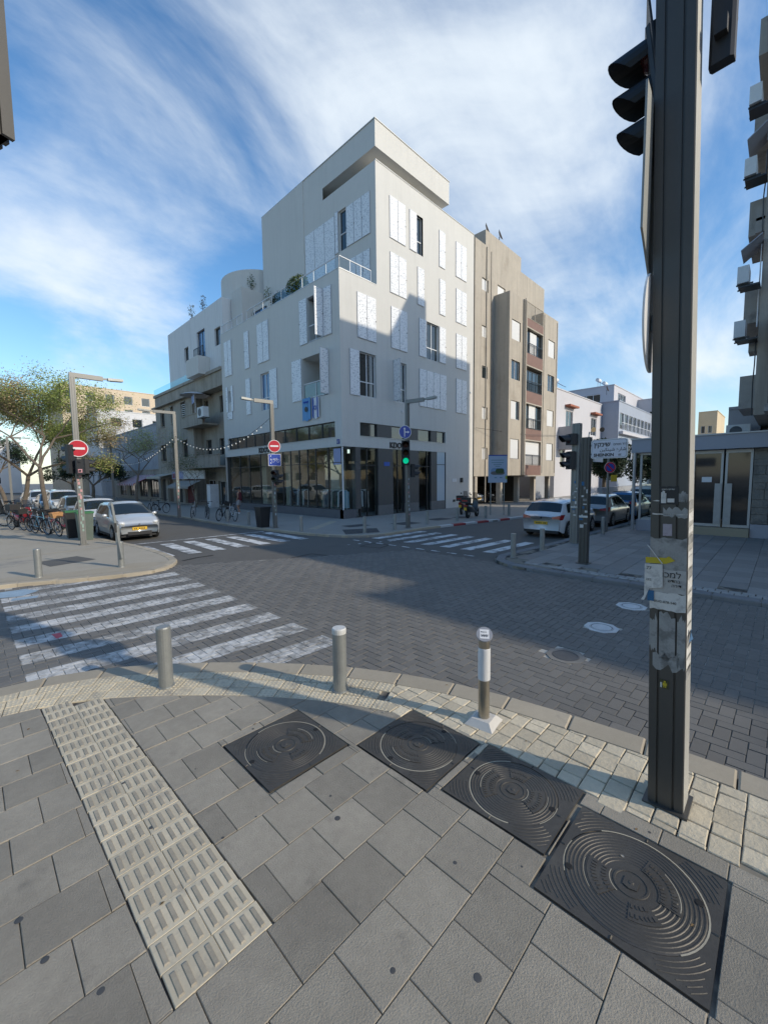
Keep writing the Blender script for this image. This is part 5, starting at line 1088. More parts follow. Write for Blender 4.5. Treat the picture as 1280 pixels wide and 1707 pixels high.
# big near pole
BP=thing('big_signal_pole','tall dark grooved signal pole in the foreground, wrapped in torn posters','post',(3.33,.485,0)); BP.rotation_euler=(R(-1.3),R(-1.3),0)
LEAN=Vector((-math.tan(R(1.3)),math.tan(R(1.3)),0))
pole(BP,7.5,.10,.10,m_poled,nw=.007); q=MB(); q.box(-.13,-.13,0,.13,.13,.018); q.build('base_plate',m_poled,BP)
q=MB(); q.box(-.085,-.104,0,.10,-.1008,7.49); q.build('painted_sunlit_strip',mat('painted_sunlit_side',(.50,.49,.45),.5,metal=.3,n=(3,.15)),BP)  # sunlight on the south side painted in as a paler strip
def torn(z0,z1,y0,y1,seed,m=None,x=-.1015,jag=.03,name='torn_poster',lift=0):
    r=random.Random(seed); n=8; mb=MB(); top=[z1-r.random()*jag for _ in range(n+1)]; bot=[z0+r.random()*jag for _ in range(n+1)]
    vs=[]
    for i in range(n+1):
        y=y1+(y0-y1)*i/n; xx=x-lift*abs(math.sin(i*1.3)); vs+=[(xx,y,bot[i]),(xx,y,top[i])]
    mb.add(vs,[(2*i,2*i+1,2*i+3,2*i+2) for i in range(n)]); return mb.build(name,m or m_paper,BP)
m_pg=mat('grey_tape',(.30,.30,.29),.7,n=(14,.3),stain=(11,.52,(.12,.12,.115),.7)); m_pd=mat('dark_sticker',(.02,.02,.022),.5); m_pl=mat('lilac_sticker',(.36,.32,.36),.6,n=(40,.3))
# the broad band of posters, about chest height
torn(1.66,1.90,-.1,.1,1,m_pg,jag=.02); torn(1.52,1.685,-.1,.1,2,mat('poster_newsprint',(.44,.43,.41),.85,n=(12,.2),stain=(9,.58,(.2,.2,.2),.8)),x=-.1035,jag=.008); torn(1.40,1.53,-.1,.1,3,m_paper,x=-.105,jag=.012)
torn(1.05,1.40,-.045,.045,4,m_pg,jag=.05); torn(1.1,1.38,.055,.1,5,m_pg,jag=.06); torn(1.0,1.39,-.1,-.055,6,m_pg,jag=.06); torn(.98,1.12,-.1,.08,7,m_pg,jag=.07); torn(2.02,2.10,-.1,.03,8,m_pg,jag=.03); torn(2.12,2.20,-.1,-.05,12,m_pg,jag=.03)
torn(2.04,2.055,-.1,.09,14,m_paper,jag=.006); torn(2.13,2.14,-.1,.09,15,m_paper,jag=.006)
torn(2.11,2.23,-.052,.052,9,m_pd,x=-.1032,jag=.004,name='sticker'); torn(1.905,1.985,-.02,.03,10,m_pl,x=-.1032,jag=.002,name='sticker')
text('ינכמל',.055,mblack,(-.1068,.055,1.63),(0,-1,0),(0,0,1),BP,'poster_lettering',.0004); text('שדחב',.028,mblack,(-.1068,-.0,1.60),(0,-1,0),(0,0,1),BP,'poster_lettering',.0004); text('הריד',.028,mblack,(-.1068,-.02,1.57),(0,-1,0),(0,0,1),BP,'poster_lettering',.0004)
text('0542-078-540',.022,mblack,(-.1068,.075,1.455),(0,-1,0),(0,0,1),BP,'poster_lettering',.0004); text('נפתח מחדש',.014,m_paper,(-.1045,.04,2.205),(0,-1,0),(0,0,1),BP,'sticker_lettering',.0004)
b=MB(); 
for k,(dy,dz) in enumerate(((-.018,.0),(-.006,.014),(.006,.016),(.017,.006))): b.box(-.1046,.028+dy*.6-.003,2.15,-.1038,.028+dy*.6+.003,2.185+dz)
b.box(-.1046,.014,2.12,-.1038,.042,2.155); b.build('sticker_hand',m_paper,BP,kind='stuff')
b=MB(); b.box(-.1046,-.03,2.125,-.1038,.008,2.15); b.build('sticker_label',m_paper,BP)
yl=mat('yellow_tape',(.52,.40,.02),.5); b=MB(); b.add([(-.106,.125,1.715),(-.106,.01,1.72),(-.108,-.04,1.745),(-.106,-.005,1.772),(-.106,.01,1.76),(-.106,.125,1.755)],[(0,1,2,3,4,5)]); b.build('yellow_tape',yl,BP)
b=MB(); b.add([(-.115,.128,1.71),(-.113,.028,1.715),(-.112,.025,1.56),(-.115,.10,1.545),(-.116,.15,1.46),(-.118,.13,1.46)],[(0,1,2,3,4,5)]); b.build('loose_paper',m_paper,BP); b=MB(); b.box(-.112,.075,1.46,-.108,.112,1.53); b.build('blue_scrap',mat('blue_scrap',(.03,.13,.27),.7),BP)
text('77',.03,mblack,(-.1195,.118,1.675),(0,-1,0),(0,0,1),BP,'poster_lettering',.0004); text('גבב',.022,mblack,(-.1195,.12,1.60),(0,-1,0),(0,0,1),BP,'poster_lettering',.0004)
b=MB(); b.tube((-.108,.115,1.84),(-.108,.03,1.72),.003,n=4); b.build('loose_strip',m_paper,BP)
b=MB(); b.box(-.1035,-.015,.865,-.1015,.038,.925); b.build('sticker',mat('sticker_dark_yellow',(.05,.05,.02),.5),BP); b=MB(); b.lathe([(.007,0),(.006,.002)],c=(-.1036,.008,.913),ax=(-1,0,0),n=8); b.box(-.1045,-.004,.887,-.1037,.02,.905); b.box(-.1045,.0,.873,-.1037,.006,.887); b.box(-.1045,.01,.873,-.1037,.016,.887); b.build('sticker_figure',yl,BP,kind='stuff'); b=MB(); b.box(-.1045,.024,.87,-.1037,.034,.905); b.build('sticker_figure',m_paper,BP)
r_=random.Random(5)
for k in range(16):
    z=.95+k*.075; b=MB(); hh=r_.uniform(.03,.075); b.add([(-.09,-.1055,z),(.085,-.1055,z),(.085,-.1055,z+hh),(.02,-.112,z+hh+.01),(-.09,-.1055,z+hh)],[(0,1,2,3,4)]); b.build('torn_poster',m_paper if k%3 else m_pg,BP)
b=MB(); b.add([(-.06,-.113,1.2),(-.02,-.13,1.22),(0,-.113,1.27),(-.03,-.125,1.29)],[(0,1,2,3)]); b.build('blue_scrap',mat('blue_scrap',(.03,.13,.27),.7),BP)
def onpole(dx,dy,z): return (3.33+dx+LEAN.x*z,.485+dy+LEAN.y*z,z)
head('traffic light with three hooded lenses and a backboard on the big foreground pole',onpole(.17,.175,4.84),(-.22,.97),3,None,.235,R(8),True)
head('dark signal hanging on the right side of the big foreground pole',onpole(.16,-.205,5.06),(1,-.05),3,None,.12,0).scale=(1,1,1.75)
b=round_sign('round sign seen from its grey back edge, lower one on the big pole',onpole(.02,.13,3.30),(-.08,1),.31,'plain'); 
t=thing('traffic_sign','grey sign plate with pointed foot seen nearly edge on, above the round one','traffic sign',onpole(0,.135,4.1)); facing(t,(-.05,1))
b=MB(); vs=[(-.3,.0,-.32),(0,0,-.52),(.3,0,-.32),(.3,0,.5),(-.3,0,.5)]; b.add(vs+[(x,.012,z) for x,y,z in vs],[(0,1,2,3,4),(9,8,7,6,5)]+[(i,(i+1)%5,5+(i+1)%5,5+i) for i in range(5)]); b.build('plate',m_signback,t); b=MB(); b.box(-.03,-.03,.1,.03,-.001,.16); b.build('bracket',m_galv,t)
# ---------------- lamp posts
l1=mast('lamp_post','silver lamp post covered with stickers on the left pavement',2.92,18.21,5.98,(1,0),1.5,grp='square section lamp posts')
l2=mast('lamp_post','lamp post with no entry sign and black bin in front of the shop windows',10.2,17.2,5.78,(-1,.1),1.35,grp='square section lamp posts')
l3=mast('lamp_post','lamp post with green signal and round arrow sign at the shop corner',14.15,12.31,5.62,(.15,-1),1.4,grp='square section lamp posts')
l4=mast('lamp_post','lamp post by the beige building that carries the string of bulbs',*G(299,863),6.3,(-1,.1),1.8,grp='square section lamp posts')
l5=mast('lamp_post','distant lamp post by the cafe awnings on the left street',10.0,46,6.2,(-1,0),1.6,grp='square section lamp posts')
l6=mast('lamp_post','distant lamp post between the parked cars and trees on the left',3.1,52,6.4,(1,0),1.6,grp='square section lamp posts')
st_=[(z,random.uniform(.05,.14)) for z in np.arange(.5,2.9,.13)]
for z,h in st_:
    for (t,a,b_,col) in ((l1,.085,.065,0),):
        q=MB(); u=random.uniform(-.07,.0); q.box(u,-b_-.004,float(z),u+random.uniform(.04,.07),-b_-.001,float(z)+h); q.build('sticker',mat('sticker_%d'%random.randrange(4),[(.6,.6,.6),(.4,.5,.55),(.55,.3,.3),(.25,.35,.3)][random.randrange(4)],.7),t)
for z in np.arange(.6,2.4,.2):
    for t in (l2,l3,l4): q=MB(); u=random.uniform(-.07,.0); q.box(u,-.069,float(z),u+.06,-.066,float(z)+random.uniform(.06,.16)); q.build('sticker',mat('sticker_%d'%random.randrange(4),(.6,.6,.6),.7),t)
round_sign('red no entry sign with pink rim on the left lamp post',(2.94,18.10,3.48),(-.15,-1),.30,'noentry',grp='no entry signs'); round_sign('red no entry sign above the blue bicycle sign',(10.22,17.09,3.84),(-.35,-1),.285,'noentry',grp='no entry signs')
t=thing('traffic_sign','blue square sign with a white bicycle and dashed line','traffic sign',(10.22,17.10,3.2)); facing(t,(-.35,-1))
b=MB(); b.box(-.29,-.012,-.28,.29,0,.28); b.build('plate',m_signwhite,t); b=MB(); b.box(-.27,-.0145,-.26,.27,-.0125,.26); b.build('blue_face',m_signblue,t)
b=MB(); 
for x in (-.07,.15): b.path([(x+.075*math.cos(2*math.pi*k/12),-.016,-.03+.075*math.sin(2*math.pi*k/12)) for k in range(12)],.007,4,True)
b.path([(-.07,-.016,-.03),(-.03,-.016,.06),(.09,-.016,.06),(.15,-.016,-.03)],.007,4); b.path([(-.03,-.016,.06),(.03,-.016,-.03),(.09,-.016,.06),(.10,-.016,.1)],.007,4); b.build('bicycle_symbol',m_signwhite,t)
b=MB()
for z in (-.18,-.02,.14): b.box(-.19,-.0165,z,-.16,-.0146,z+.08)
b.build('dashed_line',m_signwhite,t,kind='stuff')
round_sign('round blue sign with white arrows ahead and right',(13.86,12.2,4.33),(-.5,-.86),.29,'arrow')
head('traffic light with the green lens lit in front of the shop',(13.88,12.18,3.42),(-.75,-.66),3,'green',.36); head('small dark pedestrian signal right of the corner lamp post',(14.5,12.2,2.62),(.75,-.66),2,None,.3,cols=('red','green'))
head('pair of small black signals under the bicycle sign',(10.15,17.0,2.45),(-.8,-.6),2,None,.28,cols=('red','green')); head('small black signal on the right of the post with the bicycle sign',(10.42,17.15,2.3),(.9,-.4),2,None,.26,cols=('red','green'))
head('black signal seen from the side on the left of the left lamp post',(2.72,18.3,3.1),(-.4,.9),3,None,.34); t=head('flat black pedestrian signal box with a pink square on the left lamp post',(2.95,18.02,2.82),(.2,1),2,None,.27,cols=('red','green')); b=MB(); b.box(-.06,.17,-.2,.06,.176,-.08); b.build('pink_sticker',mat('pink_sticker',(.6,.3,.33),.6),t)
head('grey hooded pedestrian signal on the right of the left lamp post',(3.2,18.2,2.85),(.95,.2),2,None,.26,cols=('red','green'))
# ---------------- right corner poles
p1_=mast('signal_pole','grooved signal pole with two hooded lights facing left at the right corner',14.53,5.09,4.05,grp='grooved poles at the right corner',m=m_pole,a=.12,b=.12)
head('upper hooded traffic light on the far pole of the right corner',(14.30,5.28,3.52),(-.75,.66),1,None,.36,cols=('red',)); head('lower pair of hooded lights on the far pole of the right corner',(14.30,5.28,2.82),(-.75,.66),2,None,.30,cols=('red','green'))
p2_=mast('street_name_pole','short grooved pole carrying the street name sign',11.26,3.70,3.28,grp='grooved poles at the right corner',m=m_poled,a=.1,b=.1)
for t in (p1_,p2_):
    for k in range(12): z=.95+k*.1; q=MB(); u=random.uniform(-.1,.03); q.box(-.126 if t is p1_ else -.106,u,z,-.1215 if t is p1_ else -.1015,u+random.uniform(.03,.09),z+random.uniform(.03,.1)); q.build('sticker',[m_paper,m_pg,mat('blue_scrap',(.03,.13,.27),.7)][k%3 if k%4 else 0],t)
    q=MB(); q.box(-.128,-.11,1.22,-.1225 if t is p1_ else -.103,.1,1.27); q.build('white_label',m_paper,t)
t=thing('street_sign','white street name sign reading SHEINKIN ST. in three scripts','street sign',(11.2,3.16,2.96))
def rrect(a,b,r,n=5): return [(sx*(a-r)+r*math.cos(an),sz*(b-r)+r*math.sin(an)) for sx,sz,a0 in ((1,1,0),(-1,1,90),(-1,-1,180),(1,-1,270)) for an in [R(a0+90*k/n) for k in range(n+1)]]
def yzplate(P,x0,x1,m,name,t):
    n=len(P); b=MB(); b.add([(x0,-u,v) for u,v in P]+[(x1,-u,v) for u,v in P],[tuple(range(n)),tuple(range(2*n-1,n-1,-1))]+[(i,(i+1)%n,n+(i+1)%n,n+i) for i in range(n)]); return b.build(name,m,t)
yzplate(rrect(.41,.235,.06),-.02,.03,m_signwhite,'plate',t); yzplate(rrect(.395,.22,.055),-.0215,-.0205,mat('sign_rim',(.2,.2,.2),.5),'rim',t); yzplate(rrect(.385,.21,.05),-.023,-.022,mat('sign_face',(.62,.62,.68),.4),'face',t)
def stext(s,size,u,v,bold=0,al='LEFT',sx=1): return text(s,size,mblack,(11.175,3.16-u,2.96+v),(0,-1,0),(0,0,1),None,'sign_lettering',.001,al,bold,sx)
for o in (stext('ןיקניש',.15,-.34,.06,.004),stext("םחנמ 'חר",.075,.10,.075,.001),stext('\ufee6\ufef4\ufedc\ufee8\ufef4\ufeb7 \ufec9\u0631\ufe8e\ufeb7',.11,-.2,-.055,.001),stext('SHEINKIN',.105,-.34,-.185,.004),stext('ST.',.06,.22,-.18,.002)):
    o.parent=t; o.matrix_parent_inverse=Matrix.Translation((-11.2,-3.16,-2.96))
b=MB(); b.box(-.02,.38,.08,.02,.5,.11); b.build('bracket',m_dfr,t); b=MB(); b.box(-.02,.38,-.14,.02,.5,-.11); b.build('bracket',m_dfr,t)
t=thing('street_sign','second street sign behind the SHEINKIN sign, seen edge on','street sign',(11.5,3.6,2.88)); b=MB(); b.box(0,-.02,-.22,.7,.02,.2); b.build('plate',m_signwhite,t); b=MB(); b.box(-.12,-.01,-.1,.0,.01,-.07); b.build('bracket',m_dfr,t)
pk=thing('parking_sign_post','thin grey post with no parking sign beyond the street name sign','post',(18.3,5.15,0)); b=MB(); b.tube((0,0,0),(.0,.02,3.5),.045,n=10); b.build('post',m_pole,pk)
round_sign('small red and blue no parking sign on a thin post',(18.22,5.08,2.62),(-.75,-.66),.22,'nopark'); t=thing('traffic_sign','small yellow plate under the no parking sign','traffic sign',(18.22,5.02,2.2)); facing(t,(-.75,-.66)); b=MB(); b.box(-.02,-.01,-.15,.22,0,.12); b.build('plate',mat('yellow_plate',(.55,.36,.02),.5),t); b=MB(); b.box(-.02,.001,-.05,.02,.06,.05); b.build('bracket',m_galv,t)
# ---------------- bollards
def bollard(label,x,y,h=.66,r=.075,m=None,first=[None]):
    if first[0] is None:
        t=thing('bollard',label,'bollard',(x,y,0),0,'cylindrical steel bollards along the kerbs'); b=MB(); b.lathe([(r,0),(r,h-.02),(r*.93,h-.004),(r*.6,h),(.001,h)],n=20); b.build('tube',m_galv,t,smooth=False); b=MB(); b.lathe([(r+.015,0),(r+.012,.012),(r,.014)],n=20); b.build('collar',m_galv,t); first[0]=t; return t
    return dup(first[0],(x,y,0),random.random()*6,label)
bollard('galvanised bollard nearest the tactile strip at the kerb',1.44,4.86,.69)
bollard('galvanised bollard with a worn white cap, middle of the near kerb',2.72,3.36)
b=MB(); b.lathe([(.076,.64),(.077,.688),(.07,.700),(.001,.702)],n=20); b.build('white_cap',mat('worn_white_cap',(.6,.6,.58),.6,n=(20,.2)),COL.objects['bollard.001'])
for lb,(x,y) in {'bollard at the left edge beyond the crosswalk':(1.13,12.85),'bollard with a leaning metal post, left pavement corner':(2.82,12.65),'bollard beside the front of the silver hatchback':(3.80,17.3),
 'nearest bollard on the rounded right corner':(10.82,5.45),'second bollard on the right corner, behind the nearest one':(12.41,5.3),'bollard beside the thin parking sign post':(17.3,5.0),
 'bollard at the tip of the shop corner, left of the red kerb':(11.74,12.64),'bollard just left of the corner lamp post with the green light':(13.3,12.35),'first bollard right of the corner lamp post':(15.82,12.5),'bollard left of the parked scooter':(18.1,12.3),
 'bollard in front of the parked scooter':(20.2,11.85),'bollard right of the parked scooter':(22.4,11.6),'bollard farthest along the red and white kerb':(26.8,11.2),
 'bollard right of the lamp post with the black bin':(10.3,15.2),'bollard left of the black bin':(10.0,19.4),'bollard in front of the bicycles by the shop windows':(9.9,21.6)}.items(): bollard(lb,x,y)
t=thing('leaning_post','thin grooved metal post leaning out of a bollard on the left pavement','post',(2.82,12.62,0)); b=MB(); 
b.tube((.0,-.09,.25),(-.14,.0,1.72),.035,n=8); b.build('tube',m_galv,t); b=MB(); b.box(-.13,-.1,.95,-.08,-.04,1.2); b.build('clamp',m_dfr,t)
t=thing('stainless_bollard','stainless bollard with a slanted round top and a white sleeve','bollard',(3.27,1.92,0),R(8))
m_ss=mat('stainless',(.42,.38,.31),.32,metal=.85,n=(8,.12)); b=MB(); n=4
b.hexa([(-.135,-.135,0),(.135,-.135,0),(.135,.135,0),(-.135,.135,0),(-.085,-.085,.055),(.085,-.085,.055),(.085,.085,.055),(-.085,.085,.055)]); b.build('concrete_foot',mat('white_concrete_foot',(.58,.56,.52),.8,n=(12,.12)),t)
b=MB(); b.lathe([(.052,.05),(.052,.80)],n=24); b.build('tube',m_ss,t); b=MB(); b.lathe([(.0535,.42),(.056,.425),(.056,.72),(.0535,.725)],n=24,caps=False); b.build('white_sleeve',mat('white_sleeve',(.66,.67,.68),.5,n=(14,.08)),t)
d=Vector((-.62,-.30,.72)).normalized(); b=MB(); b.lathe([(.072,-.02),(.074,.0),(.072,.012)],c=(0,0,.845),ax=d,n=28); b.build('slanted_top',mat('top_grey',(.30,.31,.34),.5),t)
b=MB(); b.lathe([(.05,-.06),(.07,-.012)],c=(0,0,.84),ax=d,n=24); b.build('neck',m_ss,t)
u=Vector((0,0,1)).cross(d).normalized()*1.0; v=d.cross(u).normalized(); b=MB(); c=Vector((0,0,.845))+d*.0135
b.add([c-u*.042-v*.045,c+u*.042-v*.045,c+u*.042+v*.045,c-u*.042+v*.045],[(0,1,2,3)]); b.build('sticker',m_signwhite,t)
o=text('דובכב',.022,mblack,c-u*.034+v*.012+d*.001,u,v,t,'sticker_lettering',.0003); b=MB(); b.box(.0575,-.02,.6,.0585,.02,.7); b.build('blue_mark',mat('sky_blue_mark',(.12,.40,.62),.5),t)
b=MB(); 
for k in range(9): b.add([c-u*(.03-.007*k)-v*(.03-.003*(k%3))+d*.001,c-u*(.026-.007*k)-v*(.03-.003*(k%3))+d*.001,c-u*(.026-.007*k)-v*(.002+.006*(k%2))+d*.001,c-u*(.03-.007*k)-v*(.002+.006*(k%2))+d*.001],[(0,1,2,3)])
b.build('sticker_drawing',mblack,t,kind='stuff')
# ---------------- notice board
x0,y0=G(817,855); x1,y1=G(841,862); t=thing('notice_board','pale blue municipal notice board with an oval picture on two posts','sign board',((x0+x1)/2,(y0+y1)/2,0)); facing(t,(-.7,-.7)); hd=math.hypot(x1-x0,y1-y0)/2; hd=.40
for s in (-1,1): b=MB(); b.tube((s*hd,0,0),(s*hd,0,2.1),.035,n=8); b.build('post',m_galv,t)
m_bd=mat('board_pale_blue',(.42,.50,.62),.6,n=(2,.06)); b=MB(); b.box(-.56,-.05,1.95,.56,0,3.6); b.build('panel',m_bd,t); b=MB(); b.box(-.56,-.055,3.54,.56,-.051,3.6); b.build('blue_edge',m_signblue,t)
for k,(w,zz) in enumerate(((.40,3.27),(.38,3.12),(.26,3.0),(.15,2.9))): b=MB(); b.box(-w,-.055,zz,w*.9,-.051,zz+.035); b.build('text_line',mat('board_text',(.12,.25,.30),.6),t)
P=rrect(.42,.21,.2,6); n=len(P)
def bpoly(P,y,m,name): b=MB(); b.add([(u,y,2.62+v) for u,v in P],[tuple(range(len(P)))]); b.build(name,m,t)
bpoly(P,-.052,mat('picture_sky',(.22,.33,.5),.6),'picture'); bpoly([(u,v*.5-.1) for u,v in P],-.054,mat('picture_street',(.15,.14,.13),.6,n=(20,.4)),'picture_street'); bpoly([(.12+u*.6,.02+v*.7) for u,v in P],-.056,mat('picture_trees',(.05,.09,.03),.6,n=(20,.4)),'picture_trees')
b=MB(); b.box(-.2,-.055,2.22,-.05,-.051,2.27); b.build('text_line',mat('board_text',(.12,.25,.30),.6),t); b=MB(); b.box(.12,-.055,2.22,.27,-.051,2.27); b.build('text_line',mat('board_text',(.12,.25,.30),.6),t); b=MB(); b.box(.45,-.056,2.15,.56,-.052,2.35); b.build('green_sticker',mat('green_sticker',(.35,.45,.08),.6),t)
# ---------------- blade hanging in at top left
t=thing('hanging_sign_arm','dark grooved metal arm hanging down at the top left corner','sign arm',(.115,2.05,0)); t.rotation_euler=(0,0,R(20)); pole(t,6.4,.085,.05,m_poled,z0=3.52); q=MB(); q.box(-.09,-.055,6.402,.09,.055,6.52); q.tube((0,0,6.45),(-5.5,-6.4,6.45),.05); q.build('support_arm',m_poled,t)
# ---------------- string of bulbs
t=thing('string_lights','string of white bulbs hung between the lamp posts','string lights',(10.2,17.2,5.1),world=True)
gx,gy=G(299,863)
def caten(a,b,sag,n): return [tuple(a[i]+(b[i]-a[i])*k/n-(sag*4*(k/n)*(1-k/n) if i==2 else 0) for i in range(3)) for k in range(n+1)]
c1=caten((10.15,17.25,5.15),(gx,gy,5.0),1.05,26); c2=caten((gx,gy,5.0),(10.0,46,4.3),.9,34)
b=MB(); b.path(c1,.012,4); b.path(c2,.012,4); b.build('cable',m_dfr,t)
bm=MB(); bm.ball((0,0,-.07),.03,.03,.042,8,5); me=bm.mesh('bulb',mat('white_bulb',(.8,.8,.76),.4))
for p in c1[1:-1]+c2[1:-1]: link('bulb',me,t,p)
# ---------------- bins
def bin_(x,y,label,c,h=1.0,w=.3):
    t=thing('waste_bin',label,'bin',(x,y,0)); b=MB(); b.hexa([(-w*.8,-w*.8,0),(w*.8,-w*.8,0),(w*.8,w*.8,0),(-w*.8,w*.8,0),(-w,-w,h),(w,-w,h),(w,w,h),(-w,w,h)]); b.build('body',c[0],t); b=MB(); b.box(-w*1.08,-w*1.08,h+.001,w*1.08,w*1.08,h+.07); b.build('lid',c[1],t); return t
mbk=mat('bin_black',(.015,.017,.02),.5,n=(3,.2)); mgr=mat('bin_green',(.03,.16,.06),.6); mgg=mat('bin_grey_green',(.10,.13,.11),.6,n=(3,.2))
bin_(9.98,17.95,'black plastic waste bin beside the lamp post',(mbk,mbk),.92,.27); bin_(3.25,19.75,'grey green wheelie bin with green lid right of the left lamp post',(mgg,mgr),1.05,.26); bin_(3.05,20.9,'dark wheelie bin with green lid left of the left lamp post',(mbk,mgr),1.05,.26)
# ================= cars
m_tyre=mat('tyre_rubber',(.018,.018,.018),.85); m_rim=mat('wheel_rim',(.34,.35,.36),.4,metal=.7); m_cg=mat('car_glass',(.018,.024,.024),.04,spec=.8); m_pl=mat('car_plastic',(.02,.02,.022),.6); m_yel=mat('plate_yellow',(.70,.42,.02),.5); m_tail=mat('tail_light_red',(.30,.008,.012),.2,spec=.8); m_hl=mat('headlight_clear',(.20,.205,.21),.1,spec=.9); m_chr=mat('chrome',(.6,.6,.62),.15,metal=1)
def interp(x,P):
    if x<=P[0][0]: return P[0][1]
    for (a,b),(c,d) in zip(P,P[1:]):
        if x<=c: return b+(d-b)*(x-a)/(c-a)
    return P[-1][1]
def car(label,x,y,rz,L_=3.95,W_=1.70,H_=1.48,col=(.5,.5,.5),kind='hatch',grp='cars parked along the kerbs',z=-.08,metal=.5):
    t=thing('parked_car',label,'car',(x,y,z),rz,grp)
    paint=mat('car_paint_%02d%02d%02d'%tuple(int(c*99) for c in col),col,.28,metal=metal,n=(2,.03),coat=1)
    l=L_/2; w=W_/2; bh=.60*H_
    # roofline, front is +x
    if kind=='suv': TOP=[(-l,.60*H_),(-.965*l,.66*H_),(-.90*l,.80*H_),(-.84*l,.955*H_),(-.5*l,1.0*H_),(.05*l,.985*H_),(.17*l,.94*H_),(.50*l,.66*H_),(.85*l,.60*H_),(.96*l,.52*H_),(l,.42*H_)]
    else: TOP=[(-l,.56*H_),(-.97*l,.62*H_),(-.93*l,.67*H_),(-.76*l,.945*H_),(-.45*l,.995*H_),(.0,1.0*H_),(.12*l,.96*H_),(.22*l,.90*H_),(.56*l,.665*H_),(.80*l,.60*H_),(.93*l,.53*H_),(.985*l,.45*H_),(l,.40*H_)]
    wr=.30*H_/1.48; ax=(-.66*l,.655*l); ar=wr+.055
    def half(xx): s=abs(xx)/l; return w*(1-.05*s**3-(.17 if xx>0 else .11)*s**14)
    def ring(xx):
        top=interp(xx,TOP); belt=min(interp(xx,[(-l,.62*H_),(.5*l,.585*H_),(l,.5*H_)]),top-.03); hw=half(xx); s=abs(xx)/l
        zb=.20+(.10*max(0,(s-.9)/.1))
        inar=False
        for a in ax:
            d=abs(xx-a)
            if d<ar: zb=max(zb,wr+math.sqrt(ar*ar-d*d)); inar=True
        g=max(0,top-belt-.03)/(H_*.38); g=min(g,1); rw=hw*(.94-.20*g)
        zl=.46*H_*.62; m1=max(zb+.02,.30*H_); m2=max(zb+.05,.48*H_)
        m1=min(m1,belt-.08); m2=min(max(m2,m1+.02),belt-.03)
        return [(hw*.955,zb),(hw*.995,m1),(hw,m2),(hw*.975,belt),(hw*.955-.0*g,belt+.02*g+.004),(rw+.015,belt+(top-belt)*.80),(rw*.93,belt+(top-belt)*.95),(rw*.6,top+.000),(rw*.3,top+.012),(0,top+.015)]
    N_=64; xs=[-l+2*l*k/N_ for k in range(N_+1)]; xs=sorted(set(xs+[a+s*ar for a in ax for s in (-1,-.99,-.93,-.8,.8,.93,.99,1)]))
    vs=[];fs=[]; K=19
    for xx in xs:
        r=ring(xx); row=[(xx,a,b) for a,b in r]+[(xx,-a,b) for a,b in reversed(r[:-1])]; vs+=row
    for i in range(len(xs)-1):
        for j in range(K-1): a=i*K+j; fs.append((a,a+1,a+K+1,a+K))
    fs.append(tuple(range(K))); q=(len(xs)-1)*K; fs.append(tuple(range(q+K-1,q-1,-1)))
    mb=MB(); mb.add(vs,fs); o=mb.build('body',paint,t,smooth=True)
    b=MB(); b.box(-l+.12,-w+.22,.16,l-.12,w-.22,.62); 
    for a in ax: b.box(a-ar-.02,-w+.06,wr*.9,a+ar+.02,w-.06,.56+.12)
    b.build('underbody',m_pl,t)
    b=MB(); 
    for s in (1,-1): b.box(ax[0]+ar+.02,s*(w-.03)-.02,.17,ax[1]-ar-.02,s*(w-.03)+.02,.26)
    b.build('sill_trim',m_pl,t,kind='stuff')
    # glass patches lifted off the body surface
    def surf(xx,j): # j real ring index
        r=ring(xx); i=min(int(j),8); f=j-i; return Vector((xx,r[i][0]*(1-f)+r[i+1][0]*f,r[i][1]*(1-f)+r[i+1][1]*f))
    def patch(x0,x1,j0,j1,m,name,side,nx=8,nj=4,off=.008,x0b=None,x1b=None,parent=None):
        x0b=x0 if x0b is None else x0b; x1b=x1 if x1b is None else x1b
        vs=[]
        for i in range(nx+1):
            for k in range(nj+1):
                f=k/nj; a=x0+(x0b-x0)*f; c=x1+(x1b-x1)*f; xx=a+(c-a)*i/nx; j=j0+(j1-j0)*f
                p=surf(xx,j); e=.01; tx=surf(xx+e,j)-surf(xx-e,j); tj=surf(xx,min(j+.05,9))-surf(xx,max(j-.05,0)); n=tx.cross(tj).normalized()
                if n.z<-.2 or n.y<-.2: n=-n
                p=p+n*off
                vs.append((p.x,p.y*side,p.z))
        b=MB(); b.add(vs,[(i*(nj+1)+k,i*(nj+1)+k+1,(i+1)*(nj+1)+k+1,(i+1)*(nj+1)+k) for i in range(nx) for k in range(nj)]); return b.build(name,m,parent or t,smooth=True)
    def across(x0,x1,j0,m,name,n=10,off=.008):
        vs=[];nj=8
        for i in range(n+1):
            xx=x0+(x1-x0)*i/n
            for k in range(-nj,nj+1):
                j=9-(9-j0)*abs(k)/nj; p=surf(xx,j); e=.01; tx=surf(xx+e,j)-surf(xx-e,j); tj=surf(xx,min(j+.05,9))-surf(xx,max(j-.05,0)); nn_=tx.cross(tj).normalized()
                if nn_.z<0: nn_=-nn_
                p=p+nn_*off; vs.append((p.x,p.y*(1 if k>=0 else -1),p.z))
        q=2*nj+1; b=MB(); b.add(vs,[(i*q+k,i*q+k+1,(i+1)*q+k+1,(i+1)*q+k) for i in range(n) for k in range(q-1)]); return b.build(name,m,t,smooth=True)
    if kind=='suv': ws=(.19*l,.49*l); rs=(-.955*l,-.87*l); sw=[(-.80*l,-.42*l),(-.38*l,-.02*l),(.02*l,.33*l)]
    else: ws=(.15*l,.54*l); rs=(-.915*l,-.775*l); sw=[(-.70*l,-.30*l),(-.27*l,.36*l)]
    across(ws[0],ws[1],5.6,m_cg,'windscreen'); across(rs[0],rs[1],5.7,m_cg,'rear_window',8,.010)
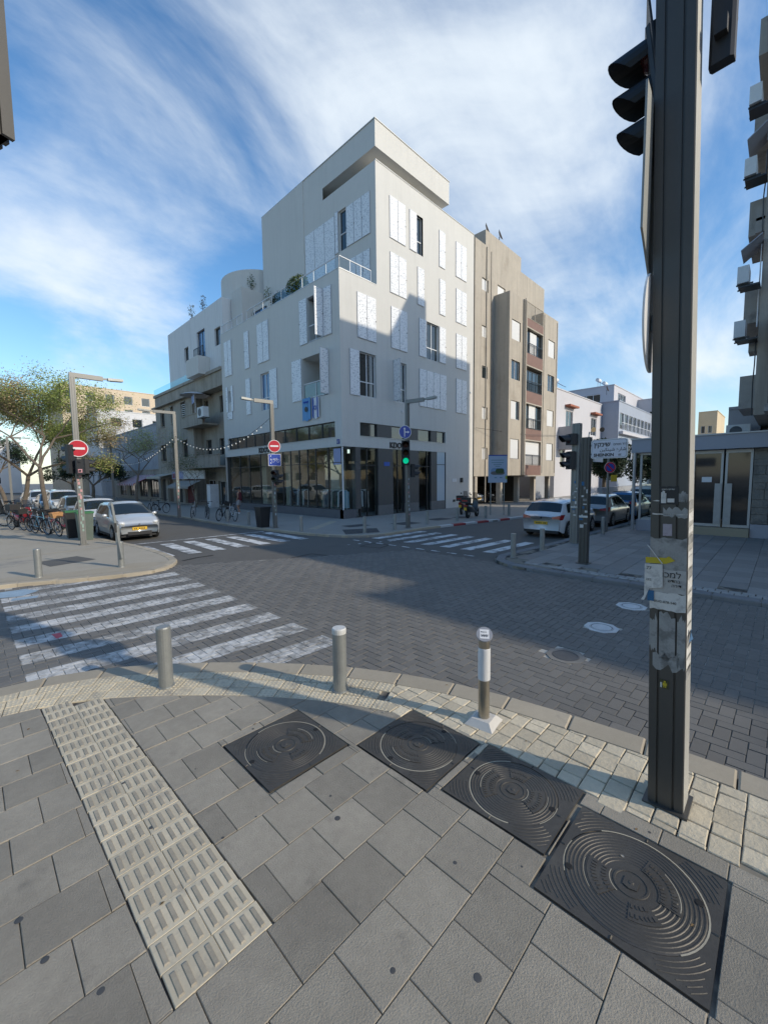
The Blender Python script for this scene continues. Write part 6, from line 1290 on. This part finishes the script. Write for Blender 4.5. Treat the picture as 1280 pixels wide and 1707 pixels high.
    for s in (1,-1):
        for k,(a,c) in enumerate(sw):
            last=(k==len(sw)-1); patch(a,c+(.10*l if last else 0),4.12,4.93,m_cg,'side_window',s,x0b=a+(.07*l if k==0 else 0),x1b=c-(.14*l if last else 0))
        patch(.90*l,.992*l,2.3,5.6,m_hl,'headlight',s,6,8,.012,x0b=.74*l,x1b=.93*l); patch(-.992*l,-.93*l,2.1,3.2,m_tail,'tail_light',s,4,3,.014,x1b=-.84*l)
        # door shut lines and mirror
        b=MB()
        for xx in ((-.27*l,.40*l) if kind!='suv' else (-.40*l,.0,.40*l)):
            for j0,j1 in ((.6,1.6),(1.6,2.6),(2.6,3.4)):
                p,q=surf(xx,j0),surf(xx,j1); b.hexa([(xx-.004,s*(p.y+.001),p.z),(xx+.004,s*(p.y+.001),p.z),(xx+.004,s*(p.y-.01),p.z),(xx-.004,s*(p.y-.01),p.z),(xx-.004,s*(q.y+.003),q.z),(xx+.004,s*(q.y+.003),q.z),(xx+.004,s*(q.y-.01),q.z),(xx-.004,s*(q.y-.01),q.z)])
        b.build('door_gap',m_pl,t,kind='stuff')
        b=MB(); yb=half(.3*l)
        b.ball((.37*l,s*(yb+.07),.66*H_),.055,.10,.07,10,6); b.build('wing_mirror',paint,t,smooth=True)
        b=MB(); p=surf(-.18*l,2.8); b.box(-.20*l,s*(p.y+.001) if s>0 else s*(p.y+.025),p.z,-.13*l,s*(p.y+.025) if s>0 else s*(p.y+.001),p.z+.03); b.build('door_handle',paint,t)
        for a in ax:
            c=(a,s*(w-.105),wr)
            wh=MB(); wh.lathe([(wr*.60,.085),(wr*.93,.09),(wr,.06),(wr,-.08),(wr*.9,-.1)],c=c,ax=(0,s,0),n=28); wo=wh.build('wheel',m_tyre,t,smooth=True)
            rm=MB(); rm.lathe([(wr*.66,.092),(wr*.62,.10),(wr*.58,.085)],c=c,ax=(0,s,0),n=28,caps=False)
            for k in range(7):
                th=2*math.pi*k/7; u=Vector((math.cos(th),0,math.sin(th))); v=Vector((-math.sin(th),0,math.cos(th))); cc=Vector(c)
                f=lambda r_,q_,d_: cc+u*r_+v*q_+Vector((0,s*d_,0))
                rm.hexa([f(.03,-.028,.085),f(wr*.62,-.022,.085),f(wr*.62,.022,.085),f(.03,.028,.085),f(.03,-.024,.103),f(wr*.62,-.018,.095),f(wr*.62,.018,.095),f(.03,.024,.103)])
            rm.lathe([(.05,.1),(.03,.112),(.001,.112)],c=c,ax=(0,s,0),n=12); rm.build('rim',m_rim,wo,kind='stuff')
    for s in (1,-1):
        b=MB(); ya,yb_=sorted((s*.50*w,s*.845*w)); z0_=.515*H_ if kind!='suv' else .56*H_
        b.hexa([(-l-.012,ya,z0_),(-l+.03,ya,z0_),(-l+.03,yb_,z0_),(-l-.012,yb_,z0_),(-l-.004,ya,z0_+.14*(1 if kind!='suv' else 1.6)*(1 if s<0 else .55)),(-l+.03,ya,z0_+.14*(1 if kind!='suv' else 1.6)*(1 if s<0 else .55)),(-l+.03,yb_,z0_+.14*(1 if kind!='suv' else 1.6)*(1 if s>0 else .55)),(-l-.004,yb_,z0_+.14*(1 if kind!='suv' else 1.6)*(1 if s>0 else .55))]); b.build('tail_light',m_tail,t)
        b=MB(); b.ball((l-.17,s*.70*w,.475*H_),.19,.13,.075,14,8); b.build('headlight_bulge',mat('headlight_reflector',(.75,.76,.74),.15,spec=.9),t,smooth=True)
        b=MB(); b.box(l-.04,min(s*.60*w,s*.80*w),.19*H_,l-.004,max(s*.60*w,s*.80*w),.25*H_); b.build('fog_light_recess',m_pl,t)
    fw=half(l)
    b=MB(); b.box(l-.02,-.50*w,.235,l+.012,.50*w,.40*H_*.62); b.build('lower_grille',m_pl,t)
    b=MB(); 
    b.hexa([(l-.05,-.42*w,.385*H_),(l+.004,-.42*w,.365*H_),(l+.004,.42*w,.365*H_),(l-.05,.42*w,.385*H_),(l-.09,-.50*w,.435*H_),(l-.028,-.50*w,.425*H_),(l-.028,.50*w,.425*H_),(l-.09,.50*w,.435*H_)]); b.build('upper_grille',m_pl,t)
    b=MB(); b.box(l-.03,-.3*w,.405*H_,l+.002,.3*w,.412*H_); b.lathe([(.045,0),(.04,.01)],c=(l-.012,0,.425*H_),ax=(1,0,0),n=14); b.build('badge',m_chr,t,kind='stuff')
    for s_,X in ((1,l+.013),(-1,-l-.004)):
        zz=.285*H_ if s_>0 else .36*H_
        b=MB(); b.box(min(X,X+s_*.012),-.26,zz,max(X,X+s_*.012),.26,zz+.115); pl_=b.build('number_plate',m_yel,t)
        b=MB(); xx=X+s_*.0135
        for k in range(7):
            if k in (2,): continue
            b.box(xx-.001,-.20+k*.058,zz+.03,xx+.001,-.165+k*.058,zz+.085)
        b.build('plate_digits',m_pl,pl_,kind='stuff')
    b=MB(); b.box(-l-.012,-.80*w,.20,-l+.05,.80*w,.30); b.build('rear_bumper_trim',m_pl,t)
    b=MB(); b.box(-l-.003,-.42*w,.50*H_,-l+.03,.42*w,.505*H_); b.lathe([(.04,0),(.035,.008)],c=(-l+.0,0,.54*H_),ax=(-1,0,0),n=12); b.build('tailgate_line',m_pl,t,kind='stuff')
    b=MB(); b.tube((l*.56,-.3,.64*H_+.05),(l*.50,.1,.70*H_+.02),.006,n=4); b.build('wiper',m_pl,t)
    b=MB(); b.tube((-.55*l,0,H_*.99),(-.68*l,0,H_*1.10),.006,n=4); b.build('aerial',m_pl,t)
    return t
SIL=(.58,.60,.60); WH=(.68,.69,.70)
car('silver hatchback facing the crossing, first of the parked row on the left',4.82,20.35,R(-90),3.85,1.70,1.50,SIL,metal=.35)
car('white hatchback directly behind the silver one on the left',4.75,25.1,R(-90),4.0,1.72,1.50,WH,metal=0)
car('grey parked car third in the left row',4.7,29.8,R(-90),4.3,1.75,1.55,(.2,.21,.22)); car('white van-like car fourth in the left row',4.65,34.9,R(-90),4.5,1.8,1.85,WH,'suv',metal=0)
car('dark parked car fifth in the left row',4.6,40.0,R(-90),4.2,1.75,1.5,(.05,.06,.07)); car('white parked car sixth in the left row',4.55,45.2,R(-90),4.3,1.8,1.7,WH,'suv',metal=0); car('blue-grey car farthest in the left row',4.5,50.4,R(-90),4.2,1.75,1.5,(.25,.3,.36))
car('white hatchback seen from behind, nearest car at the right corner',17.6,6.72,0,4.06,1.69,1.445,WH,metal=0)
car('silver beige hatchback second in the right row',22.2,6.45,0,3.8,1.68,1.50,(.42,.41,.38)); car('blue hatchback with tall red tail lights, third in the right row',26.6,6.35,0,3.7,1.62,1.50,(.05,.15,.30),'suv'); car('white sport utility car fourth in the right row',31.5,6.3,0,4.5,1.85,1.70,WH,'suv',metal=0)
car('dark car farther along the right kerb',36.5,6.1,0,4.2,1.75,1.5,(.06,.07,.08))
car('white car parked between the pillars under the tan block',30.4,20.6,R(-90),4.3,1.75,1.45,WH,metal=0,z=0); car('black car parked between the pillars under the tan block',33.3,20.2,R(-100),4.3,1.75,1.45,(.015,.016,.018),z=0)
# ================= two wheelers
def bike(label,x,y,rz,col,basket=None,grp='bicycles parked on the pavements',lean=.08):
    t=thing('bicycle',label,'bicycle',(x,y,0),rz,grp); t.rotation_euler=(lean,0,rz)
    fm=mat('bike_%02d%02d%02d'%tuple(int(c*99) for c in col),col,.4); r=.33
    for xx in (-.52,.52):
        b=MB(); b.path([(xx+r*math.cos(2*math.pi*k/20),0,r+.01+r*math.sin(2*math.pi*k/20)) for k in range(20)],.02,5,True); wo=b.build('wheel',m_tyre,t)
        b=MB(); b.path([(xx+(r-.03)*math.cos(2*math.pi*k/20),0,r+.01+(r-.03)*math.sin(2*math.pi*k/20)) for k in range(20)],.009,4,True)
        for k in range(9): a=2*math.pi*k/9; b.tube((xx,0,r+.01),(xx+(r-.03)*math.cos(a),0,r+.01+(r-.03)*math.sin(a)),.003,n=3)
        b.build('rim',m_rim,wo,kind='stuff')
        b=MB(); b.path([(xx+(r+.035)*math.cos(R(a)),0,r+.01+(r+.035)*math.sin(R(a))) for a in range(20,171,25)],.016,4); b.build('mudguard',m_pl,t)
    bb=(-.08,0,.3); st=(-.2,0,.78); hd=(.36,0,.82)
    b=MB()
    for p,q in ((bb,st),(bb,(.34,0,.62)),(st,(.36,0,.74)),((-.52,0,.34),bb),((-.52,0,.34),(-.19,0,.70)),((.34,0,.6),hd)): b.tube(p,q,.018,n=6)
    b.build('frame',fm,t); b=MB(); b.tube((.52,0,.34),(.36,0,.68),.016,n=6); b.tube((.36,0,.68),(.32,0,.98),.014,n=6); b.build('fork',fm,t)
    b=MB(); b.tube((.34,-.28,1.02),(.32,0,.98),.013,n=5); b.tube((.32,0,.98),(.34,.28,1.02),.013,n=5); b.tube((.34,-.28,1.02),(.24,-.3,1.0),.018,n=5); b.tube((.34,.28,1.02),(.24,.3,1.0),.018,n=5); b.build('handlebar',m_pl,t)
    b=MB(); b.tube(st,(-.22,0,.9),.013,n=5); b.ball((-.24,0,.93),.13,.07,.035,10,5); b.build('saddle',m_pl,t)
    b=MB(); b.lathe([(.09,-.01),(.09,.01)],c=bb,ax=(0,1,0),n=12); b.tube((-.08,.05,.3),(-.0,.05,.16),.01,n=4); b.tube((-.08,-.05,.3),(-.16,-.05,.44),.01,n=4); b.build('crank',m_pl,t)
    if basket:
        mbk_=mat('basket_'+basket,{'wicker':(.50,.27,.12),'black':(.03,.03,.03)}[basket],.8,n=(30,.3)); b=MB(); 
        A=[(.44,-.16,.80),(.68,-.16,.80),(.68,.16,.80),(.44,.16,.80)]; Bt=[(.40,-.2,1.02),(.73,-.2,1.02),(.73,.2,1.02),(.40,.2,1.02)]; b.add(A+Bt,[(3,2,1,0),(0,1,5,4),(1,2,6,5),(2,3,7,6),(3,0,4,7)]); b.build('basket',mbk_,t)
        b=MB(); b.path(Bt,.012,5,True); b.build('basket_rim',mbk_,t)
    return t
bike('bicycle with a wicker basket, nearest on the left pavement',2.55,22.3,R(-75),(.4,.42,.44),'wicker'); bike('dark red bicycle beside the one with the wicker basket',2.95,23.0,R(150),(.22,.03,.07)); bike('light blue bicycle left of the wicker basket one',2.3,23.6,R(-70),(.15,.33,.42)); bike('black bicycle behind the light blue one',2.6,25.0,R(-60),(.03,.03,.03),'black')
for k,(x,y,c,lb) in enumerate(((2.2,24.6,(.35,.36,.38),'silver bicycle leaning between the black and light blue ones'),(2.9,25.6,(.1,.02,.02),'maroon bicycle behind the wheelie bins'),(2.4,26.2,(.05,.06,.08),'navy bicycle beside the tree trunk'),(1.7,26.4,(.02,.02,.02),'black cargo bicycle near the red fronted scooter'),(1.8,29.2,(.5,.5,.5),'white bicycle just beyond the red fronted scooter'),(3.1,24.3,(.2,.2,.2),'dark grey bicycle against the second parked car'))): bike(lb,x,y,R(-70+40*math.sin(k*2.1)),c,'black' if k==3 else None)
for k,(cn,cc) in enumerate((('grey',(.25,.25,.26)),('black',(.02,.02,.02)),('white',(.65,.65,.65)),('blue',(.05,.15,.4)),('dark green',(.03,.12,.05)),('yellow',(.5,.4,.05)),('bright red',(.45,.03,.03)),('brown',(.2,.11,.05)),('teal',(.05,.3,.3)))): bike(cn+' bicycle in the distant left row, beyond the red fronted scooter',2.5-.03*k+random.uniform(-.2,.2),30.2+1.2*k,R(-80+random.uniform(-25,25)),cc)
for k,(px_,py_,c,lb) in enumerate(((322,862,(.5,.5,.5),'silver bicycle left in the group before the beige building'),(345,864,(.05,.05,.05),'black bicycle in the group before the beige building'),(372,867,(.03,.03,.03),'black bicycle with basket by the utility cabinet'),(386,868,(.55,.55,.55),'white bicycle nearest the shop windows'),(268,856,(.08,.08,.08),'dark bicycle before the cafe awnings'),(252,854,(.3,.3,.3),'grey bicycle farthest along the cafe pavement'))):
    gx_,gy_=G(px_,py_); bike(lb,gx_,gy_,R([60,75,40,85,30,60][k]),c,'black' if k==2 else None)
def scooter(label,x,y,rz,col,grp=None,box=True):
    t=thing('motor_scooter',label,'scooter',(x,y,0),rz,grp); pm=mat('scooter_%02d%02d%02d'%tuple(int(c*99) for c in col),col,.3,coat=.6)
    for xx,nm in ((-.62,'wheel'),(.68,'wheel')):
        b=MB(); b.lathe([(.12,.05),(.2,.062),(.25,.045),(.25,-.045),(.2,-.062),(.12,-.05)],c=(xx,0,.25),ax=(0,1,0),n=22); wo=b.build(nm,m_tyre,t,smooth=True); b=MB(); b.lathe([(.12,.045),(.03,.055)],c=(xx,0,.25),ax=(0,1,0),n=16); b.lathe([(.12,.045),(.03,.055)],c=(xx,0,.25),ax=(0,-1,0),n=16); b.build('rim',m_rim,wo,kind='stuff')
    def loft(sec,name,m,n=12):
        vs=[];fs=[]
        for (px_,pz,ry,rz_) in sec:
            for i in range(n): a=2*math.pi*i/n; vs.append((px_,ry*math.copysign(abs(math.cos(a))**.8,math.cos(a)),pz+rz_*math.copysign(abs(math.sin(a))**.8,math.sin(a))))
        for k in range(len(sec)-1):
            for i in range(n): j=(i+1)%n; fs.append((k*n+i,k*n+j,(k+1)*n+j,(k+1)*n+i))
        fs+=[tuple(range(n-1,-1,-1)),tuple(range((len(sec)-1)*n,len(sec)*n))]; b=MB(); b.add(vs,fs); return b.build(name,m,t,smooth=True)
    loft([(-.95,.72,.06,.06),(-.8,.66,.15,.14),(-.5,.58,.19,.2),(-.2,.5,.18,.2),(.0,.38,.16,.12),(.25,.32,.17,.07)],'body',pm); loft([(-.85,.84,.1,.03),(-.5,.82,.16,.05),(-.1,.76,.13,.05),(.02,.72,.07,.02)],'seat',m_pl)
    loft([(.25,.33,.18,.07),(.36,.5,.2,.1),(.44,.75,.19,.12),(.47,.95,.13,.1),(.46,1.05,.06,.04)],'front_shield',pm); loft([(.42,.42,.05,.05),(.6,.5,.09,.05),(.8,.45,.09,.06),(.92,.36,.05,.04)],'front_mudguard',pm)
    b=MB(); b.tube((.68,0,.25),(.46,0,.9),.03,n=8); b.build('fork',m_pl,t); b=MB(); b.tube((.38,-.33,1.08),(.44,0,1.04),.018,n=6); b.tube((.38,.33,1.08),(.44,0,1.04),.018,n=6); b.build('handlebar',m_pl,t)
    for s in (1,-1): b=MB(); b.tube((.42,s*.18,1.07),(.42,s*.25,1.25),.008,n=4); b.ball((.42,s*.27,1.28),.02,.06,.04,8,5); b.build('mirror',m_pl,t)
    b=MB(); b.add([(.5,-.17,1.05),(.5,.17,1.05),(.38,.13,1.42),(.38,-.13,1.42)],[(0,1,2,3)]); b.build('windshield',clear_glass('smoke',(.4,.4,.4),.08),t)
    if box: b=MB(); b.box(-1.08,-.22,.86,-.68,.22,1.18); b.build('top_box',m_pl,t); b=MB(); b.box(-1.085,-.16,.96,-1.081,.16,1.04); b.build('reflector',m_tail,t)
    b=MB(); b.box(-1.0,-.08,.46,-.985,.08,.62); b.build('number_plate',m_yel,t); b=MB(); b.box(-.97,-.09,.68,-.93,.09,.76); b.build('tail_light',m_tail,t); b=MB(); b.lathe([(.08,0),(.05,.03)],c=(.55,0,.8),ax=(1,0,.1),n=12); b.build('headlight',m_hl,t)
    return t
scooter('black motor scooter with a top box parked by the tan block',20.25,12.75,R(10),(.02,.02,.022),'motor scooters'); scooter('dark red motor scooter partly hidden behind the black one',21.9,14.4,R(20),(.14,.02,.03),'motor scooters'); scooter('black scooter with a red front at the left row of bicycles',2.0,27.6,R(-70),(.22,.02,.03),'motor scooters'); scooter('dark scooter at the far left end of the bicycle row',1.2,38.5,R(-70),(.03,.03,.035),'motor scooters')
b_=G(570/1.0,900)
# ================= person by the shop window
def skin_body(edges,verts,rad,m,name,parent,lvl=1,root=0):
    me=D.meshes.new(name); me.from_pydata(verts,edges,[]); o=D.objects.new(name,me); COL.objects.link(o); md=o.modifiers.new('s','SKIN'); md.use_smooth_shade=True
    for i,r in enumerate(rad): me.skin_vertices[0].data[i].radius=r if isinstance(r,tuple) else (r,r)
    me.skin_vertices[0].data[root].use_root=True
    s=o.modifiers.new('u','SUBSURF'); s.levels=lvl; s.render_levels=lvl
    dg=bpy.context.evaluated_depsgraph_get(); m2=D.meshes.new_from_object(o.evaluated_get(dg)); D.objects.remove(o); m2.materials.clear(); m2.materials.append(m); m2.name=name; return link(name,m2,parent)
pt=thing('person','person in a dark red sleeveless top and grey shorts walking past the shop window','person',(*G(400,856),0),R(120))
m_skin=mat('skin',(.35,.19,.13),.6)
V=[(0,0,.93),(0,0,1.12),(0,0,1.38),(0,0,1.50),(0,.01,1.62),(0,.015,1.72), (.0,.10,.90),(.10,.10,.50),(-.08,.10,.10),(.06,.10,.05), (.0,-.10,.90),(.12,-.10,.52),(.18,-.10,.12),(.32,-.10,.06), (0,.19,1.40),(-.06,.23,1.14),(.06,.22,.93),(.09,.22,.85), (0,-.19,1.40),(.06,-.23,1.14),(.20,-.2,.98),(.26,-.19,.92)]
Ed=[(0,1),(1,2),(2,3),(3,4),(4,5),(0,6),(6,7),(7,8),(8,9),(0,10),(10,11),(11,12),(12,13),(2,14),(14,15),(15,16),(16,17),(2,18),(18,19),(19,20),(20,21)]
Rd=[.14,.12,.13,.055,.085,.075,.085,.06,.04,.035,.085,.06,.04,.035,.055,.042,.032,.028,.055,.042,.032,.028]
skin_body(Ed,V,Rd,m_skin,'body',pt)
b=MB(); b.lathe([(.16,.88),(.15,1.1),(.165,1.36),(.10,1.46),(.07,1.47)],n=14); b.build('sleeveless_top',mat('dark_red_cloth',(.10,.02,.03),.9),pt)
for s,xk in ((1,.10),(-1,.12)): b=MB(); b.tube((0,s*.09,.95),(xk*.8,s*.1,.6),.115,.105,10); b.build('shorts_leg',mat('grey_shorts',(.30,.31,.33),.9),pt)
b=MB(); b.ball((-.01,.015,1.70),.10,.085,.105,10,7); b.build('hair',m_pl,pt)
for s,(xa) in ((1,.02),(-1,.26)): b=MB(); b.ball((xa,s*.10,.045),.14,.05,.045,8,5); b.build('shoe',m_wfr,pt)
# ================= trees
def tree(name,label,x,y,h,crown,seed,grp,nleaf,s=.07,mats=(None,None),trunk_r=.2,split=.42,spread=1.0,lean=(0,0),brown=.4,gap=.5):
    rr=random.Random(seed); t=thing(name,label,'tree',(x,y,0),0,grp); tb=MB(); tips=[]
    def grow(p,d,L_,r,lv):
        n=3; q=p
        for k in range(n):
            d2=(d+Vector((rr.gauss(0,.13),rr.gauss(0,.13),rr.gauss(0,.07)))).normalized(); e=q+d2*(L_/n); tb.tube(q,e,r*(1-.25*k/n),r*(1-.25*(k+1)/n),max(4,9-lv*2),caps=False); q=e; d=d2
            if lv>=2: tips.append((q,lv))
        if lv>=5: return
        m=3 if lv<2 else rr.choice((2,3))
        for k in range(m):
            a=rr.uniform(0,6.28); u=Vector((math.cos(a),math.sin(a),0)); dd=(d*rr.uniform(.5,.9)+u*rr.uniform(.45,.95)*spread+Vector((0,0,rr.uniform(-.05,.30)))).normalized(); grow(q,dd,L_*rr.uniform(.62,.82),r*.55,lv+1)
    grow(Vector((0,0,0)),Vector((lean[0],lean[1],1)).normalized(),h*split,trunk_r,0)
    tb.build('trunk',m_bark,t)
    zt=max(p.z for p,_ in tips); k_=h/zt
    G1=MB();G2=MB()
    tl_=[p for p,lv in tips if lv>=3]
    for _ in range(nleaf):
        p=rr.choice(tl_); 
        if (math.sin(p.x*2.1+seed)+math.sin(p.y*1.7)+math.sin(p.z*2.3))*.33>gap: continue
        c=p+Vector((rr.gauss(0,.34),rr.gauss(0,.34),rr.gauss(0,.24))); a=Vector((rr.gauss(0,1),rr.gauss(0,1),rr.gauss(0,.5))).normalized(); b=a.cross(Vector((rr.gauss(0,1),rr.gauss(0,1),rr.gauss(0,1)))).normalized(); k=s*rr.uniform(.6,1.3)
        isb=(math.sin(p.x*1.3+seed*2)+math.sin(p.z*1.9+p.y)-(p.z/h-.6)*2.2)*.5+rr.gauss(0,.3)>(.55-brown)
        (G2 if isb else G1).add([c-a*k,c+b*k*.45,c+a*k,c-b*k*.45],[(0,1,2,3)])
    G1.build('crown',mats[0] or m_leaf,t,kind='stuff'); 
    if G2.f: G2.build('dry_leaves',mats[1] or m_leafb,t,kind='stuff')
    return t
m_leafy=leafmat('leaf_yellow_green',(.27,.34,.08),(.36,.38,.12)); m_leafb2=leafmat('leaf_dry_brown',(.38,.28,.16),(.30,.28,.11))
tree('street_tree','tall thin-crowned street tree behind the silver hatchback, nearest on the left',2.95,27.2,9.0,0,11,'street trees on the left pavement',46000,.047,(m_leafy,m_leafb2),.12,.34,1.35,(.12,-.03),.12,.30)
tree('street_tree','second street tree on the left, its forked trunk above the bicycles',2.3,33.5,9.2,0,23,'street trees on the left pavement',44000,.054,(m_leafy,m_leafb2),.14,.30,1.25,(-.05,.05),.08,.35)
tree('street_tree','third street tree on the left, dark branches at the picture edge',1.9,41,9.6,0,35,'street trees on the left pavement',24000,.06,(m_leafy,m_leafb2),.15,.36,1.0,(0,0),.3,.5)
tree('street_tree','small half bare tree before the grey gable house',10.9,42,8.4,0,8,'street trees on the right pavement of the left street',14000,.05,(m_leafy,m_leafb2),.11,.36,1.2,(0,0),.5,.3)
tree('street_tree','far tree beyond the parked cars on the left',3.0,58,7.0,0,61,'street trees on the left pavement',9000,.10,(m_leafd,m_leafb),.2,.35,1.0)
tree('street_tree','dark leafy tree over the cafe terrace',10.5,58,6.2,0,62,'street trees on the right pavement of the left street',11000,.11,(m_leafd,m_leafd),.2,.3,1.1)
tree('street_tree','dark leafy tree at the end of the left street',11.0,72,6.5,0,63,'street trees on the right pavement of the left street',9000,.13,(m_leafd,m_leafd),.2,.3,1.1)
tree('small_tree','small bushy tree beside the utility cabinet',13.7,35.6,3.9,0,71,None,2600,.05,(m_leaf,m_leafb),.05,.4,.7)
def bushy(name,label,x,y,r,z,n,s,grp=None,m=None):
    t=thing(name,label,'tree',(x,y,0),0,grp); b=MB(); b.tube((0,0,0),(.1,0,z),.18,.1,8)
    for k in range(6): a=k*1.05; b.tube((.05,0,z*.6),(math.cos(a)*r[0]*.6,math.sin(a)*r[1]*.6,z+r[2]*.3),.08,.03,5)
    b.build('trunk',m_bark,t); b=MB()
    for k in range(14): c=(random.uniform(-.6,.6)*r[0],random.uniform(-.6,.6)*r[1],z+random.uniform(-.5,.55)*r[2]); leafcloud(b,c,(r[0]*.5,r[1]*.5,r[2]*.42),n//14,s)
    b.build('crown',m or m_leafd,t,kind='stuff')
bushy('evergreen_tree','large dark evergreen tree behind the street name sign',35.5,10.3,(2.4,1.9,2.3),3.6,15000,.12,'dark trees along the right street'); bushy('evergreen_tree','dark evergreen tree farther along the right street',44,8.6,(3,2.2,2.6),3.6,12000,.15,'dark trees along the right street'); bushy('evergreen_tree','dark evergreen beside the glass shop',33,4.0,(2.0,1.6,1.8),2.9,9000,.12,'dark trees along the right street'); bushy('evergreen_tree','low dark evergreen at the far end of the right street',60,9.5,(4,2.6,2.6),3.0,9000,.2,'dark trees along the right street')
t=thing('garden_wall','low grey garden wall in front of the dark trees','wall',(29,8.5,0),world=True); q=MB(); q.box(29,8.5,0,52,8.8,1.5); q.build('wall_face',m_gw,t)
# ledge planter shrubs, twin floodlight
t=thing('floodlight_mast','white mast with two round floodlights in front of the tiled house','floodlight',(36,12.2,0)); b=MB(); b.tube((0,0,0),(.5,-.4,5.9),.07,n=8); b.build('mast',m_wfr,t)
for s in (0,1): b=MB(); b.lathe([(.08,0),(.2,.12),(.2,.16)],c=(.6+.5*s,-.6-.5*s,6.1),ax=(-.6,-.6,-.2),n=14); b.build('lamp',m_dfr if s else mat('warm_lamp_face',(.5,.38,.22),.5),t)
for o in list(D.objects):
    if o.get('_w') is not None: del o['_w']
